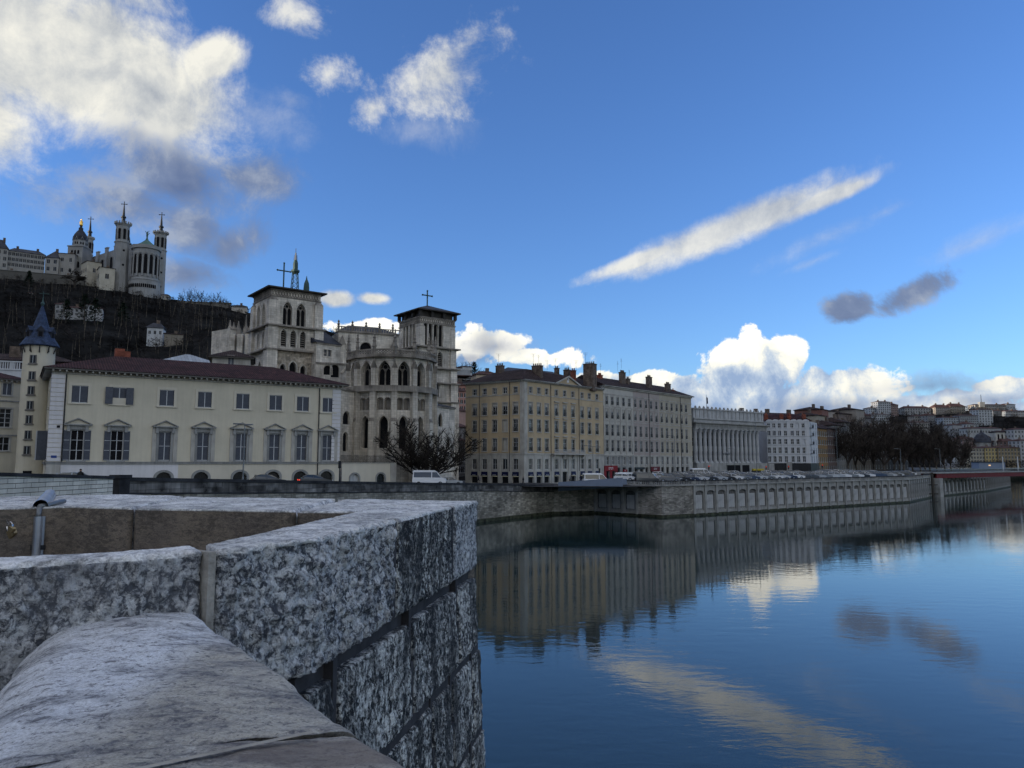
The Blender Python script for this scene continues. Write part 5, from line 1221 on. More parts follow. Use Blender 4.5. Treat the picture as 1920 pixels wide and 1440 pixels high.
# apse
ac_ = at(733, 760, 134); AX, AY = ac_.x, ac_.y; RA = 7.3; NB = 26
Yf = 126.5; z_b, z_l0, z_l1, z_a0, z_a1, z_s, z_u0, z_u1, z_c, z_bl = zat(866, Yf), zat(840, Yf), zat(779, Yf), zat(768, Yf), zat(746, Yf), zat(731, Yf), zat(722, Yf), zat(676, Yf), zat(667, Yf), zat(654, Yf)
ang0 = R(-90)
def vtx(k, r): a = ang0 + R(NB) * k; return (AX + r * math.cos(a), AY + r * math.sin(a))
Rv = RA / math.cos(R(NB / 2)); mb = MB(); trim = MB()
facets = []
for k in range(-4, 4):
    p0, p1 = vtx(k - .5 + .0, Rv), vtx(k + .5, Rv)
    facets.append((p0, p1))
facets = [(vtx(k - .5, Rv), vtx(k + .5, Rv)) for k in range(-4, 5)]
for i, (p0, p1) in enumerate(facets):
    L_ = math.hypot(p1[0] - p0[0], p1[1] - p0[1])
    for (za, zb, hs_, st, dp) in ((5, z_a0 - .6, [(L_ / 2, z_l0, 1.5, z_l1 - z_l0, 'pointed')], 'lancet', .8),
                                (z_a0 - .6, z_s, [(L_ / 2 - .62, z_a0, .92, z_a1 - z_a0, 'round'), (L_ / 2 + .62, z_a0, .92, z_a1 - z_a0, 'round')], 'blind', .6),
                                (z_s, z_c, [(L_ / 2, z_u0, 2.15, z_u1 - z_u0, 'pointed')], 'tracery', 1.1)):
        for (loc, r_), h_ in zip(wallface(mb, p0, p1, za, zb, hs_, 0, dp), hs_):
            if st == 'blind': place('blind_arch', window_mesh(h_[2], h_[3], 'blind', 'round', dp, .12, 1, ('gothic_trim', 'dark_glass', 'gothic_trim', 'shutter')), cath, loc, r_)  # blind arches take the darker trim, recess shade put into their colour
            else: place('window', window_mesh(h_[2], h_[3], st, h_[4], dp, .26, 2, GW, .16), cath, loc, r_)
    # flat terrace cap
    mb.poly([(p0[0], p0[1], z_c), (p1[0], p1[1], z_c), (AX, AY, z_c + .4)])
mb.obj('apse', GM, cath)
for k in range(-4, 6):
    a = ang0 + R(NB) * (k - .5); bx, by = AX + (Rv - .1) * math.cos(a), AY + (Rv - .1) * math.sin(a)
    m_ = MB(); hw = .55
    m_.box(-.3, 1.15, -hw, hw, 5, z_l1 - 1, 0); m_.box(-.3, .95, -hw * .9, hw * .9, z_l1 - 1, z_s - .2, 0)
    m_.poly([(1.15, -hw, z_l1 - 1), (1.15, hw, z_l1 - 1), (.95, hw * .9, z_l1 - .4), (.95, -hw * .9, z_l1 - .4)], 1)
    m_.box(-.3, .8, -hw * .72, hw * .72, z_s + .3, z_u1 - 1.3, 0)
    zt_ = z_u1 - 1.3                                     # gabled head and pinnacle
    m_.poly([(.85, -.5, zt_), (.85, .5, zt_), (.85, 0, zt_ + 1.3)], 1); m_.poly([(.85, -.5, zt_), (.85, 0, zt_ + 1.3), (-.2, 0, zt_ + 1.3), (-.2, -.5, zt_)], 1); m_.poly([(.85, .5, zt_), (.85, 0, zt_ + 1.3), (-.2, 0, zt_ + 1.3), (-.2, .5, zt_)], 1)
    m_.lathe(.3, 0, [(.2, zt_ + 1), (.16, zt_ + 2.2), (.3, zt_ + 2.25), (.03, zt_ + 3.6)], 4, 1)
    m_.obj('buttress', GM, cath, loc=(bx, by, 0), rotz=a)
    m_ = MB(); m_.lathe(0, 0, [(.36, z_c), (.34, z_bl + .3), (.48, z_bl + .35), (.32, z_bl + .8), (.26, z_bl + 1.6), (.06, z_bl + 3.4)], 4, 1)
    for q in range(3): m_.lathe(0, 0, [(.1, z_bl + 1.2 + q * .6), (.42 - q * .08, z_bl + 1.35 + q * .6), (.1, z_bl + 1.5 + q * .6)], 6, 1)
    m_.obj('pinnacle', GM, cath, loc=(bx + .45 * math.cos(a), by + .45 * math.sin(a), 0), rotz=a)
def ringband(name, ks, r0, r1, z0, z1, m=1):
    m_ = MB()
    for k in ks:
        a, b, c, d = vtx(k - .5, r1), vtx(k + .5, r1), vtx(k + .5, r0), vtx(k - .5, r0)
        m_.poly([(*a, z0), (*b, z0), (*b, z1), (*a, z1)], m); m_.poly([(*a, z1), (*b, z1), (*c, z1), (*d, z1)], m); m_.poly([(*a, z0), (*b, z0), (*c, z0), (*d, z0)], m)
    return m_.obj(name, GM, cath)
ks = range(-4, 5)
ringband('gallery_cornice', ks, Rv - .3, Rv + 1.0, z_s - .25, z_s + .28); ringband('top_cornice', ks, Rv - .3, Rv + .75, z_c - .2, z_c + .22)
m_ = MB()
for i, (k) in enumerate(ks):
    a, b = Vector(vtx(k - .5, Rv + .45)), Vector(vtx(k + .5, Rv + .45)); n = 7
    m_.obox(tuple(a), tuple(b), -.12, .12, z_bl - .25, z_bl, 1); m_.obox(tuple(a), tuple(b), -.1, .1, z_c + .22, z_c + .4, 1)
    for j in range(n):
        c0, c1 = a.lerp(b, j / n), a.lerp(b, (j + 1) / n); z0, z1 = z_c + .4, z_bl - .25
        m_.tube((*c0, z0), (*c1, z1), .07, n=4, m=1); m_.tube((*c1, z0), (*c0, z1), .07, n=4, m=1); m_.tube((*c0, z0), (*c0, z1), .07, n=4, m=1)
m_.obj('balustrade', GM, cath)
m_ = MB()                                                # low gallery railing between upper buttresses
for k in ks:
    a, b = Vector(vtx(k - .5, Rv + .9)), Vector(vtx(k + .5, Rv + .9)); m_.obox(tuple(a), tuple(b), -.08, .08, z_s + .28, z_s + .75, 1)
m_.obj('gallery_parapet', GM, cath)
# choir block behind the apse
Cq = V2(at(634, 640, 147)); Cr = V2(at(748, 645, 152)); zq = zat(620, 147)
cth = math.atan2(Cr[1] - Cq[1], Cr[0] - Cq[0]); Lq = math.hypot(Cr[0] - Cq[0], Cr[1] - Cq[1])
ch = bpy.data.objects.new('choir', None); COL.objects.link(ch); ch.parent = cath; ch.location = (Cq[0], Cq[1], 0); ch.rotation_euler = (0, 0, cth)
mb = MB(); uo = on_line(Cq, Cr, 686, 650)
o_ = wallface(mb, (0, 0), (Lq, 0), 5, zq, [(uo, zat(664, 148), 2.4, 2.6, 'round')], 0, .4); place('window', window_mesh(2.4, 2.6, 'lancet', 'round', .4, .25, 2, GW), ch, *o_[0])
mb.poly([(0, 12, 5), (0, 0, 5), (0, 0, zq), (0, 12, zq)]); mb.poly([(Lq, 0, 5), (Lq, 12, 5), (Lq, 12, zq), (Lq, 0, zq)]); mb.obj('wall', GM, ch)
mb = MB(); hip(mb, 0, Lq, 0, 12, zq + .1, zat(608, 152) - zq, 1, .1, 3.2); mb.obj('roof', [MATS['dark_tile'], MATS['slate_roof']], ch)
mb = MB(); mb.box(-.2, Lq, -.35, .1, zq - .2, zq + .15, 1)
for i in range(int(Lq / .5)): mb.box(i * .5, i * .5 + .2, -.25, -.05, zq + .15, zq + .8, 1)
mb.box(-.2, Lq, -.3, .0, zq + .8, zq + .95, 1); mb.obj('parapet', GM, ch)
for i in range(5):
    mb = MB(); x = Lq * i / 4.5; mb.lathe(x, -.15, [(.22, zq), (.2, zq + 1.2), (.34, zq + 1.3), (.12, zq + 1.6), (.24, zq + 1.85), (.04, zq + 2.2)], 4, 1); mb.obj('pinnacle', GM, ch)
for px in (641, 739):
    u = on_line(Cq, Cr, px, 645); mb = MB(); zz_ = zat(648, 148); mb.box(u - .5, u + .5, -.5, 0, zz_ - 6, zz_, 0); mb.poly([(u - .8, -.55, zz_), (u + .8, -.55, zz_), (u, -.55, zz_ + 1.9)], 1); mb.poly([(u - .8, -.55, zz_), (u, -.55, zz_ + 1.9), (u, 0, zz_ + 1.9), (u - .8, 0, zz_)], 1); mb.poly([(u + .8, -.55, zz_), (u, -.55, zz_ + 1.9), (u, 0, zz_ + 1.9), (u + .8, 0, zz_)], 1); mb.obj('gabled_buttress', GM, ch)
# south transept and chapel masses left of the apse
def mass(name, pxa, Ya, pxb, Yb, dep, ztop, holes=(), roof=None, zb=5, parent=cath):
    a, b = V2(at(pxa, 700, Ya)), V2(at(pxb, 700, Yb)); L_ = math.hypot(b[0] - a[0], b[1] - a[1]); e = bpy.data.objects.new(name, None); COL.objects.link(e); e.parent = parent
    e.location = (a[0], a[1], 0); e.rotation_euler = (0, 0, math.atan2(b[1] - a[1], b[0] - a[0]))
    m_ = MB(); hs_ = [(on_line(a, b, px, 700), z, w_, h_, k) for (px, z, w_, h_, k, st) in holes]
    outs = wallface(m_, (0, 0), (L_, 0), zb, ztop, hs_, 0, .4)
    m_.poly([(L_, 0, zb), (L_, dep, zb), (L_, dep, ztop), (L_, 0, ztop)]); m_.poly([(0, dep, zb), (0, 0, zb), (0, 0, ztop), (0, dep, ztop)]); m_.poly([(0, 0, ztop), (L_, 0, ztop), (L_, dep, ztop), (0, dep, ztop)]); m_.box(-.1, L_ + .1, -.25, -.001, ztop - .3, ztop, 1)
    m_.obj('wall', GM, e)
    for (loc, r_), h_, sp in zip(outs, hs_, holes): place('window', window_mesh(h_[2], h_[3], sp[5], h_[4], .4, .16, 1, GW), e, loc, r_)
    if roof:
        m_ = MB(); m_.poly([(-.3, -.4, ztop), (L_ + .3, -.4, ztop), (L_ + .3, dep * .7, ztop + roof), (-.3, dep * .7, ztop + roof)], 1); m_.poly([(-.3, -.4, ztop), (-.3, dep * .7, ztop + roof), (-.3, dep * .7, ztop)], 1); m_.poly([(L_ + .3, -.4, ztop), (L_ + .3, dep * .7, ztop + roof), (L_ + .3, dep * .7, ztop)], 1); m_.obj('roof', [MATS['dark_tile'], MATS['slate_roof']], e)
    return e
mass('transept', 592, 142, 637, 146, 9, zat(643, 143), [(609, zat(667, 143), .8, 1.3, 'rect', 'shut'), (617, zat(667, 143), .8, 1.3, 'rect', 'shut')], 3.6)
mass('transept', 592, 138, 668, 141, 5, zat(680, 139), [(614, zat(703, 139), 1.5, 1.8, 'round', 'lancet'), (628, zat(707, 139), 1.6, 2.4, 'round', 'lancet')])
ce = mass('side_chapel', 630, 122, 668, 128, 10, zat(728, 124), [(651, zat(795, 124), 2.2, 2.2, 'round', 'lancet'), (650, zat(846, 124), 1.6, 3.2, 'round', 'lancet')])
for j in range(3):
    mb = MB(); a = at(640 + j * 9, 700, 131); b = at(668 + j * 6, 690, 133); mb.tube((a.x, a.y, a.z), (b.x, b.y, b.z + 1.5), .28, n=5, m=0); mb.obj('flying_buttress', GM, cath)
mass('nave', 645, 150, 850, 172, 14, zat(735, 158), [], 2.5)
mass('sacristy', 812, 143, 853, 150, 9, zat(762, 146), [(826, zat(800, 146), 1.4, 2.6, 'pointed', 'lancet')], 1.5)
# west front turrets beyond the south tower
wf = mass('west_front', 429, 186, 476, 192, 8, zat(618, 188), [(447, zat(655, 188), 1.2, 3, 'pointed', 'lancet'), (462, zat(655, 188), 1.2, 3, 'pointed', 'lancet')])
for px, h in ((431, 600), (438, 604), (447, 602), (461, 590), (470, 610)):
    p = at(px, 618, 188); mb = MB(); mb.lathe(p.x, p.y, [(.8, p.z - 4), (.75, p.z), (.3, p.z + 1.0), (.08, zat(h, 188))], 6, 1); mb.obj('pinnacle', GM, cath)
for px in (436, 451, 466):
    p = at(px, 640, 185.4); mb = MB(); mb.box(p.x - .7, p.x + .7, p.y - .6, p.y + 1, 6, p.z + 1.8); mb.obj('buttress', GM, cath)
# radio tower and spire on the hill behind
def lattice(name, label, px, ybase, yplat, ytop, Y):
    b = at(px, ybase, Y); zp, zt_ = zat(yplat, Y), zat(ytop, Y); t = thing(name, label, 'tower', (b.x, b.y, 0)); w0 = 1.6; hill_z = b.z - 12
    mb = MB(); n = 6
    for i in range(n):
        za, zb = hill_z + (zp - hill_z) * i / n, hill_z + (zp - hill_z) * (i + 1) / n; wa, wb = w0 + 1.5 - 1.2 * i / n, w0 + 1.5 - 1.2 * (i + 1) / n
        for (x, y) in ((1, 1), (1, -1), (-1, 1), (-1, -1)): mb.tube((x * wa, y * wa, za), (x * wb, y * wb, zb), .32, n=4)
        for (p, q) in (((1, -1), (-1, -1)), ((1, 1), (1, -1)), ((-1, 1), (-1, -1)), ((1, 1), (-1, 1))):
            mb.tube((p[0] * wa, p[1] * wa, za), (q[0] * wb, q[1] * wb, zb), .18, n=4); mb.tube((q[0] * wa, q[1] * wa, za), (p[0] * wb, p[1] * wb, zb), .18, n=4)
    mb.obj('lattice_shaft', MATS['verdigris_iron'], t)
    mb = MB(); mb.lathe(0, 0, [(2, zp - 1), (3.8, zp + .5), (3.8, zp + 2), (2.2, zp + 2.4), (2.2, zp + 8), (1.5, zp + 11)], 8); mb.obj('platform', MATS['verdigris_iron'], t)
    mb = MB(); h = zt_ - zp - 11; mb.tube((0, 0, zp + 11), (0, 0, zp + 11 + h * .45), 1.3, .9, n=6); mb.tube((0, 0, zp + 11 + h * .45), (0, 0, zt_ - 3), .8, .7, n=6); mb.tube((0, 0, zt_ - 3), (0, 0, zt_ + 1), .3, n=4)
    for i in range(4): mb.tube((-2.0 + i * .2, 0, zp + 12 + i * h * .11), (2.0 - i * .2, 0, zp + 12 + i * h * .11), .25, n=4)
    mb.obj('mast', MATS['grey_metal'], t)
lattice('radio_tower', 'lattice radio tower with platform and mast standing beyond the nearer bell tower', 553, 532, 511, 468, 640)
p = at(574.5, 540, 300); sp_ = thing('spire', 'thin dark spire rising just right of the radio tower behind the belfry roof', 'spire', (p.x, p.y, 0))
mb = MB(); mb.lathe(0, 0, [(1.2, 12), (1.2, p.z), (1.0, p.z + 2), (.35, zat(524, 300)), (.05, zat(517, 300))], 8); mb.obj('spire_shaft', MATS['verdigris_iron'], sp_)
# ---------------------------------------------------------------- tan corner block
WF = ('pale_frame', 'glass', 'light_stone', 'iron')
def fitrows(Y, lst): # (ytop, ybottom, w, style, sur, bars)
    return [(zat(b, Y), zat(a, Y) - zat(b, Y), w_, st, 'rect', su, br) for (a, b, w_, st, su, br) in lst]
CA, CB_, CC = V2(at(873, 780, 174)), V2(at(983, 780, 165)), V2(at(1131, 780, 187)); zc_ = zat(712, 165); zg = 5.0
tb, LA = bldg('apartment_building', 'tan yellow five storey corner apartment block with chimneys and navy shop blinds', 'apartment block', CA, CB_, 0)
Mi = Matrix.Translation((CA[0], CA[1], 0)) @ Matrix.Rotation(math.atan2(CB_[1] - CA[1], CB_[0] - CA[0]), 4, 'Z'); Mi = Mi.inverted()
c_ = Mi @ Vector((CC[0], CC[1], 0)); PC = (c_.x, c_.y); LB = math.hypot(PC[0] - LA, PC[1])
rB = math.atan2(PC[1], PC[0] - LA)
colA = [on_line(CA, CB_, p, 800) for p in (889.7, 908.4, 927.6, 946.9, 966.6)]
colB = [on_line(CB_, CC, p, 800) for p in (995, 1010.6, 1025, 1043.4, 1059, 1074.4, 1091.6, 1105.3, 1119.4)]
YR = 169.5
upper = [(zat(846, YR), 2.85, 1.28, 'rail', 'rect', .16, 2), (zat(810, YR), 2.7, 1.28, 'rail', 'rect', .16, 2), (zat(778, YR), 2.65, 1.28, 'blindtop', 'rect', .16, 2), (zat(739, YR), 1.35, 1.1, 'plain', 'rect', .14, 1)]
zbelt = zat(851, YR - 1)
mb = MB(); rowwin(tb, mb, (0, 0), (LA, 0), zbelt, zc_, colA, upper, .28, 0, {(0, 3): 'blind', (1, 3): 'blind'}, WF)
rowwin(tb, mb, (LA, 0), PC, zbelt, zc_, colB, upper, .28, 0, {}, WF)
mb.poly([(0, 0, zbelt), (0, 0, zc_), (3, 14, zc_), (3, 14, zbelt)]); mb.poly([PC + (zbelt,), PC + (zc_,), (PC[0] - 9, PC[1] + 9, zc_), (PC[0] - 9, PC[1] + 9, zbelt)])
mb.obj('wall', MATS['tan_plaster'], tb)
zm = zat(880, YR); low = [(zm, 2.35, 1.25, 'plain', 'rect', .0, 1)]; shp = [(5.4, zat(885, YR) - 5.4, 1.75, 'plain', 'rect', 0, 0)]
mb = MB(); SW = ('shop_dark', 'dark_glass', 'light_stone', 'shutter')
rowwin(tb, mb, (0, 0), (LA, 0), zat(883.5, YR), zbelt, colA, low, .3, 0, {(0, 3): 'shut'}, WF); rowwin(tb, mb, (LA, 0), PC, zat(883.5, YR), zbelt, colB, low, .3, 0, {}, WF)
rowwin(tb, mb, (0, 0), (LA, 0), zg, zat(883.5, YR), colA, shp, .5, 0, {}, SW); rowwin(tb, mb, (LA, 0), PC, zg, zat(883.5, YR), colB, shp, .5, 0, {}, SW)
mb.obj('ground_floor_wall', MATS['light_stone'], tb)
awn = MB(); zt_ = zat(884.5, YR); awn.poly([(-.85, -.02, zt_), (.85, -.02, zt_), (.85, -.14, zt_ - .7), (-.85, -.14, zt_ - .7)], 0); awn.poly([(-.85, -.14, zt_ - .7), (.85, -.14, zt_ - .7), (.85, -.14, zt_ - .9), (-.85, -.14, zt_ - .9)], 0); awn.box(-.8, .8, -.12, -.02, zt_ - 1.07, zt_ - .92, 1)
for i in range(5): awn.box(-.45 + .19 * i, -.36 + .19 * i, -.165, -.15, zt_ - .78, zt_ - .66, 2)
awm = awn.mesh('awning', [MATS['shop_navy'], MATS['warm_sign'], MATS['sign_white']])
for u in colA: place('awning', awm, tb, (u, 0, 0))
for i, u in enumerate(colB):
    if i != 4: place('awning', awm, tb, (LA + u * math.cos(rB), u * math.sin(rB), 0), rB)
pil = MB(); pil.box(-.3, .3, -.1, -.001, zg, zbelt - .3); pilm = pil.mesh('pilaster', MATS['light_stone'])
for a, b in zip(colA, colA[1:]): place('pilaster', pilm, tb, ((a + b) / 2, 0, 0))
for a, b in zip(colB, colB[1:]): u = (a + b) / 2; place('pilaster', pilm, tb, (LA + u * math.cos(rB), u * math.sin(rB), 0), rB)
for (z0, z1, o, nm) in ((zbelt - .15, zbelt + .15, .16, 'belt_course'), (zat(742.5, YR), zat(742.5, YR) + .18, .1, 'string_course'), (zc_ - .35, zc_ - .05, .25, 'cornice')):
    mb = MB(); strip(mb, [(0, 0, 1), (LA, 0, 1), (PC[0], PC[1], 1)], lambda z: z0, lambda z: z1, o, 0, back=-.001); mb.obj(nm, MATS['light_stone'], tb)
mb = MB(); strip(mb, [(-.3, 0, 1), (LA, 0, 1), (PC[0], PC[1], 1)], lambda z: zc_ - .05, lambda z: zc_ + .12, .75, 0, back=0.)
for (p0, p1) in (((0, 0), (LA, 0)), ((LA, 0), PC)):
    n = 26 if p0[0] == 0 else 48
    for i in range(n):
        a = Vector(p0).lerp(Vector(p1), (i + .5) / n); d = (Vector(p1) - Vector(p0)).normalized(); mb.obox(tuple(a - d * .1), tuple(a + d * .1), .001, .6, zc_ - .26, zc_ - .055, 1)
mb.obj('eaves', [MATS['grey_stone'], MATS['light_stone']], tb)
for (u, s) in ((LA, -.9),):
    mb = MB(); mb.box(LA - 1.1, LA, -.09, -.001, zbelt + .15, zc_ - .4); mb.obj('corner_band', MATS['light_stone'], tb)
    mb = MB(); mb.box(0, 1.0, -.09, -.001, zbelt + .15, zc_ - .4); mb.obj('corner_band', MATS['light_stone'], tb, loc=(LA, 0, 0), rotz=rB)
zr = zat(696, 175)
rf = MB(); pk = [(-.8, -.7), (LA + .15, -.8), (PC[0] + .3, PC[1] - .6), (PC[0] - 8, PC[1] + 10), (4, 15)]
r1, r2 = (LA - 3.5, 6.2, zr + .2), (PC[0] - 5.5, PC[1] + 2.8, zr - .2)
z_ = zc_ + .13
P3_ = [p + (z_,) for p in pk]; r0 = (3.5, 6.8, zr)
rf.poly([P3_[0], P3_[1], r1, r0]); rf.poly([P3_[1], P3_[2], r2, r1]); rf.poly([P3_[2], P3_[3], r2]); rf.poly([P3_[3], P3_[4], r0, r1, r2]); rf.poly([P3_[4], P3_[0], r0]); rf.obj('roof', MATS['dark_tile'], tb)
def onB(u, off=0.): return (LA + u * math.cos(rB) - off * math.sin(rB), u * math.sin(rB) + off * math.cos(rB))
def pxB(px): return on_line(CB_, CC, px, 720)
# pediment over the three middle bays
u0, u1 = pxB(1042) - .9, pxB(1087); um = (u0 + u1) / 2; pz = zat(703.5, 175) 
pd = MB(); zb_ = zc_ + .12; hh = pz - zb_
pd.poly([(u0 + .4, -.30, zb_), (u1 - .4, -.30, zb_), (um, -.30, pz - .35)], 0)
for s, ue in ((-1, u0), (1, u1)):
    f = [(ue, -.72, zb_), (ue - s * .9, -.72, zb_), (um, -.72, pz - .42), (um, -.72, pz)]; k = [(a, 5.5, c) for a, b, c in f]
    pd.poly(f, 1); pd.poly([f[0], f[3], k[3], k[0]], 2); pd.poly([f[1], f[2], (um, -.3, pz - .42), (ue - s * .9, -.3, zb_)], 1)
pd.box(um - .35, um + .35, -.36, -.31, zb_ + .4, zb_ + 1.1, 3); pd.lathe(um, -.335, [(.35, zb_ + 1.1), (.34, zb_ + 1.2), (.2, zb_ + 1.38)], 10, 3)
pd.obj('pediment', [MATS['tan_plaster'], MATS['light_stone'], MATS['dark_tile'], MATS['white_frame']], tb, loc=(LA, 0, 0), rotz=rB)
# balcony and window hoods of the three middle bays
u0, u1 = pxB(1033), pxB(1092); bz = zat(850, 172)
mb = MB(); mb.box(u0, u1, -1.0, -.16, bz - .3, bz - .12); mb.obj('balcony', MATS['light_stone'], tb, loc=(LA, 0, 0), rotz=rB)
mb = MB(); mb.box(u0, u1, -1.0, -.96, bz + .85, bz + .9); mb.box(u0, u1, -1.0, -.96, bz - .1, bz - .05)
for i in range(int((u1 - u0) / .14)): mb.box(u0 + i * .14, u0 + i * .14 + .03, -.99, -.97, bz - .05, bz + .85)
mb.obj('balcony_railing', MATS['pale_frame'], tb, loc=(LA, 0, 0), rotz=rB)
for i in range(4):
    u = u0 + .5 + (u1 - u0 - 1) * i / 3; mb = MB(); mb.box(u - .15, u + .15, -.75, -.001, bz - .75, bz - .31); mb.box(u - .15, u + .15, -.35, -.001, bz - 1.15, bz - .75); mb.obj('bracket', MATS['light_stone'], tb, loc=(LA, 0, 0), rotz=rB)
hd = MB(); hd.box(-.85, .85, -.3, -.001, 0, .22); hdm = hd.mesh('window_hood', MATS['light_stone'])
for u in colB[3:6]:
    for rr_ in upper[:3]: place('window_hood', hdm, tb, onB(u) + (rr_[0] + rr_[1] + .5,), rB)
for px in (899.5, 956): u = on_line(CA, CB_, px, 800); mb = MB(); mb.tube((u, -.15, zg + 3), (u, -.15, zc_ - .3), .06); mb.obj('drainpipe', MATS['dark_metal'], tb)
for px in (1031.8, 1084.5): u = pxB(px); q = onB(u, -.15); mb = MB(); mb.tube(q + (zg + 3,), q + (zc_ - .3,), .06); mb.obj('drainpipe', MATS['dark_metal'], tb)
def chim(px, y0, y1, Y, w_px, pots, m_='chimney', root=tb, M_=Mi, dd=1.0):
    p = M_ @ Vector((*V2(at(px, y0, Y)), 0)); zt2 = zat(y1, Y); zb2 = zat(y0, Y) - 1.5; chimney(root, p.x, p.y, zb2, zt2 - zb2 - .9, w_px * Y / 1390, dd, pots, m_)
chim(937.5, 706, 680, 176, 15, 4); chim(1007.5, 708, 680, 173, 20, 5); chim(1044, 700, 685, 186, 7, 2); chim(1063, 705, 688, 186, 11, 3); chim(1075, 708, 689, 184, 8, 2, 'brick_red'); chim(1106.5, 722, 677, 184, 20, 5, 'chimney', tb, Mi, 2.2)
for px, y in ((935, 678), (1000, 678), (1010, 680), (1026, 690), (1041, 687), (1098, 676), (1080, 690)): p = Mi @ Vector((*V2(at(px, y, 178)), 0)); aerial(tb, p.x, p.y, zat(y + 4, 178), 3.2)
# stone wall with roof behind
ba, bb = V2(at(960, 690, 200)), V2(at(1060, 690, 212)); bh, Lb = bldg('rear_building', 'long low grey building with mansard ridge peeping over the tan block roof', 'building', ba, bb, 0)
mb = MB(); z_ = zat(696, 200); mb.box(0, Lb, 0, 8, 6, z_); mb.obj('wall', MATS['rose_plaster'], bh); mb = MB(); hip(mb, 0, Lb, 0, 8, z_, 1.6, 0, .3, 2); mb.obj('roof', MATS['slate_roof'], bh)
# ---------------------------------------------------------------- terrace of three houses
D0, D3 = V2(at(1131.5, 780, 187.5)), V2(at(1296.5, 780, 221)); zt2 = zat(722.5, 187.5)
dd_ = Vector((D3[0] - D0[0], D3[1] - D0[1])); LT = dd_.length; dd_ /= LT
cut = [0, on_line(D0, D3, 1187.5, 790), on_line(D0, D3, 1236.5, 790), LT]
specs = [('white_terrace_house', 'pale white terrace house with full height pilasters and a red shop front', 'pale_plaster', (1138, 1148.4, 1158.7, 1169.5, 1180.4), (.95, .0), 'light_stone'),
         ('rose_terrace_house', 'rose grey terrace house in the middle of the riverside row', 'rose_plaster', (1191.5, 1201.5, 1211.6, 1221.4, 1231), (.1, .2), 'light_stone'),
         ('beige_terrace_house', 'beige terrace house ending the riverside row beside the columned courthouse', 'beige_plaster', (1241, 1250.4, 1259.8, 1269.2, 1278.2, 1286.8), (.1, .2), 'light_stone')]
YT = 195; rowsT = [(zat(857, 190) - 10 + 10, 0, 0)]
zrow = [zat(871.5, 190), zat(846.5, 190), zat(817, 190), zat(785, 190), zat(759, 190)]
for i, (nm, lb, mt, pxs_, su, st2) in enumerate(specs):
    a = Vector(D0) + dd_ * cut[i]; b = Vector(D0) + dd_ * cut[i + 1]; root, L_ = bldg(nm, lb, 'terrace house', tuple(a), tuple(b), 0)
    cols_ = [on_line(tuple(a), tuple(b), p, 800) for p in pxs_]
    rr_ = [(zrow[0], 2.1, 1.05, 'plain', 'rect', .14, 1), (zrow[1], 2.9, 1.2, 'rail', 'rect', .16, 2), (zrow[2], 2.8, 1.2, 'rail', 'rect', .16, 2), (zrow[3], 2.45, 1.2, 'blindtop', 'rect', .16, 2), (zrow[4], 2.1, 1.1, 'rail', 'rect', .14, 1)]
    mb = MB(); zg2 = zat(873, 190); rowwin(root, mb, (0, 0), (L_, 0), zrow[0] - .5 + 2.9, zt2, cols_, rr_[1:], .26, 0, {}, WF)
    if i == 2: mb.poly([(L_, 0, 5), (L_, 13, 5), (L_, 13, zt2), (L_, 0, zt2)])
    if i == 0: mb.poly([(0, 13, 5), (0, 0, 5), (0, 0, zt2), (0, 13, zt2)])
    mb.obj('wall', MATS[mt], root)
    zmz = zrow[0] - .5 + 2.9
    mb = MB(); rowwin(root, mb, (0, 0), (L_, 0), zg2, zmz, cols_, rr_[:1], .26, 0, {}, ('white_frame', 'glass', st2, 'iron') if i == 0 else WF)
    rowwin(root, mb, (0, 0), (L_, 0), 5, zg2, cols_, [(5.6, zg2 - 6.1, 1.55, 'plain', 'rect', 0, 0)], .45, 0, {}, SW); mb.obj('ground_floor_wall', MATS['grey_stone' if i == 0 else 'light_stone'], root)
    if i == 0:
        for q in range(6):
            u = (cols_[0] * 2 - cols_[1] if q == 0 else cols_[q - 1]) + (cols_[1] - cols_[0]) / 2; u = max(.25, min(L_ - .25, u)); mb = MB(); mb.box(u - .22, u + .22, -.12, -.001, zmz + .3, zrow[4] - .6); mb.obj('pilaster', MATS['light_stone'], root)
    for z in [zmz, zrow[2] - .55, zrow[3] - .6, zrow[4] - .5, zt2 - 2.1]:
        mb = MB(); mb.box(0.01, L_ - .01, -.14, -.001, z - .1, z + .1); mb.obj('string_course', MATS['light_stone'], root)
    mb = MB(); mb.box(0.01 if i else -.3, L_ + (.7 if i == 2 else -.01), -.75, 0, zt2 - .12, zt2 + .08); mb.box(0.01, L_ - .01, -.35, -.001, zt2 - .5, zt2 - .13); mb.obj('eaves', MATS['light_stone'], root)
    mb = MB(); rh = zat(711, 195) - zat(722.5, 187.5); rh = 3.1
    x0_, x1_ = (-.3 if i == 0 else 0), L_ + (.7 if i == 2 else 0); z_ = zt2 + .09; xe = x1_ - (6 if i == 2 else 0)
    mb.poly([(x0_, -.8, z_), (x1_, -.8, z_), (xe, 6.5, z_ + rh), (x0_, 6.5, z_ + rh)]); mb.poly([(x1_, 13.8, z_), (x0_, 13.8, z_), (x0_, 6.5, z_ + rh), (xe, 6.5, z_ + rh)])
    if i == 2: mb.poly([(x1_, -.8, z_), (x1_, 13.8, z_), (xe, 6.5, z_ + rh)])
    if i == 0: mb.poly([(x0_, 13.8, z_), (x0_, -.8, z_), (x0_, 6.5, z_ + rh)])
    mb.obj('roof', MATS['dark_tile'], root)
    specs[i] = (root, tuple(a), L_, cols_)
for i, px in ((1, 1217), (2, 1276)):
    root, a, L_, _ = specs[i]; u = on_line(a, tuple(Vector(a) + dd_), px, 800); mb = MB(); mb.tube((u, -.14, 7.5), (u, -.14, zt2 - .4), .07); mb.obj('drainpipe', MATS['dark_metal'], root)
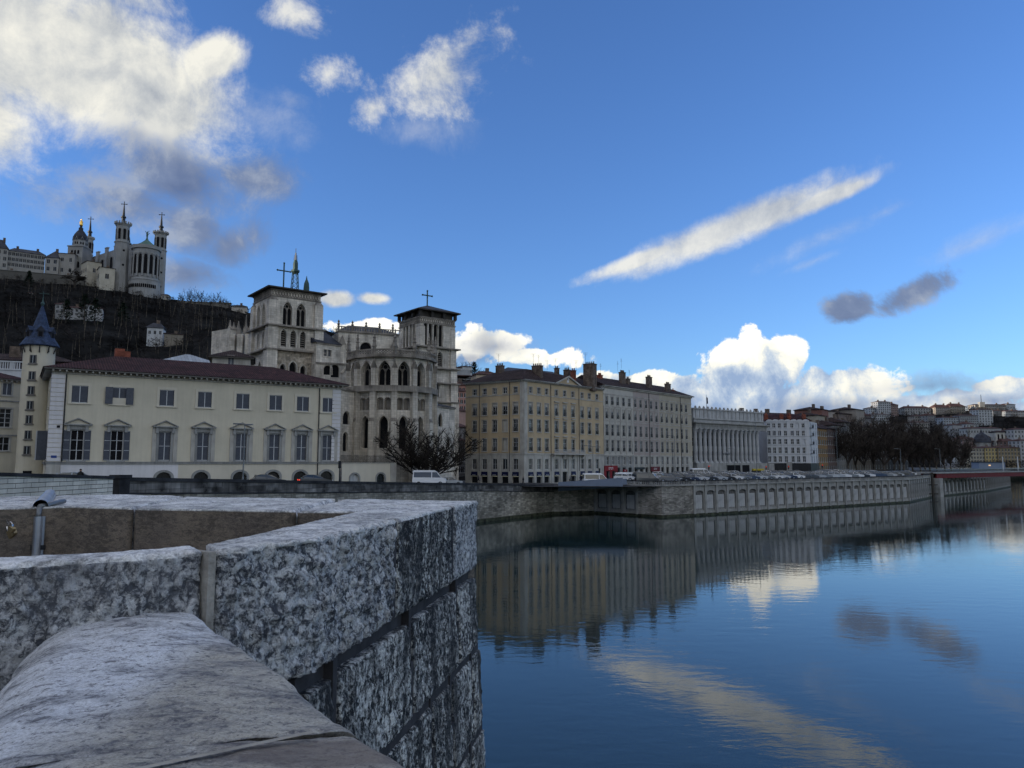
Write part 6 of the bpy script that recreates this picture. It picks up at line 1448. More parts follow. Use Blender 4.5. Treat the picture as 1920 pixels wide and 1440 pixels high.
def chimT(i, px, y0, y1, Y, w_px, pots, m_='chimney', dpt=1.0):
    root = specs[i][0]; M_ = (Matrix.Translation(root.location) @ Matrix.Rotation(root.rotation_euler.z, 4, 'Z')).inverted(); chim(px, y0, y1, Y, w_px, pots, m_, root, M_, dpt)
chimT(0, 1124.5, 714, 698, 196, 10, 3, 'brick_red'); chimT(0, 1167, 722, 693, 200, 13, 4); chimT(0, 1177, 722, 705, 203, 8, 2); chimT(1, 1217, 730, 702, 209, 12, 3); chimT(2, 1252, 736, 715, 214, 12, 3); chimT(2, 1262, 738, 727, 219, 4, 1, 'brick_red')
for px, y in ((1158, 688), (1165, 683), (1180, 704), (1126, 692)): root = specs[0][0]; M_ = (Matrix.Translation(root.location) @ Matrix.Rotation(root.rotation_euler.z, 4, 'Z')).inverted(); p = M_ @ Vector((*V2(at(px, y, 200)), 0)); aerial(root, p.x, p.y, zat(y + 8, 200), 3.5)
def shopfront(root, u0, u1, z0, z1, m_, letters=0):
    mb = MB(); mb.box(u0, u1, -.2, -.002, z0, z1, 0); n = letters
    for k in range(n):
        w_ = (u1 - u0) * .38 / n; x = (u0 + u1) / 2 - (u1 - u0) * .19 + k * w_; h_ = (z1 - z0) * .42; zc2 = (z0 + z1) / 2
        mb.box(x, x + w_ * .18, -.23, -.202, zc2 - h_ / 2, zc2 + h_ / 2, 1)
        if k % 2 == 0: mb.box(x + w_ * .2, x + w_ * .7, -.23, -.202, zc2 + h_ / 2 - h_ * .2, zc2 + h_ / 2, 1)
        if k % 3 == 0: mb.box(x + w_ * .2, x + w_ * .7, -.23, -.202, zc2 - h_ / 2, zc2 - h_ / 2 + h_ * .2, 1)
    mb.obj('shop_sign', [MATS[m_], MATS['sign_white']], root)
r_, a, L_, cl = specs[0]; ua = lambda px, a=a: on_line(a, tuple(Vector(a) + dd_), px, 880)
shopfront(r_, ua(1132.5), ua(1157), zat(883, 190), zat(873, 190), 'shop_red', 6)
for u in (ua(1134), ua(1145), ua(1155)): mb = MB(); mb.box(u - .5, u + .5, -.12, -.002, 5, zat(883, 190) - .02); mb.obj('shop_pier', MATS['shop_red'], r_)
shopfront(r_, ua(1168), ua(1175), zat(885, 192), zat(880.5, 192), 'shop_red', 2)
r_, a, L_, cl = specs[1]; ua = lambda px, a=a: on_line(a, tuple(Vector(a) + dd_), px, 880)
shopfront(r_, ua(1190), ua(1208), zat(880, 200), zat(876, 200), 'shop_dark', 0); shopfront(r_, ua(1220), ua(1236.3), zat(883, 206), zat(875, 206), 'maroon', 6)
mb = MB(); u0, u1 = ua(1221), ua(1236); z_ = zat(883, 206); mb.poly([(u0, -.2, z_), (u1, -.2, z_), (u1, -1.3, z_ - .5), (u0, -1.3, z_ - .5)], 0); mb.poly([(u0, -1.3, z_ - .5), (u1, -1.3, z_ - .5), (u1, -1.3, z_ - .68), (u0, -1.3, z_ - .68)], 1); mb.obj('awning', [MATS['maroon'], MATS['sign_white']], r_)
# ---------------------------------------------------------------- courthouse with its colonnade
E0, E1 = V2(at(1299, 780, 224)), V2(at(1430, 780, 246)); pj, LP = bldg('courthouse', 'neoclassical courthouse with a long row of tall corinthian columns and blank attic', 'courthouse', E0, E1, 0)
zt3, zen, zcap, zpo = zat(764.5, 224), zat(792, 224), zat(803, 224), zat(868, 224)
mb = MB(); mb.box(0, LP, 3.2, 20, zpo, zt3 - 1.5, 0); mb.obj('rear_wall', MATS['grey_stone'], pj)
mb = MB(); mb.box(0, LP, -1.2, 20, 5, zpo, 0); mb.box(-.001 + LP, LP + 3.2, -1.6, 14, 5, zpo - .2, 0); mb.obj('podium', MATS['quay_frame'], pj)
mb = MB(); mb.box(-.2, LP + .3, -1.1, 20, zcap, zcap + .75); mb.box(-.3, LP + .4, -1.2, 20, zcap + .78, zen - .2); mb.box(-.9, LP + 1, -1.9, 20.5, zen - .2, zen + .2); mb.obj('entablature', MATS['quay_frame'], pj)
mb = MB(); mb.box(0, LP, -.4, 20, zen + .2, zen + 1.1); mb.box(-.4, LP + .4, -.9, 20, zen + 1.1, zen + 1.4); mb.box(0, LP, -.2, 20, zen + 1.4, zt3 - .35); mb.box(-.25, LP + .25, -.5, 20.2, zt3 - .35, zt3); mb.obj('attic', MATS['quay_panel'], pj)
n = 18; at_ = MB(); at_.box(-.07, .07, -.3, -.201, zen + 1.4, zt3 - .36); atm = at_.mesh('attic_pilaster', MATS['grey_stone']); an_ = MB(); an_.prism([(-.35, -.4), (.35, -.4), (.35, -.05), (-.35, -.05)], zt3, zt3 + .35); an_.lathe(0, -.2, [(.3, zt3 + .35), (.22, zt3 + .6), (.05, zt3 + .75)], 6); anm = an_.mesh('antefix', MATS['quay_frame'])
for i in range(n): place('attic_pilaster', atm, pj, (LP * (i + .5) / n, 0, 0)); place('antefix', anm, pj, (LP * (i + .5) / n, 0, 0))
cpx = [1302.5, 1311.5, 1320.5, 1329.5, 1338.5, 1347.3, 1355.7, 1364, 1372.4, 1380.5, 1388.7, 1396.6, 1404.3, 1411.6, 1418.4]
cm = MB(); hc = zcap - zpo; cm.box(-.82, .82, -.82, .82, 0, .35); cm.lathe(0, 0, [(.78, .35), (.8, .5), (.68, .62), (.72, .75), (.62, .82), (.62, hc * .33), (.53, hc - 1.25), (.56, hc - 1.2), (.55, hc - 1.1), (.6, hc - .8), (.75, hc - .45), (.68, hc - .4), (.85, hc - .18)], 16, 0); cm.box(-.8, .8, -.8, .8, hc - .18, hc)
for k in range(8):
    a_ = 2 * PI * k / 8; cm.tube((.58 * math.cos(a_), .58 * math.sin(a_), hc - 1.1), (.86 * math.cos(a_), .86 * math.sin(a_), hc - .55), .1, .05, n=4)
cmm = cm.mesh('column', MATS['quay_panel'])
for px in cpx: place('column', cmm, pj, (on_line(E0, E1, px, 835), -.25, zpo))
dm = MB(); dm.box(-.7, .7, 3.1, 3.19, zpo + .2, zpo + 3.6); dm.box(-.55, .55, 3.1, 3.19, zpo + 5.2, zpo + 7.6); dmm = dm.mesh('doorway', MATS['void'])
for a, b in zip(cpx, cpx[1:]): place('doorway', dmm, pj, (on_line(E0, E1, (a + b) / 2, 835), 0, 0))
for (pa, pb2) in ((1356, 1382), (1386, 1399)): u0, u1 = on_line(E0, E1, pa, 880), on_line(E0, E1, pb2, 880); mb = MB(); mb.box(u0, u1, -1.26, -1.2, 5.6, zat(872, 235)); mb.obj('podium_opening', MATS['void'], pj)
mb = MB(); u0 = on_line(E0, E1, 1300, 880); [mb.box(u0, u0 + 9 - i * .7, -1.2 - 3.4 + i * .42, -1.2, 5 + i * .38, 5.38 + i * .38) for i in range(8)]; mb.obj('stair', MATS['quay_frame'], pj)
# white block
F0, F1, F2 = V2(at(1436.5, 780, 251)), V2(at(1516, 780, 251)), V2(at(1531, 780, 262)); wb, LW = bldg('white_apartment_building', 'white five storey riverside building with scalloped cornice and red tiled roof', 'apartment block', F0, F1, 0)
zw1, zw0 = zat(790, 251), zat(868.5, 251); cw = [on_line(F0, F1, p, 830) for p in (1442.3, 1452.2, 1462.4, 1473.6, 1486, 1496.5, 1507.2)]
rw = [(zat(866.5, 251), 2.0, 1.0, 'plain', 'rect', .18, 1), (zat(850, 251), 2.0, 1.0, 'plain', 'rect', .18, 1), (zat(833, 251), 1.75, 1.0, 'plain', 'rect', .18, 1), (zat(817, 251), 1.7, 1.0, 'plain', 'rect', .18, 1), (zat(802, 251), 1.5, 1.0, 'plain', 'rect', .18, 1)]
WW = ('white_frame', 'dark_glass', 'white_plaster', 'shutter')
Mw = (Matrix.Translation(wb.location) @ Matrix.Rotation(wb.rotation_euler.z, 4, 'Z')).inverted(); f2 = Mw @ Vector((*F2, 0)); PF = (f2.x, f2.y); LF = math.hypot(PF[0] - LW, PF[1])
mb = MB(); rowwin(wb, mb, (0, 0), (LW, 0), zw0, zw1, cw, rw, .25, 0, {(2, 6): 'blind', (4, 5): 'blind', (3, 0): 'shut', (3, 1): 'shut', (3, 2): 'shut', (3, 4): 'shut'}, WW); rowwin(wb, mb, (LW, 0), PF, zw0, zw1, [LF * k for k in (.2, .5, .8)], rw, .25, 0, {}, WW)
mb.poly([(0, 12, 5), (0, 0, 5), (0, 0, zw1), (0, 12, zw1)]); mb.poly([PF + (5,), (PF[0] - 4, PF[1] + 12, 5), (PF[0] - 4, PF[1] + 12, zw1), PF + (zw1,)]); mb.obj('wall', MATS['white_plaster'], wb)
mb = MB(); mb.box(0, LW, -.1, .3, 5, zw0 - .01); mb.obox((LW, 0), PF, -.2, .1, 5, zw0 - .01); mb.obj('shop_front', MATS['shop_dark'], wb)
mb = MB(); mb.box(5.8 + .4, 7.4 + .6, -.3, -.11, 5, zw0 + .4); mb.obj('doorway', MATS['grey_stone'], wb)
for z in (zat(818.5, 251), zat(834.5, 251), zat(851.5, 251), zw0 + .05): mb = MB(); mb.box(0.001, LW, -.08, -.001, z - .07, z + .07); mb.obj('string_course', MATS['quay_panel'], wb)
mb = MB(); mb.box(-.1, LW + .2, -.2, 0, zw1 - .1, zw1 + .15)
for i in range(7):
    u = LW * (i + .5) / 7; mb.lathe(u, -.08, [(.01, zw1 + .15), (.01, zw1 + .16)], 3); 
    prs = [(u + 1.0 * math.cos(PI * k / 8), zw1 + .15 + .5 * math.sin(PI * k / 8)) for k in range(9)]; mb.poly([(x, -.18, z) for x, z in prs]); [mb.poly([(p[0], -.18, p[1]), (q[0], -.18, q[1]), (q[0], .1, q[1]), (p[0], .1, p[1])]) for p, q in zip(prs, prs[1:])]
mb.obj('cornice', MATS['white_plaster'], wb)
mb = MB(); hip(mb, 0, LW + 1.5, .3, 12, zw1 + .16, 2.6, 0, 0.1, 3.); mb.obj('roof', MATS['red_tile'], wb)
for x in (.8, 6.0, 8.6, 13.6): chimney(wb, x, 2.5, zw1, 2.2, .9, 1.4, 2, 'brick_red')
bal_ = MB(); bal_.box(.4, 3.2, -.9, 0, 0, .1); [bal_.box(.4 + i * .2, .43 + i * .2, -.9, -.87, .1, 1.) for i in range(15)]; bal_.box(.4, 3.2, -.9, -.87, 1., 1.05); bm2 = bal_.mesh('balcony', MATS['iron'])
for z in (rw[4][0] - .1, rw[3][0] - .1, rw[2][0] - .1, rw[1][0] - .1): place('balcony', bm2, wb, (LW, 0, z), math.atan2(PF[1], PF[0] - LW))
# ---------------------------------------------------------------- simple houses, each with its own windows
FARW = {}
def farwin(w_, h_, lit=False):
    k = (round(w_, 1), round(h_, 1))
    if k not in FARW:
        m_ = MB(); m_.box(-k[0] / 2, k[0] / 2, -.05, .0, 0, k[1], 0); m_.box(-k[0] / 2 - .12, k[0] / 2 + .12, -.12, 0, -.15, 0, 1); m_.box(-.05, .05, -.08, -.05, 0, k[1], 1); FARW[k] = m_.mesh('window', [MATS['dark_glass'], MATS['pale_frame']])
    return FARW[k]
def house(label, px0, px1, ytop, zb, Y0, Y1, dep, color, nr, ncol, roof=('far_tile', 1.5), name='town_house', cat='house', group=None, ww=1.1, wh=1.7, bare=False, flat=False, ybot=None):
    a, b = V2(at(px0, ytop, Y0)), V2(at(px1, ytop, Y1)); zt_ = zat(ytop, (Y0 + Y1) / 2); r, L_ = bldg(name, label, cat, a, b, 0)
    if group: r['group'] = group
    m_ = MB(); m_.box(0, L_, 0, dep, zb, zt_); o = m_.obj('wall', MATS['wall_tint'], r); o.color = (*color, 1)
    zlo = zb + .8 if ybot is None else zat(ybot, (Y0 + Y1) / 2)
    if nr and ncol:
        st_ = (zt_ - .5 - zlo) / nr; hh_ = min(wh, st_ * .62)
        for i in range(nr):
            for j in range(ncol): place('window', farwin(ww, hh_), r, (L_ * (j + .5) / ncol, -.005, zlo + st_ * (i + .25)))
        ns = max(1, int(dep / 3.5))
        for i in range(nr):
            for j in range(min(ns, 3)): place('window', farwin(ww, hh_), r, (-.005, dep * (1 - (j + .5) / min(ns, 3)), zlo + st_ * (i + .25)), -PI / 2)
    m_ = MB()
    if flat: m_.box(-.3, L_ + .3, -.3, dep + .3, zt_, zt_ + .5)
    else: hip(m_, 0, L_, 0, dep, zt_ + .01, roof[1], 0, .5, dep * .3); m_.box(-.5, L_ + .5, -.5, dep + .5, zt_ - .2, zt_)
    m_.obj('roof', MATS[roof[0]], r)
    if not flat and L_ > 6:
        for f in ((.25, .8) if L_ > 14 else (.6,)): m_ = MB(); x = L_ * f; m_.box(x - .8, x + .8, dep * .4, dep * .4 + 1, zt_, zt_ + roof[1] + 1.4); m_.obj('chimney', MATS['chimney'], r)
    return r
G1 = 'houses of the riverside row beyond the white building'
for (lb, p0, p1, yt, Y0, Y1, c, nr, nc) in (
    ('ochre house with orange bands right of the white building', 1531.5, 1550, 803, 268, 278, (.22, .135, .06), 5, 5),
    ('brown narrow house between the ochre one and the pale one', 1550.3, 1567, 804, 279, 289, (.11, .075, .065), 5, 5),
    ('pale grey house behind the first bare plane tree', 1567.3, 1583, 798, 290, 300, (.20, .19, .18), 5, 4),
    ('taller stone house with attic windows beside the trees', 1583.3, 1596, 792, 301, 309, (.15, .14, .13), 5, 3),
    ('sandy house glimpsed between the plane trunks', 1596.5, 1630, 800, 310, 334, (.16, .135, .11), 5, 7),
    ('dull brown house mostly hidden by the plane crowns', 1631, 1662, 806, 336, 360, (.09, .075, .065), 5, 6),
    ('dark grey house deepest behind the plane trees', 1663, 1700, 812, 362, 395, (.07, .065, .065), 5, 7)):
    house(lb, p0, p1, yt, 5.5, Y0, Y1, 12, c, nr, nc, ('dark_tile', 2.2), group=G1)
G2 = 'tall houses rising behind the riverside row'
for (lb, p0, p1, yt, Y, c, nr, nc) in (
    ('narrow cream house behind the courthouse corner', 1424, 1437, 788, 262, (.28, .24, .18), 5, 1),
    ('dark building with low roof between courthouse and white building', 1398, 1446, 777, 300, (.10, .10, .11), 0, 0),
    ('stone gable wall rising right behind the white building', 1532, 1549, 779, 300, (.34, .31, .25), 1, 1),
    ('brick red tall chimney house behind the ochre house', 1541, 1553, 768, 330, (.20, .10, .08), 0, 0),
    ('pale roofed house at the top of the riverside skyline', 1545, 1572, 771, 345, (.34, .30, .27), 2, 4),
    ('brown stepped house left of the square stone tower', 1572, 1601, 776, 350, (.16, .13, .12), 1, 3),
    ('square stone tower block on the riverside skyline', 1604, 1620, 768, 355, (.25, .22, .19), 2, 2),
    ('dim house just left of the hillside white tower', 1618, 1640, 784, 380, (.15, .14, .14), 2, 3),
    ('long dark roofed block behind the white building ridge', 1438, 1512, 779, 290, (.16, .14, .13), 0, 0)):
    house(lb, p0, p1, yt, 5.5, Y, Y + 8, 12, c, nr, nc, ('dark_tile', 1.4), group=G2)
# pink and pale houses in the gap beside the cathedral
G3 = 'houses in the gap between cathedral and tan block'
for (lb, p0, p1, yt, Y, c, nr, nc, dz_) in (
    ('long curved white apartment slab high on the slope', 846, 866, 690, 430, (.42, .44, .44), 3, 6, 1),
    ('white end block beside the curved slab', 866, 885, 688, 440, (.46, .47, .47), 3, 5, 1),
    ('grey retaining gallery under the white slab', 846, 882, 705, 400, (.30, .31, .32), 1, 9, 1),
    ('rose house with broad eaves at the top of the gap', 852, 880, 722, 330, (.38, .20, .16), 2, 4, 0),
    ('taller rose house with small windows', 848, 876, 733, 300, (.40, .22, .18), 3, 4, 0),
    ('low pale rose house below the tall rose one', 846, 876, 770, 262, (.42, .28, .24), 2, 4, 0),
    ('dark roofed house just above the treetop', 846, 876, 800, 235, (.26, .24, .22), 2, 4, 0),
    ('grey shaded house at the foot of the gap', 846, 874, 826, 215, (.15, .15, .15), 3, 4, 0),
    ('pale low house with five small windows beside the chimney', 893, 935, 702, 330, (.44, .36, .27), 1, 5, 0)):
    house(lb, p0, p1, yt, 5.5 if not dz_ else 60, Y, Y + 3, 10, c, nr, nc, ('far_tile', 2.), group=G3, ybot=None if yt > 760 else yt + 12 + nr * 9, flat=bool(dz_))
# ---------------------------------------------------------------- hilltop basilica and its neighbours
mat('basilica_stone', (.29, .29, .285), var=.15, vs=.12, streak=.3)
mat('basilica_trim', (.25, .245, .235), var=.2, vs=.2, streak=.4)
BM = [MATS['basilica_stone'], MATS['basilica_trim'], MATS['void'], MATS['copper_green']]
YB = 550
bas = thing('basilica', 'large white hilltop basilica with octagonal towers, columned apse and dark spires', 'basilica')
def MPX(px0, px1, Y): return abs(px1 - px0) / 1375 * Y
def oct_tower(px, Y, w_px, ycrown, ybelf, ystring, ybase, yspire, wc_px, parent, cross_=True):
    e = bpy.data.objects.new('corner_tower', None); COL.objects.link(e); e.parent = parent; p = at(px, ystring, Y); e.location = (p.x, p.y, 0)
    r = MPX(0, w_px, Y) / 2; rc = MPX(0, wc_px, Y) / 2; zc2, zb2, zs2, z0 = zat(ycrown, Y), zat(ybelf, Y), zat(ystring, Y), zat(ybase, Y) - 10
    mb = MB(); mb.lathe(0, 0, [(r * 1.12, z0), (r * 1.05, z0 + 14), (r, z0 + 16), (r, zs2), (r * 1.1, zs2 + .3), (r * 1.1, zs2 + 1.2), (r * .93, zs2 + 1.6), (r * .93, zb2), (rc, zb2 + 2), (rc, zc2 - 1.5)], 8, 0, R(22.5))
    for k in range(16):
        a_ = 2 * PI * k / 16; c, s = math.cos(a_), math.sin(a_); mb.lathe(c * (rc - .45), s * (rc - .45), [(.7, zc2 - 1.6), (.7, zc2)], 4, 0, a_)
    mb.obj('shaft', BM, e)
    for k in range(8):                                   # belfry openings on each face
        a_ = R(45) * k; ap = r * .93 * math.cos(R(22.5)); h_ = zb2 - zs2 - 4.5
        m_ = MB(); q = [(-1.15, 0)] + arch_pts(2.3, h_, 'round', 4) + [(1.15, 0)]; m_.poly([(x, -.12, z) for x, z in q], 0)
        for A_, B_ in zip(q, q[1:]): m_.tube((A_[0], -.1, A_[1]), (B_[0], -.1, B_[1]), .25, n=4, m=1)
        m_.obj('belfry_opening', [MATS['void'], MATS['basilica_trim']], e, loc=(ap * math.cos(a_), ap * math.sin(a_), zs2 + 2.6), rotz=a_ + PI / 2)
    for i in range(3):
        a_ = R(-67.5 + 22.5 + 0); ap = r * math.cos(R(22.5)); z = zs2 - 6 - i * 11; a_ = R(-45)
        m_ = MB(); m_.lathe(0, 0, [(.9, -.05), (.9, .05)], 8); o = m_.obj('round_window', MATS['void'], e, loc=(ap * math.cos(a_), ap * math.sin(a_), z)); o.rotation_euler = (R(90), 0, a_ + PI / 2)
    zsp = zat(yspire, Y); m_ = MB(); h_ = zsp - zc2 + 2
    m_.lathe(0, 0, [(1.5, zc2 - 2), (1.3, zc2 + h_ * .2), (1.9, zc2 + h_ * .21), (1.9, zc2 + h_ * .25), (1.0, zc2 + h_ * .3), (.75, zc2 + h_ * .5), (.3, zc2 + h_ * .8), (.15, zsp - 2)], 8, 0)
    if cross_: cross(m_, 0, 0, zsp - 5, 5.5, 1.9, .28, R(10))
    m_.obj('spire', MATS['iron'], e); return e
oct_tower(229, 545, 25, 417.5, 426, 457, 530, 380, 29.5, bas); oct_tower(300, 560, 22, 435, 442, 472, 560, 400, 27, bas); oct_tower(166, 590, 14, 445, 451, 480, 520, 408, 17, bas)
oct_tower(241, 600, 14, 462, 468, 480, 520, 445, 15, bas, False)
p = at(273, 500, 548); RX, RY = p.x, p.y; rA = MPX(246.5, 298, 548) / 2
z_t, z_ar, z_w1, z_w0, z_bd, z_la, z_lb, z_f = zat(457, 538), zat(472, 538), zat(480, 538), zat(511, 538), zat(522, 538), zat(531, 538), zat(538, 538), zat(565, 538)
mb = MB(); mb.lathe(RX, RY, [(rA * 1.04, z_f - 8), (rA * 1.04, z_bd - 1), (rA * 1.08, z_bd), (rA * .9, z_bd + 1), (rA * .9, z_t - 3), (rA * 1.0, z_t - 2.4), (rA * 1.0, z_t), (rA * .8, z_t + .5)], 28, 0); mb.obj('apse', BM, bas, smooth=False)
for k in range(-4, 5):
    a_ = R(-90 + k * 22.5 + 3); h_ = z_w1 - z_w0 + 3
    m_ = MB(); q = [(-1.5, 0)] + arch_pts(3.0, z_ar - z_w0, 'round', 5) + [(1.5, 0)]; m_.poly([(x * .8, -.2, z * .93) for x, z in q], 0)
    for A_, B_ in zip(q, q[1:]): m_.tube((A_[0], -.5, A_[1]), (B_[0], -.5, B_[1]), .3, n=4, m=1)
    m_.obj('arched_window', [MATS['void'], MATS['basilica_stone']], bas, loc=(RX + rA * .9 * math.cos(a_), RY + rA * .9 * math.sin(a_), z_w0), rotz=a_ + PI / 2)
    a2 = a_ + R(11.25); m_ = MB(); m_.lathe(0, 0, [(.75, z_w0 - 2), (.55, z_w0 - 1), (.5, z_w1 - 1), (.85, z_w1), (.85, z_w1 + 1)], 8, 0); m_.obj('column', BM, bas, loc=(RX + (rA * .9 + .6) * math.cos(a2), RY + (rA * .9 + .6) * math.sin(a2), 0))
for k in range(-9, 10):
    a_ = R(-90 + k * 7.5); m_ = MB(); q = [(-.55, 0)] + arch_pts(1.1, z_la - z_lb, 'round', 3) + [(.55, 0)]; m_.poly([(x, -.1, z) for x, z in q], 0); m_.obj('arcade_opening', MATS['void'], bas, loc=(RX + rA * 1.045 * math.cos(a_), RY + rA * 1.045 * math.sin(a_), z_lb), rotz=a_ + PI / 2)
m_ = MB(); q = [(-2.2, 0)] + arch_pts(4.4, 8, 'round', 6) + [(2.2, 0)]; m_.poly([(x, -.1, z) for x, z in q], 0); m_.obj('portal', MATS['void'], bas, loc=(RX + rA * 1.05 * math.cos(R(-76)), RY + rA * 1.05 * math.sin(R(-76)), z_f - 3), rotz=R(14))
mb = MB(); zr_ = zat(447, 545); mb.lathe(RX, RY, [(rA * .82, z_t + .4), (rA * .45, z_t + 2.6), (1.2, zr_ - .6), (1., zr_)], 20, 0); mb.obj('apse_roof', MATS['copper_green'], bas)
mb = MB(); zs_ = zr_; mb.lathe(RX, RY, [(1.0, zs_), (.5, zs_ + 1.4), (.75, zs_ + 3.2), (.55, zs_ + 4.6), (.25, zs_ + 5.2), (.42, zs_ + 5.7), (.2, zs_ + 6.3)], 8); mb.tube((RX, RY, zs_ + 4.6), (RX - 1.7, RY, zs_ + 6.6), .2, n=5); mb.tube((RX, RY, zs_ + 4.6), (RX + 1.4, RY, zs_ + 6.9), .2, n=5); mb.tube((RX - .3, RY + .3, zs_ + 4.), (RX - 1.6, RY + .9, zs_ + 5.6), .35, .1, n=4); mb.tube((RX + .3, RY + .3, zs_ + 4.), (RX + 1.5, RY + .9, zs_ + 5.4), .35, .1, n=4); mb.obj('angel_statue', MATS['copper_green'], bas)
# nave and crenellated buttress towers
a, b = V2(at(160, 480, 600)), V2(at(250, 480, 556)); nv = bpy.data.objects.new('nave', None); COL.objects.link(nv); nv.parent = bas; nv.location = (a[0], a[1], 0); nv.rotation_euler = (0, 0, math.atan2(b[1] - a[1], b[0] - a[0])); LN = math.hypot(b[0] - a[0], b[1] - a[1]); zn = zat(470, 575)
mb = MB(); mb.box(0, LN, 0, 20, zn - 40, zn); mb.obj('wall', BM, nv)
for i in range(5):
    u = LN * (i + .6) / 5.4; m_ = MB(); m_.box(u - 1.6, u + 1.6, -1.5, 0, zn - 40, zn + 2.6 - i % 2); [m_.box(u - 1.8 + j * 1.2, u - 1.2 + j * 1.2, -1.7, .2, zn + 2.6 - i % 2, zn + 3.4 - i % 2) for j in range(4)]; m_.obj('buttress', BM, nv)
    if i < 4: u2 = u + LN / 10.8; m_ = MB(); q = [(-2.4, 0)] + arch_pts(4.8, 9, 'round', 5) + [(2.4, 0)]; m_.poly([(x, -.1, z) for x, z in q], 0); [m_.tube((A_[0], -.3, A_[1]), (B_[0], -.3, B_[1]), .4, n=4, m=1) for A_, B_ in zip(q, q[1:])]; m_.obj('arched_window', [MATS['void'], MATS['basilica_trim']], nv, loc=(u2, 0, zn - 14))
# chapel tower with gilded statue
cht = thing('chapel_tower', 'square chapel tower with slate dome and gilded statue left of the basilica', 'chapel'); p = at(147.5, 500, 560); X_, Y_ = p.x, p.y; hw = MPX(133, 161, 560) / 2
za, zb2, zc3, zd = zat(525, 560), zat(466, 560), zat(452, 560), zat(434, 560)
mb = MB(); mb.box(X_ - hw, X_ + hw, Y_ - hw, Y_ + hw, za - 8, zb2); mb.box(X_ - hw - .5, X_ + hw + .5, Y_ - hw - .5, Y_ + hw + .5, zb2, zb2 + .8); mb.lathe(X_, Y_, [(hw * .95, zb2 + .8), (hw * .9, zc3)], 8, 0, R(22.5)); mb.obj('wall', BM, cht)
mb = MB(); mb.lathe(X_, Y_, [(hw * .95, zc3), (hw * .9, zc3 + 2.5), (hw * .72, zc3 + 5), (hw * .42, zd), (1.6, zd + .8), (1.6, zd + 2.6), (.9, zd + 3.2), (.8, zd + 4.2)], 16, 0); mb.obj('dome', MATS['slate_roof'], cht)
for k in range(8):
    a_ = R(45 * k); m_ = MB(); m_.poly([(-1.3, -.3, 0), (1.3, -.3, 0), (0, -.3, 2.8)], 0); m_.poly([(-1.3, -.3, 0), (0, -.3, 2.8), (0, 1.6, 2.8), (-1.3, 1.6, 0)], 0); m_.poly([(1.3, -.3, 0), (0, -.3, 2.8), (0, 1.6, 2.8), (1.3, 1.6, 0)], 0); m_.obj('gablet', MATS['basilica_stone'], cht, loc=(X_ + hw * .86 * math.cos(a_), Y_ + hw * .86 * math.sin(a_), zc3 - .2), rotz=a_ + PI / 2)
    for s in (-.8, .8): m_ = MB(); q = [(-.5, 0)] + arch_pts(1.0, 3.0, 'round', 3) + [(.5, 0)]; m_.poly([(x, 0, z) for x, z in q], 0); m_.obj('lantern_opening', MATS['void'], cht, loc=(X_ + (hw * .865) * math.cos(a_) - s * math.sin(a_), Y_ + (hw * .865) * math.sin(a_) + s * math.cos(a_), zb2 + 1.2), rotz=a_ + PI / 2)
for (dx_, zz_, w_, h_) in ((-2.4, 477, .8, 3.), (0, 477, .8, 3.), (2.4, 477, .8, 3.), (-2.2, 503, 1.6, 5.), (2.2, 503, 1.6, 5.)): m_ = MB(); q = [(-w_, 0)] + arch_pts(2 * w_, h_, 'round', 4) + [(w_, 0)]; m_.poly([(x, -.08, z) for x, z in q], 0); m_.obj('arched_window', MATS['void'], cht, loc=(X_ + dx_, Y_ - hw, zat(zz_, 556)))
mb = MB(); z = zd + 4.2; mb.lathe(X_, Y_, [(1.0, z), (1.25, z + 1.2), (.95, z + 2.6), (1.0, z + 3.6), (.75, z + 4.2), (.3, z + 4.5), (.48, z + 4.9), (.42, z + 5.4), (.1, z + 5.8)], 10); mb.tube((X_ - .7, Y_, z + 3.8), (X_ - 1.5, Y_ - .3, z + 2.6), .25, .18, n=5); mb.tube((X_ + .7, Y_, z + 3.8), (X_ + 1.4, Y_ - .3, z + 2.5), .25, .18, n=5); mb.obj('gilded_statue', MATS['gold'], cht, smooth=True)
# annexes, seminary and hill houses
BZ = (.31, .30, .28)
GH = 'buildings along the hilltop'
def hh(lb, p0, p1, yt, yb, Y0, Y1, dep, c, nr, nc, rf=('far_tile', 2.), **k): return house(lb, p0, p1, yt, zat(yb, (Y0 + Y1) / 2) - 14, Y0, Y1, dep, c, nr, nc, rf, group=GH, ybot=yb - 3, **k)
hh('cream annexe with shallow dark roof before the basilica nave', 164, 191, 491, 520, 538, 545, 14, (.46, .42, .34), 1, 1, ('dark_tile', 2.), ww=1.8, wh=3.)
hh('rounded cream annexe nearest the front basilica tower', 187, 216, 502, 532, 530, 536, 12, (.48, .44, .36), 1, 1, ('dark_tile', 1.4), ww=2.4, wh=3.6)
hh('plain pale house between the chapel tower and the long seminary', 110, 141, 475, 518, 545, 548, 16, BZ, 2, 2, ('far_tile', 1.2), ww=1.6, wh=3.)
hh('seminary corner pavilion with steep slate mansard roof', 85, 110.5, 483, 514, 541, 543, 15, BZ, 2, 2, ('slate_roof', 7.), ww=1.9, wh=3.)
hh('long seminary wing with dormers in its slate roof', 15, 85, 474, 508, 528, 541, 14, BZ, 3, 10, ('slate_roof', 4.), ww=1.8, wh=2.6)
hh('left seminary pavilion under a dark mansard at the picture edge', -30, 16, 464, 505, 518, 526, 15, BZ, 3, 4, ('slate_roof', 8.), ww=1.8, wh=2.8)
hh('white villa among the trees on the slope', 122, 158, 577, 596, 405, 409, 9, (.46, .46, .46), 2, 4, ('far_tile', 1.5))
hh('raised white block of the slope villa', 158, 175, 571, 596, 406, 408, 8, (.50, .50, .50), 2, 2, ('far_tile', 1.))
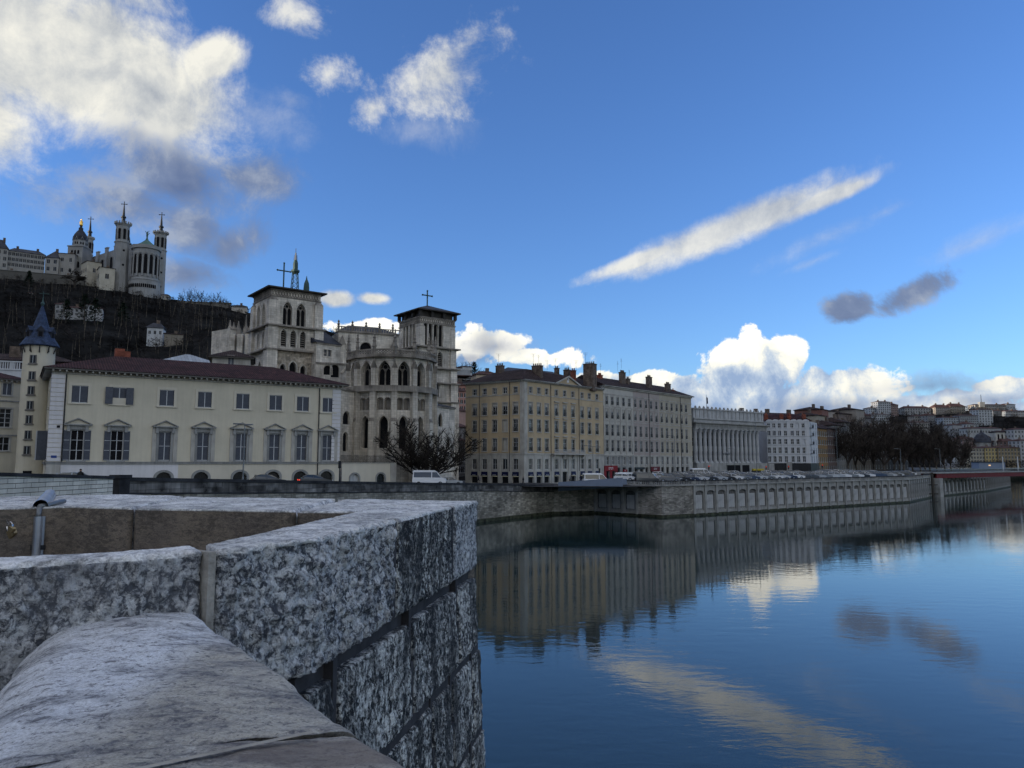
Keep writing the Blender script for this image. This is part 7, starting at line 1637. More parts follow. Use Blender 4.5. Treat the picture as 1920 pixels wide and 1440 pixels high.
hh('low white villa wing at the right', 175, 193, 578, 592, 409, 411, 8, (.44, .44, .45), 1, 2, ('far_tile', 1.2))
hh('shuttered house end left of the slope villa', 104, 122, 570, 592, 404, 405, 8, (.30, .30, .30), 2, 2, ('far_tile', 1.5))
hh('small square white house alone on the dark slope', 276, 306, 614, 633, 372, 374, 8, (.50, .51, .52), 1, 3, ('slate_roof', 3.))
hh('long low stone wall beside the lone white house', 308, 344, 626, 636, 372, 376, 2, (.24, .21, .17), 0, 0, ('dark_tile', .4))
hh('pale hut high on the left slope', 52, 62, 549, 556, 470, 471, 5, (.42, .42, .42), 0, 0, ('far_tile', .8))
hh('flat roofed restaurant with long eaves at the right end of the ridge', 434, 463, 574, 580, 545, 548, 12, (.42, .38, .33), 1, 8, ('dark_tile', 2.), ww=2.2, wh=1.6)
hh('ridge pavilion right below the basilica towers', 303, 316, 553, 564, 548, 549, 8, (.34, .32, .28), 1, 2, ('far_tile', 1.5))
hh('low terrace wall along the ridge under the bare trees', 332, 432, 566, 574, 546, 552, 3, (.16, .15, .13), 0, 0, ('grey_stone', .3))
hh('retaining wall under the seminary', -30, 165, 511, 522, 515, 540, 3, (.11, .105, .095), 0, 0, ('grey_stone', .3))
# ---------------------------------------------------------------- far hillside town on the right
GC = 'houses on the far hillside'
T_ = [ # label, px0, px1, ytop, ybottom, Y, colour, floors, bays, roof
 ('tallest white apartment tower on the far skyline', 1645.8, 1669.7, 753.5, 783, 860, (.50, .52, .55), 7, 6, 1),
 ('lower white wing left of the skyline tower', 1632.5, 1645.6, 765, 783, 862, (.48, .50, .53), 4, 4, 1),
 ('brick coloured block right of the skyline tower', 1670.2, 1684, 759, 786, 866, (.30, .20, .18), 6, 4, 2),
 ('white row just below the skyline tower', 1635, 1666, 777, 793, 810, (.46, .48, .50), 3, 9, 1),
 ('broad pale block alone on the skyline', 1696, 1745, 765, 785, 870, (.42, .42, .42), 4, 10, 2),
 ('beige block stepping below the broad skyline block', 1715, 1753, 780, 796, 800, (.36, .33, .29), 3, 8, 1),
 ('pale low row above the plane tree crowns', 1711, 1743, 792, 806, 740, (.34, .33, .31), 2, 8, 1),
 ('grey block left of the dark gap', 1740, 1754, 779, 797, 790, (.30, .30, .30), 4, 4, 2),
 ('beige skyline block with dark roof', 1754, 1781, 764, 781, 868, (.40, .36, .32), 4, 7, 3),
 ('tan skyline block beside the beige one', 1781.5, 1810, 762, 780, 872, (.33, .29, .23), 4, 7, 3),
 ('pale blue grey block under the tan skyline block', 1768.5, 1796.6, 783, 803, 770, (.38, .42, .46), 4, 6, 1),
 ('grey long block in the middle of the far slope', 1799.7, 1834, 779, 797, 775, (.34, .36, .38), 4, 9, 1),
 ('tall white block with a blank left gable', 1834.5, 1860.6, 768, 798, 790, (.50, .52, .54), 6, 5, 1),
 ('long pale skyline building under the antenna', 1828, 1886, 759, 769, 880, (.40, .37, .34), 2, 16, 1),
 ('white skyline house with a gable at the right', 1887, 1903.6, 758, 768, 884, (.48, .50, .52), 1, 3, 1),
 ('grey block behind the tall white one', 1861.5, 1884, 770, 783, 850, (.27, .28, .29), 3, 7, 1),
 ('long blue grey block cut by the right picture edge', 1885, 1960, 771, 792, 846, (.26, .29, .33), 5, 16, 1),
 ('long white arcaded building halfway up the slope', 1814, 1878, 803, 814, 700, (.42, .43, .43), 1, 12, 1),
 ('white gabled hall above the arcaded building', 1812, 1827, 795, 803, 720, (.44, .45, .46), 1, 3, 2),
 ('pale building with tall glazed bays', 1786, 1803, 797, 812, 715, (.36, .37, .38), 1, 4, 1),
 ('white house at the right edge halfway up', 1901, 1945, 805, 822, 690, (.46, .47, .48), 2, 7, 1),
 ('grey house between chapel tower and right edge', 1880, 1901, 808, 822, 700, (.28, .28, .28), 2, 4, 1),
 ('rosy house left of the dark church dome', 1806, 1828, 823, 836, 625, (.28, .20, .18), 2, 4, 2),
 ('low house between dome and stone belfry', 1855, 1862, 820, 838, 632, (.24, .20, .18), 2, 2, 2),
 ('rust roofed house right of the stone belfry', 1881, 1906, 827, 842, 620, (.26, .18, .16), 2, 4, 2),
 ('small white house left of the riverside terrace', 1789, 1801, 851, 870, 590, (.46, .47, .48), 3, 3, 1),
 ('dark house beside the small white house', 1801.5, 1807, 848, 872, 592, (.18, .17, .16), 3, 1, 1),
 ('pale beige riverside terrace with seven bays', 1807.5, 1846, 840, 869, 598, (.40, .37, .30), 4, 7, 1),
 ('bright yellow riverside terrace house', 1846.5, 1870, 839.5, 869, 600, (.48, .38, .18), 4, 4, 1),
 ('ochre brown riverside terrace', 1870.5, 1912, 839.5, 869, 602, (.30, .24, .15), 4, 7, 1),
 ('white riverside block at the right picture edge', 1912.5, 1950, 826, 869, 604, (.44, .45, .46), 6, 5, 1),
 ('dim block behind the plane tree crowns', 1640, 1680, 800, 815, 700, (.20, .19, .18), 2, 7, 1),
 ('shaded rosy house peeping over the plane trees', 1628, 1650, 806, 820, 620, (.24, .17, .15), 2, 4, 1),
 ('brownish house at the left foot of the far slope', 1600, 1634, 779, 800, 640, (.19, .17, .16), 3, 5, 2)]
for (lb, p0, p1, yt, yb, Y, c, nr, nc, rf) in T_:
    c = tuple(v * .78 for v in c)
    house(lb, p0, p1, yt, zat(yb, Y) - 25, Y, Y + 3, 12, c, nr, nc, ('far_tile', rf * 1.3), group=GC, ybot=yb, ww=1.3, wh=2.)
p = at(1840, 757, 880); an_t = thing('antenna_mast', 'thin mast on the skyline above the long pale building', 'mast', (p.x, p.y, p.z - 6)); mb = MB(); mb.tube((0, 0, 0), (0, 0, zat(740, 880) - p.z + 6), .5, .3, n=5); mb.obj('pole', MATS['iron'], an_t); mb = MB(); mb.box(-3, 3, -2, 2, 2, 8); mb.obj('machine_room', MATS['grey_stone'], an_t)
p = at(1841, 830, 628); dm_ = thing('domed_church', 'church with dark slate dome in the far riverside quarter', 'church', (p.x, p.y, 0)); mb = MB(); mb.lathe(0, 0, [(6.5, p.z - 8), (6.5, p.z)], 8); mb.obj('drum', MATS['grey_stone'], dm_); mb = MB(); mb.lathe(0, 0, [(7, p.z), (6.4, p.z + 3), (4, p.z + 6.5), (.8, p.z + 8.6), (.3, p.z + 11)], 12); mb.obj('dome', MATS['slate_roof'], dm_)
p = at(1870.5, 828, 630); bl_ = thing('stone_belfry', 'square stone belfry with two openings in the far riverside quarter', 'belfry', (p.x, p.y, 0)); mb = MB(); zt5 = zat(811, 630); mb.box(-4, 4, -4, 4, p.z - 8, zt5); mb.obj('wall', MATS['light_stone'], bl_); mb = MB(); mb.box(-4.5, 4.5, -4.5, 4.5, zt5, zt5 + .6); hip(mb, -4, 4, -4, 4, zt5 + .6, 1.2, 0, .5); mb.obj('roof', MATS['dark_tile'], bl_)
for x in (-1.6, 1.6): m_ = MB(); m_.poly([(a, 0, b) for a, b in [(-.7, 0)] + arch_pts(1.4, 4.5, 'round', 3) + [(.7, 0)]]); m_.obj('belfry_opening', MATS['void'], bl_, loc=(x, -4.02, zt5 - 6))
a, b = at(1836, 876, 470), at(1885, 876, 474); kb = thing('dark_pavilion', 'long dark blue quayside pavilion with one small lit sign below the yellow terrace', 'pavilion', (a.x, a.y, 0), math.atan2(b.y - a.y, b.x - a.x)); LK = (b - a).length; mb = MB(); mb.box(0, LK, 0, 6, 4, zat(867, 472)); mb.obj('wall', MATS['ramp_paint'], kb); mb = MB(); mb.box(LK * .36, LK * .44, -.1, -.01, zat(873.5, 472), zat(871.5, 472)); mb.obj('lit_sign', MATS['lamp_warm'], kb)
mb = MB(); mb.box(-.4, LK + .4, -.5, 6.4, zat(867, 472), zat(867, 472) + .4); mb.obj('roof', MATS['slate_roof'], kb)
# ---------------------------------------------------------------- bare trees
def grow(tr, cr, p, d, ln, r, lvl, maxl, rnd, spread=.6, upb=.25, twig=.02, kids=(2, 4), flat_from=2):
    segs = 3 if lvl < 2 else 2; q = Vector(p); dd = Vector(d).normalized(); rr_ = r; pts = [q.copy()]
    for i in range(segs):
        dd = (dd + Vector((rnd.gauss(0, .13), rnd.gauss(0, .13), rnd.gauss(0, .08) + upb * .12))).normalized(); n_ = q + dd * (ln / segs); r2 = max(twig, rr_ * .86)
        if lvl < flat_from: (tr if lvl == 0 else cr).tube(q, n_, rr_, r2, n=6 if lvl == 0 else 4, cap=False)
        else:
            s = Vector((rnd.gauss(0, 1), rnd.gauss(0, 1), rnd.gauss(0, .6))).cross(dd); s = s.normalized() * rr_ if s.length > 1e-6 else Vector((rr_, 0, 0))
            cr.poly([q - s, q + s, n_ + s * .7, n_ - s * .7])
            s2 = s.cross(dd).normalized() * rr_
            if lvl < maxl: cr.poly([q - s2, q + s2, n_ + s2 * .7, n_ - s2 * .7])
        q = n_; rr_ = r2; pts.append(q.copy())
    if lvl >= maxl: return
    k = rnd.randint(*kids)
    for i in range(k):
        t = .35 + .65 * (i + rnd.random()) / k if lvl > 0 else .55 + .45 * (i + .8) / k
        b = pts[0].lerp(pts[-1], min(1, t)) if t < 1 else pts[-1]
        j = min(segs - 1, int(t * segs)); b = pts[j].lerp(pts[j + 1], min(1, t * segs - j))
        a = rnd.random() * 2 * PI; s = Vector((math.cos(a), math.sin(a), rnd.uniform(-.2, .45))); nd = (dd * (1 - spread) + s * spread + Vector((0, 0, upb))).normalized()
        grow(tr, cr, b, nd, ln * rnd.uniform(.58, .86), max(twig, r * .58), lvl + 1, maxl, rnd, spread, upb * .8, twig, kids, flat_from)
def limbs(tr, cr, p, d, ln, r, lvl, rnd, kids, lens, twig, upb):
    segs = 4 if lvl < 2 else 2; q = Vector(p); dd = Vector(d).normalized(); pts = [q.copy()]; rr_ = r
    for i in range(segs):
        dd = (dd + Vector((rnd.gauss(0, .12), rnd.gauss(0, .12), rnd.gauss(0, .08) + upb * (.30 if lvl == 1 else .12)))).normalized(); n_ = q + dd * (ln / segs); r2 = max(twig, rr_ * (.80 if lvl < 2 else .7))
        if lvl < 2: (tr if lvl == 0 else cr).tube(q, n_, rr_, r2, n=6 if lvl == 0 else 5, cap=False)
        else:
            s = Vector((rnd.gauss(0, 1), rnd.gauss(0, 1), rnd.gauss(0, .6))).cross(dd); s = s.normalized() * rr_ if s.length > 1e-6 else Vector((rr_, 0, 0))
            cr.poly([q - s, q + s, n_ + s * .7, n_ - s * .7])
            if lvl < 4: s2 = s.cross(dd).normalized() * rr_; cr.poly([q - s2, q + s2, n_ + s2 * .7, n_ - s2 * .7])
        q = n_; rr_ = r2; pts.append(q.copy())
    if lvl >= len(kids): return
    k = kids[lvl]; a0 = rnd.random() * 6.28
    for i in range(k):
        t = (.72 + .28 * (i + .5) / k) if lvl == 0 else .14 + .86 * (i + rnd.random()) / k
        j = min(segs - 1, int(t * segs)); b = pts[j].lerp(pts[j + 1], min(1, t * segs - j)); a = a0 + i * 2.4 + rnd.gauss(0, .3); out = rnd.uniform(.55, 1.15) if lvl == 0 else rnd.uniform(.6, 1.2)
        nd = (dd + Vector((math.cos(a) * out, math.sin(a) * out, rnd.gauss(0, .22) + (0 if lvl else .1)))).normalized()
        limbs(tr, cr, b, nd, ln * lens[lvl] * rnd.uniform(.75, 1.15) * (1.1 - .55 * t if lvl else 1), max(twig, r * (.55 if lvl else .5)), lvl + 1, rnd, kids, lens, twig, upb)
def tree_proto(name, label, seed, ht, r0, maxl, spread, upb, twig, kids, bark='bark', stems=1, cat='tree', lean=0., tl=.34, wid=5.):
    t = thing(name, label, cat); rnd = random.Random(seed); tr, cr = MB(), MB()
    for s in range(stems):
        d = Vector((rnd.gauss(0, .3 * (stems > 1)) + lean, rnd.gauss(0, .2 * (stems > 1)), 1)); limbs(tr, cr, (rnd.gauss(0, .2 * (stems > 1)), rnd.gauss(0, .2 * (stems > 1)), -.3), d, ht * tl, r0, 0, rnd, kids, (.62 / tl, .42, .5, .55), twig, upb) if maxl == 0 else grow(tr, cr, (0, 0, -.3), d, ht * tl, r0, 0, maxl, rnd, spread, upb, twig, kids)
    zm_ = max(v[2] for v in cr.v); xs_ = sorted(math.hypot(v[0], v[1]) for v in cr.v)[int(len(cr.v) * .97)]; fz, fx = ht / zm_, wid / xs_
    for b_ in (tr, cr): b_.v = [(x * fx, y * fx, z * fz) for x, y, z in b_.v]
    tr.obj('trunk', MATS[bark], t); cr.obj('crown', MATS['twig'] if bark == 'bark' else MATS['plane_twig'], t); return t
mat('plane_twig', (.065, .054, .047), spec=.05, var=.4, vs=.4, rough=1.)
# spreading tree before the cathedral
big = tree_proto('bare_tree', 'wide spreading bare tree in front of the cathedral apse', 11, 12., .24, 0, .6, .25, .014, (5, 11, 8, 5), stems=3, tl=.12, wid=8.2)
q = at(798, 890, 122); big.location = (q.x, q.y, 5.6); big.scale = (1., 1., 1.)
b2 = tree_proto('bare_tree', 'tall thin bare tree in the dark gap beside the tan block', 23, 13, .2, 0, .5, .4, .014, (5, 9, 6, 4), tl=.2, wid=4.)
q = at(856, 890, 150); b2.location = (q.x, q.y, 5.2)
# avenue of planes
protos = [tree_proto('plane_tree', 'x y z w', 40 + i, 24.5, .55, 0, .58, .45, .045, (7, 10, 7, 5), 'plane_bark', tl=.17, wid=9.2) for i in range(3)]
spots = [(1556, 290, .72), (1574, 300, .85), (1590, 288, .9), (1606, 312, .98), (1622, 300, .92), (1640, 318, 1.02), (1658, 306, .95), (1676, 330, 1.05), (1694, 316, .98), (1712, 340, 1.02), (1727, 326, .96), (1744, 350, 1.0), (1757, 336, .92), (1772, 362, .98), (1784, 348, .86), (1799, 372, .86), (1565, 330, .9), (1632, 346, 1.02), (1686, 360, 1.04), (1736, 384, 1.02), (1782, 398, .92), (1806, 420, .78)]
rnd = random.Random(3)
order = sorted(range(len(spots)), key=lambda i: spots[i][0])
for n_, i in enumerate(order):
    px, Y, s = spots[i]; q = at(px, 880, Y); lab = f'bare plane tree on the quay, {ORD[n_]} trunk counted from the left'
    pr = protos[i % 3]
    if i < 3: pr.location = (q.x, q.y, 5.6); pr.scale = (s * .95, s * .95, s); pr['label'] = lab; pr['group'] = 'plane trees of the quay avenue'; o = pr
    else: o = dup(pr, (q.x, q.y, 5.6), rnd.random() * 6.28, lab, scale=(s * rnd.uniform(.9, 1.05), s * rnd.uniform(.9, 1.05), s)); o['group'] = 'plane trees of the quay avenue'
# row of bare trees on the ridge
rp = [tree_proto('ridge_tree', 'x y z w', 70 + i, 11.5, .22, 0, .5, .6, .045, (6, 7, 5), tl=.22, wid=3.8) for i in range(2)]
rs_ = [(341, .75), (350, 1.1), (357, .9), (364, 1.15), (372, 1.0), (379, .95), (386, .85), (396, .9), (403, 1.05), (410, .9), (417, .85), (425, .9), (432, .75), (628, .8), (640, .9), (651, .75), (663, .7), (676, .8), (872, .9), (880, 1.1), (888, .95), (897, .8), (905, .85), (860, .8), (921, .7)]
for i, (px, s) in enumerate(rs_):
    Y = 548 + (i * 7) % 12; q = at(px, 570, Y); z = hill1(px, Y) - .5; where = ('on the ridge right of the basilica' if px < 500 else ('on the skyline between the two bell towers' if px < 700 else 'on the skyline above the white slab')); nn2 = i if px < 500 else (i - 13 if px < 700 else i - 18)
    lab = f'small bare tree {where}, {ORD[nn2]} of its row'
    if i < 2: rp[i].location = (q.x, q.y, z); rp[i].scale = (s,) * 3; rp[i]['label'] = lab; rp[i]['group'] = 'bare ridge trees'
    else: o = dup(rp[i % 2], (q.x, q.y, z), rnd.random() * 6.28, lab, scale=(s,) * 3); o['group'] = 'bare ridge trees'
# one leaning bare tree before the seminary and dark cedars on the slope
ct_ = tree_proto('bare_tree', 'bare branching tree on the terrace before the chapel', 91, 13, .4, 4, .7, .1, .1, (3, 4), tl=.25, wid=8.); q = at(142, 520, 520); ct_.location = (q.x, q.y, hill1(142, 520) + 1)
def cedar(seed, h):
    rnd_ = random.Random(seed); tr, cr = MB(), MB(); tr.tube((0, 0, -1), (0, 0, h), .4, .1, n=5)
    for i in range(420):
        t = rnd_.random() ** .8; z = h * (.15 + .85 * t); rad = (h * .36) * (1 - t * .85) * rnd_.uniform(.3, 1.05); a = rnd_.random() * 6.28; c = Vector((rad * math.cos(a), rad * math.sin(a), z + rnd_.gauss(0, .25) - rad * .1)); s = rnd_.uniform(.5, 1.1)
        u = Vector((rnd_.gauss(0, 1), rnd_.gauss(0, 1), rnd_.gauss(0, .35))).normalized() * s; v = Vector((rnd_.gauss(0, 1), rnd_.gauss(0, 1), rnd_.gauss(0, .35))).normalized() * s
        cr.poly([c - u, c + v, c + u * .8])
    return tr, cr
for i, (px, Y, lb) in enumerate([(52, 500, 'dark cedar below the seminary at the left'), (126, 395, 'dark evergreen beside the white slope villa'), (180, 398, 'dark evergreen before the right end of the slope villa'), (232, 420, 'dark evergreen below the front basilica tower'), (890, 500, 'dark evergreen on the skyline above the rose houses'), (160, 400, 'dark evergreen growing before the raised white block')]):
    tr, cr = cedar(i, 12 + i % 3 * 2); q = at(px, 560, Y); e = thing('evergreen_tree', lb, 'tree', (q.x, q.y, hill1(px, Y))); tr.obj('trunk', MATS['bark'], e); cr.obj('crown', MATS['evergreen'], e)
# woods on the hill: one leafless mass
mat('woods_twig', (.034, .031, .031), spec=0., var=.8, vs=.025, rough=1.)
wd_ = MB(); rnd = random.Random(8)
def scrub(mb, x, y, z, h, n, r, rnd):
    mb.poly([(x - .07, y, z - 1), (x + .07, y, z - 1), (x + .03, y, z + h * .5), (x - .03, y, z + h * .5)])
    for j in range(n):
        t = rnd.uniform(.2, .85); b = Vector((x + rnd.gauss(0, .2), y + rnd.gauss(0, .2), z + h * t * .7)); a = rnd.random() * 6.28; l_ = h * rnd.uniform(.2, .45) * (1.15 - t * .5)
        e = b + Vector((math.cos(a) * l_ * 1.1, math.sin(a) * l_ * 1.1, l_ * rnd.uniform(-.1, .8))); s = Vector((-math.sin(a), math.cos(a) * .2 + .2, .35)).normalized() * r
        mb.poly([b - s, b + s, e])
for i in range(3600):
    px = rnd.uniform(-220, 960); Y = 240 + 325 * rnd.random() ** .8; k = ray(px, 866)[0]; z = hill1(px, Y)
    if 95 < px < 200 and 380 < Y < 403: continue
    scrub(wd_, k * Y, Y, z, rnd.uniform(6, 11) * (1 if Y < 500 else .7), 16, rnd.uniform(.07, .17), rnd)
for i in range(520):
    px = rnd.uniform(-100, 900); Y = 250 + 300 * rnd.random(); k = ray(px, 866)[0]; z = hill1(px, Y); x = k * Y; h_ = rnd.uniform(6, 13); lx = rnd.gauss(0, .8)
    wd_.poly([(x - .14, Y, z), (x + .14, Y, z), (x + lx + .04, Y, z + h_), (x + lx - .04, Y, z + h_)], 1)
o = wd_.obj('hillside_woods', [MATS['woods_twig'], MATS['plane_bark']]); o['kind'] = 'stuff'; tag(o, 'dark leafless woods covering the steep left hillside', 'woods')
wd_ = MB()
for i in range(1500):
    px = rnd.uniform(1560, 2050); Y = 560 + 330 * rnd.random(); k = ray(px, 866)[0]; z = hill2(px, Y); scrub(wd_, k * Y, Y, z, rnd.uniform(6, 12), 14, rnd.uniform(.15, .3), rnd)
o = wd_.obj('far_slope_woods', MATS['woods_twig']); o['kind'] = 'stuff'; tag(o, 'dark leafless trees scattered between the houses of the far slope', 'woods')
# ---------------------------------------------------------------- vehicles
def loft_side(mb, prof, hw, hwt, m=0, zt=None):
    """closed side profile [(x, z)] extruded to +-hw, leaning in to hwt at its top"""
    zs_ = [z for x, z in prof]; z0, z1 = min(zs_), max(zs_); f = lambda z: hw + (hwt - hw) * max(0, (z - z0) / (z1 - z0)) ** 2
    l_ = [mb.V((x, -f(z), z)) for x, z in prof]; r_ = [mb.V((x, f(z), z)) for x, z in prof]; n = len(prof)
    mb.f.append(l_); mb.m.append(m); mb.f.append(r_[::-1]); mb.m.append(m)
    for i in range(n): j = (i + 1) % n; mb.f.append([l_[i], r_[i], r_[j], l_[j]]); mb.m.append(m)
def vehicle(name, label, cat, kind, parts=True):
    t = thing(name, label, cat)
    if kind == 'car': body = [(-2.05, .35), (2.0, .35), (2.08, .62), (1.95, .80), (1.05, .95), (.95, .97), (-1.75, 1.0), (-2.08, .92), (-2.1, .6)]; cab = [(-1.85, .99), (1.0, .96), (.25, 1.40), (-.3, 1.47), (-1.1, 1.45), (-1.6, 1.28)]; roof = [(.22, 1.395), (.25, 1.43), (-.3, 1.50), (-1.12, 1.48), (-1.62, 1.30), (-1.58, 1.27), (-1.1, 1.44), (-.3, 1.46)]; hw, ht_ = .88, .84; wx = (-1.28, 1.3)
    else: body = [(-2.6, .35), (2.55, .35), (2.62, .75), (2.45, 1.1), (1.85, 1.25), (-2.6, 1.3), (-2.65, .8)]; cab = [(-2.58, 1.3), (1.85, 1.25), (1.15, 2.05), (.9, 2.15), (-2.5, 2.15)]; roof = [(1.2, 2.05), (1.0, 2.22), (.7, 2.4), (-2.45, 2.4), (-2.62, 2.15), (-2.55, 2.1), (.9, 2.1)]; hw, ht_ = .98, .93; wx = (-1.65, 1.7)
    mb = MB(); loft_side(mb, body, hw, ht_); loft_side(mb, roof, ht_ * .80, ht_ * .74)
    for s in (-1, 1):                                    # pillars
        for (xa, xb, xc, xd) in (((.98, 1.06, .2, .28), (-.42, -.34, -.42, -.34), (-1.88, -1.7, -1.5, -1.62)) if kind == 'car' else ((1.8, 1.9, 1.05, 1.15), (.3, .42, .3, .42), (-2.6, -2.45, -2.5, -2.4))):
            z0, z1 = (.97, 1.45) if kind == 'car' else (1.26, 2.14); mb.poly([(xa, s * ht_ * 1.0, z0), (xb, s * ht_ * 1.0, z0), (xd, s * ht_ * .8, z1), (xc, s * ht_ * .8, z1)])
    mb.obj('body', MATS['paint'], t); mb = MB(); loft_side(mb, cab, ht_ * .96, ht_ * .76); mb.obj('window_band', MATS['car_glass'], t)
    if not parts: return t
    for x in wx:
        for s in (-1, 1):
            m_ = MB(); m_.tube((0, -.1, 0), (0, .1, 0), .33, n=14); w_ = m_.obj('wheel', MATS['tyre'], t, loc=(x, s * (hw - .06), .33)); m_ = MB(); m_.tube((0, -.012, 0), (0, .012, 0), .2, n=10); m_.obj('rim', MATS['steel'], w_, loc=(0, s * .105, 0))
    for s in (-1, 1):
        m_ = MB(); m_.box(-.06, .06, -.16, .16, 0, .14); m_.obj('headlight', MATS['headlight'], t, loc=(body[2][0] - .06, s * (hw - .28), .66)); m_ = MB(); m_.box(-.04, .04, -.13, .13, 0, .2); m_.obj('tail_light', MATS['tail_off'], t, loc=(body[-1][0] + .02, s * (hw - .2), .72))
    m_ = MB(); m_.box(body[2][0] - .03, body[2][0] + .02, -.5, .5, .42, .6); m_.obj('grille', MATS['shop_dark'], t); return t
car = vehicle('parked_car', 'x y z w', 'car', 'car'); carS = vehicle('parked_car', 'x y z w', 'car', 'car', False); van = vehicle('parked_van', 'x y z w', 'van', 'van')
CC_ = [('white', (.62, .63, .65)), ('white', (.66, .67, .68)), ('silver', (.45, .47, .5)), ('silver', (.33, .35, .38)), ('dark grey', (.05, .055, .06)), ('black', (.012, .013, .016)), ('pale grey', (.42, .44, .46)), ('dark blue', (.02, .035, .08)), ('grey', (.15, .16, .17))]
def ordn(n):
    tens = {2: 'twenty', 3: 'thirty', 4: 'forty'}
    if n < 20: return ORD[n - 1] if n > 0 else 'first'
    if n % 10 == 0: return {20: 'twentieth', 30: 'thirtieth', 40: 'fortieth', 50: 'fiftieth'}[n]
    return tens[n // 10] + '-' + ORD[n % 10 - 1]
rnd = random.Random(12); used = {'car': False, 'carS': False, 'van': False}
def put(proto, key, loc, rz, label, color, group=None):
    if not used[key]:
        used[key] = True; proto.location = loc; proto.rotation_euler = (0, 0, rz); proto['label'] = label; o = proto
        for c in [o] + [x for x in bpy.data.objects if x.parent is proto]: c.color = (*color, 1)
    else: o = dup(proto, loc, rz, label, (*color, 1))
    if group: o['group'] = group
    elif 'group' in o: del o['group']
    return o
def along(pts, s):
    for a, b in zip(pts, pts[1:]):
        L_ = math.hypot(b[0] - a[0], b[1] - a[1])
        if s <= L_: return Vector((a[0] + (b[0] - a[0]) * s / L_, a[1] + (b[1] - a[1]) * s / L_)), Vector(((b[0] - a[0]) / L_, (b[1] - a[1]) / L_))
        s -= L_
    return None, None
PK = [(29, 141), (35, 145), (66, 168), (100, 193), (119, 217)]
for row, (off, s0, ds, nmx, dz, rowname) in enumerate(((3.4, 4.5, 2.75, 40, 0, 'front row by the balustrade'), (11.5, 0, 2.9, 38, .12, 'second car park row'), (20.5, 14, 3.3, 24, .3, 'back car park row near the street'))):
    s = s0; n_ = 0
    while n_ < nmx:
        c, d = along(PK, s)
        if c is None: break
        s += ds * rnd.uniform(.95, 1.12)
        if row == 2 and rnd.random() < .25: continue
        n_ += 1; nrm_ = Vector((-d.y, d.x)); p_ = c + nrm_ * off; nm, cl = CC_[rnd.randrange(len(CC_))]; rz = math.atan2(-nrm_.y, -nrm_.x) + R(32) + rnd.gauss(0, .03) + (PI if row == 1 and rnd.random() < .5 else 0)
        k = 'car' if p_.y < 172 and row < 2 else 'carS'
        put(car if k == 'car' else carS, k, (p_.x, p_.y, 6.2 + dz), rz, f'{nm} car, {ordn(n_)} from the left in the {rowname}', cl, 'cars in the riverside car park')
def street(px, Y, z, rz, key, label, color): q = at(px, 880, Y); return put({'car': car, 'van': van}[key], key, (q.x, q.y, z), rz, label, color)
street(147, 70, 7.62, R(20), 'car', 'pale blue grey hatchback showing its roof above the left quay wall', (.25, .30, .36))
street(505, 93, 7.05, R(25), 'car', 'dark car parked before the middle cellar arches of the palace', (.015, .02, .03))
cr_ = street(592, 97, 6.95, R(205 - 180), 'car', 'dark car with its rear lamp lit near the palace right end', (.015, .018, .025))
for o in bpy.data.objects:
    if o.parent is cr_ and o.name.startswith('tail_light'):
        o.data = o.data.copy(); o.data.materials[0] = MATS['lamp_red']
vn = street(806, 118, 6.4, R(2), 'van', 'white high roofed minibus below the cathedral apse', (.66, .67, .70))
street(1118, 146, 5.55, R(8), 'van', 'white van standing behind the steel ramp parapet', (.64, .65, .68)); street(1178, 152, 5.6, R(14), 'van', 'white van left of the parked car rows at the ramp end', (.6, .62, .66)); street(1211, 151, 5.65, R(18), 'van', 'dark grey van at the left end of the car park', (.06, .065, .07)); street(1314, 178, 6.25, R(15), 'van', 'white van standing above the middle of the parked cars', (.6, .62, .66))
street(845, 135, 5.9, R(10), 'car', 'pale car low behind the wall right of the minibus', (.35, .38, .42))
# ---------------------------------------------------------------- street lamps, signals, masts
def lamp(label, px, Y, z0, ytop, style, group='street lamps along the quay'):
    q = at(px, 880, Y); t = thing('street_lamp', label, 'street lamp', (q.x, q.y, 0), 0, group); zt_ = zat(ytop, Y)
    mb = MB(); mb.lathe(0, 0, [(.13, z0), (.12, z0 + 1.2), (.08, z0 + 1.3), (.055, zt_)], 8); mb.obj('pole', MATS['grey_metal'], t)
    hd_ = MB()
    if style == 'double':
        hd_.tube((-1.3, 0, zt_ + .25), (1.3, 0, zt_ - .05), .05, n=5)
        hd_.box(-1.9, -1.2, -.14, .14, zt_ + .2, zt_ + .32); hd_.box(1.0, 1.6, -.14, .14, zt_ - .08, zt_ + .03)
    elif style == 'twin': hd_.tube((-.8, 0, zt_ + .05), (.6, 0, zt_), .05, n=5); hd_.box(-1.3, -.5, -.16, .16, zt_ + .02, zt_ + .16); hd_.box(.2, .9, -.16, .16, zt_ - .08, zt_ + .06)
    elif style == 'globes':
        for a_ in range(4): c, s = .7 * math.cos(a_ * PI / 2), .7 * math.sin(a_ * PI / 2); hd_.tube((0, 0, zt_ - .5), (c, s, zt_ - .2), .04, n=4); hd_.lathe(c, s, [(.1, zt_ - .25), (.22, zt_), (.2, zt_ + .2), (.05, zt_ + .35)], 8)
        hd_.lathe(0, 0, [(.1, zt_), (.24, zt_ + .3), (.05, zt_ + .7)], 8)
    else: hd_.tube((0, 0, zt_), (-1.2, 0, zt_ + .15), .045, n=5); hd_.box(-1.8, -1.1, -.13, .13, zt_ + .1, zt_ + .22)
    hd_.obj('lamp_head', MATS['grey_metal'], t)
lamp('slim grey lamp with twin heads before the fifth palace window', 456, 86, 7.1, 796, 'twin'); lamp('tall lamp rising through the bare tree before the cathedral', 820, 128, 6.0, 820, 'single'); lamp('double armed lamp before the right wing of the tan block', 1112, 156, 5.4, 838, 'double'); lamp('tall lamp before the beige terrace house', 1266, 168, 5.6, 818, 'single')
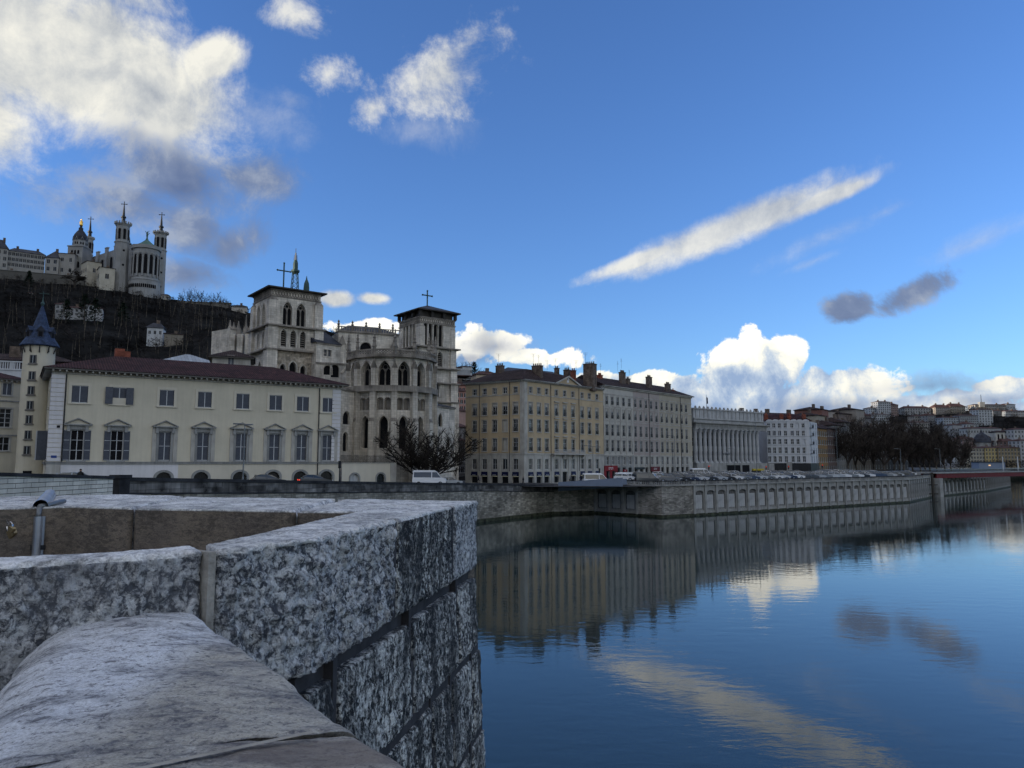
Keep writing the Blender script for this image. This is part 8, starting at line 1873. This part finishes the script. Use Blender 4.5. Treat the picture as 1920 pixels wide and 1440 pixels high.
lamp('shorter lamp between rose and beige terrace houses', 1262, 200, 5.6, 843, 'single'); lamp('tall lamp at the right corner of the courthouse', 1419, 200, 5.6, 775, 'single'); lamp('lamp crossing the courthouse columns', 1378, 205, 5.6, 842, 'single'); lamp('ornate four globe lamp before the courthouse podium', 1363, 196, 5.6, 851, 'globes'); lamp('lamp before the right corner of the white building', 1533, 210, 5.6, 845, 'single')
lamp('tall lamp among the first plane trees', 1571, 235, 5.6, 800, 'twin'); lamp('lamp at the right end of the parked cars', 1690, 215, 5.6, 842, 'single'); lamp('lamp before the last plane trees left of the bridge', 1764, 260, 5.6, 842, 'single'); lamp('thin mast lamp by the palace corner and annexe', 573, 240, 6, 885, 'single') if False else None
def signal(label, px, Y, z0, ytop, lit=True):
    q = at(px, 880, Y); t = thing('traffic_signal', label, 'traffic light', (q.x, q.y, 0), 0, 'traffic signals'); zt_ = zat(ytop, Y)
    mb = MB(); mb.tube((0, 0, z0), (0, 0, zt_), .06, n=6); mb.obj('pole', MATS['dark_metal'], t); mb = MB(); mb.box(-.17, .17, -.2, .05, zt_ - 1., zt_); mb.obj('signal_head', MATS['dark_metal'], t)
    for i, m_ in enumerate(('lamp_red' if lit else 'shop_dark', 'shop_dark', 'shop_dark')):
        mb = MB(); mb.tube((0, -.24, zt_ - .2 - i * .3), (0, -.2, zt_ - .2 - i * .3), .11, n=8); mb.obj('lens', MATS[m_], t)
signal('unlit signal and sign post at the palace right corner', 637, 100, 6.8, 864, False); signal('red signal before the courthouse stair', 1329, 205, 5.6, 873); signal('red signal at the left end of the white building', 1436.5, 235, 5.6, 874); signal('red signal before the white building doorway', 1478.5, 235, 5.6, 873.5); signal('red signal in front of the ochre house', 1542, 250, 5.6, 871)
signal('unlit signal near the red shop front', 1124, 170, 5.4, 878, False)
p = at(1325, 765, 232); fp_ = thing('flagpole', 'flagpole with furled flag standing on the courthouse roof', 'flagpole', (p.x, p.y, 0)); mb = MB(); mb.tube((0, 0, p.z - 2), (0, 0, zat(740, 232)), .09, .05, n=5); mb.obj('pole', MATS['grey_metal'], fp_)
mb = MB(); zz_ = zat(744, 232); prs = [(0, 0), (.25, .05), (.45, -.03), (.4, .06)]
mb.poly([(0, 0, zz_), (.45, .1, zz_ - .3), (.5, .05, zz_ - 2.1), (0, 0, zz_ - 2.3)], 0); mb.poly([(0, .03, zz_), (.3, -.12, zz_ - .5), (.25, -.1, zz_ - 2.2), (0, 0.03, zz_ - 2.3)], 0); mb.obj('flag', MATS['shop_navy'], fp_)
q = at(1421, 880, 205); ks_ = thing('ticket_kiosk', 'dark kiosk with yellow sign panel before the courthouse podium', 'kiosk', (q.x, q.y, 5.6)); mb = MB(); mb.box(-1.5, 1.5, -.8, .8, 0, 2.2); mb.obj('body', MATS['shop_dark'], ks_); mb = MB(); mb.box(-1.4, 1.4, -.86, .86, 2.2, 2.7); mb.obj('sign_panel', mat('yellow_sign', (.5, .40, .06)), ks_)
# ---------------------------------------------------------------- people on the pavement
def person(label, px, Y, z, rz, coat, hh_=1.72, stride=.25, sit=False):
    q = at(px, 890, Y); t = thing('person', label, 'person', (q.x, q.y, z), rz); k = hh_ / 1.72
    V_ = [((0, 0, .95), .15), ((0, 0, 1.15), .14), ((0, 0, 1.38), .17), ((0, 0, 1.5), .07), ((.01, 0, 1.6), .095), ((.0, 0, 1.72), .07),
          ((0, .1, .9), .11), ((stride, .1, .5), .075), ((stride * .9, .1, .06), .05), ((stride + .12, .1, .03), .045), ((0, -.1, .9), .11), ((-stride * .7, -.1, .5), .075), ((-stride * 1.3, -.1, .08), .05), ((-stride * 1.1, -.1, .03), .045),
          ((0, .2, 1.4), .07), ((-.06, .27, 1.12), .05), ((.12, .25, .9), .038), ((.17, .25, .83), .035), ((0, -.2, 1.4), .07), ((.04, -.27, 1.12), .05), ((.2, -.25, .95), .038), ((.26, -.25, .9), .035)]
    E_ = [(0, 1), (1, 2), (2, 3), (3, 4), (4, 5), (0, 6), (6, 7), (7, 8), (8, 9), (0, 10), (10, 11), (11, 12), (12, 13), (2, 14), (14, 15), (15, 16), (16, 17), (2, 18), (18, 19), (19, 20), (20, 21)]
    me = bpy.data.meshes.new('body'); me.from_pydata([(x * k, y * k, z_ * k) for (x, y, z_), r in V_], E_, []); me.materials.append(MATS['cloth']); o = place('body', me, t); o.color = (*coat, 1)
    m1 = o.modifiers.new('skin', 'SKIN'); sk = me.skin_vertices[0].data if me.skin_vertices else None
    if sk is None:
        bpy.context.view_layer.objects.active = o
    for i, ((c_), r) in enumerate(V_):
        if me.skin_vertices: me.skin_vertices[0].data[i].radius = (r * k, r * k)
    if me.skin_vertices: me.skin_vertices[0].data[0].use_root = True
    o.modifiers.new('sub', 'SUBSURF').levels = 1
    mb = MB(); mb.lathe(.0, 0, [(.05, 1.5 * k), (.085, 1.58 * k), (.09, 1.64 * k), (.06, 1.72 * k)], 8); mb.obj('head', MATS['skin'], t, smooth=True)
    mb = MB(); mb.lathe(-.015, 0, [(.095, 1.64 * k), (.098, 1.69 * k), (.05, 1.755 * k)], 8); mb.obj('hair', MATS['hair'], t, smooth=True)
person('person in a dark coat standing at the corner of the tan block', 981, 158, 5.3, R(200), (.02, .02, .025)); person('person with a pale top walking by the left shop windows', 901, 168, 5.35, R(10), (.35, .33, .32)); person('person in dark clothes beside the left shop doorway', 897.5, 168.4, 5.35, R(160), (.03, .03, .05))
person('person in a black jacket right of the dark doorway of the tan block', 1069, 166, 5.35, R(170), (.015, .015, .02)); person('person in navy walking before the lit shop window', 1088, 170, 5.4, R(20), (.02, .025, .06)); person('dark haired person behind the pale blue hatchback', 151, 67, 7.68, R(90), (.02, .02, .02)); person('person in grey near the red shop front', 1142, 172, 5.45, R(30), (.12, .12, .13))
# ---------------------------------------------------------------- red footbridge, pier and mooring frame
ba_, bb_ = at(1755, 888, 219), at(1908, 885, 252); br = thing('red_footbridge', 'red steel footbridge crossing the river at the right edge on a concrete pier', 'footbridge', (ba_.x, ba_.y, 0), math.atan2(bb_.y - ba_.y, bb_.x - ba_.x)); LBr = (Vector(V2(bb_)) - Vector(V2(ba_))).length * 2.4
mb = MB(); zb0 = zat(888, 219); mb.box(0, LBr, -.15, .15, zb0 - 1.35, zb0); mb.box(0, LBr, 4.0, 4.3, zb0 - 1.35, zb0); mb.obj('girder', MATS['red_paint'], br)
mb = MB(); mb.box(-.6, LBr, -.4, 4.6, zb0, zb0 + .25); mb.obj('deck', MATS['grey_stone'], br)
mb = MB(); mb.box(-.6, LBr, -.38, -.3, zb0 + 1.15, zb0 + 1.22); [mb.box(i * .5, i * .5 + .04, -.37, -.32, zb0 + .25, zb0 + 1.15) for i in range(int(LBr / .5))]; mb.box(-.6, LBr, 4.5, 4.58, zb0 + 1.15, zb0 + 1.22); mb.obj('railing', MATS['grey_metal'], br)
mb = MB(); mb.prism([(-.2, -1), (1.8, -1), (2.1, 0), (2.1, 4.4), (-.4, 4.4), (-.4, 0)], -1, zb0 - 1.36); mb.obj('pier', MATS['quay_frame'], br)
mb = MB()
for y in (-.1, 4.4): mb.tube((LBr * .42, y, zb0), (LBr * .42, y, zb0 + 5.2), .22, .14, n=8)
mb.obj('pylon', MATS['white_plaster'], br)
q = at(1748, 900, 214); mf = thing('mooring_frame', 'black timber mooring post with crossbars beside the bridge pier', 'mooring post', (q.x, q.y, 0)); mb = MB(); mb.box(-.25, .25, -.25, .25, -1, zat(886, 214)); mb.obj('post', MATS['dark_wood'], mf)
for y_ in (909, 926): mb = MB(); z = zat(y_, 214); mb.box(-2.8, -.26, -.12, .12, z - .15, z + .15); mb.box(.26, 1.4, -.12, .12, z - .15, z + .15); mb.obj('crossbar', MATS['dark_wood'], mf)
st_ = thing('river_stair_block', 'stone steps block on the quay at the left end of the footbridge', 'steps', (at(1752, 885, 222).x - 3.0, 224, 5.6), R(38)); mb = MB(); [mb.box(-2 + i * .35, 2, -1.5, 1.5, i * .2, .2 + i * .2) for i in range(8)]; mb.obj('steps', MATS['quay_frame'], st_)
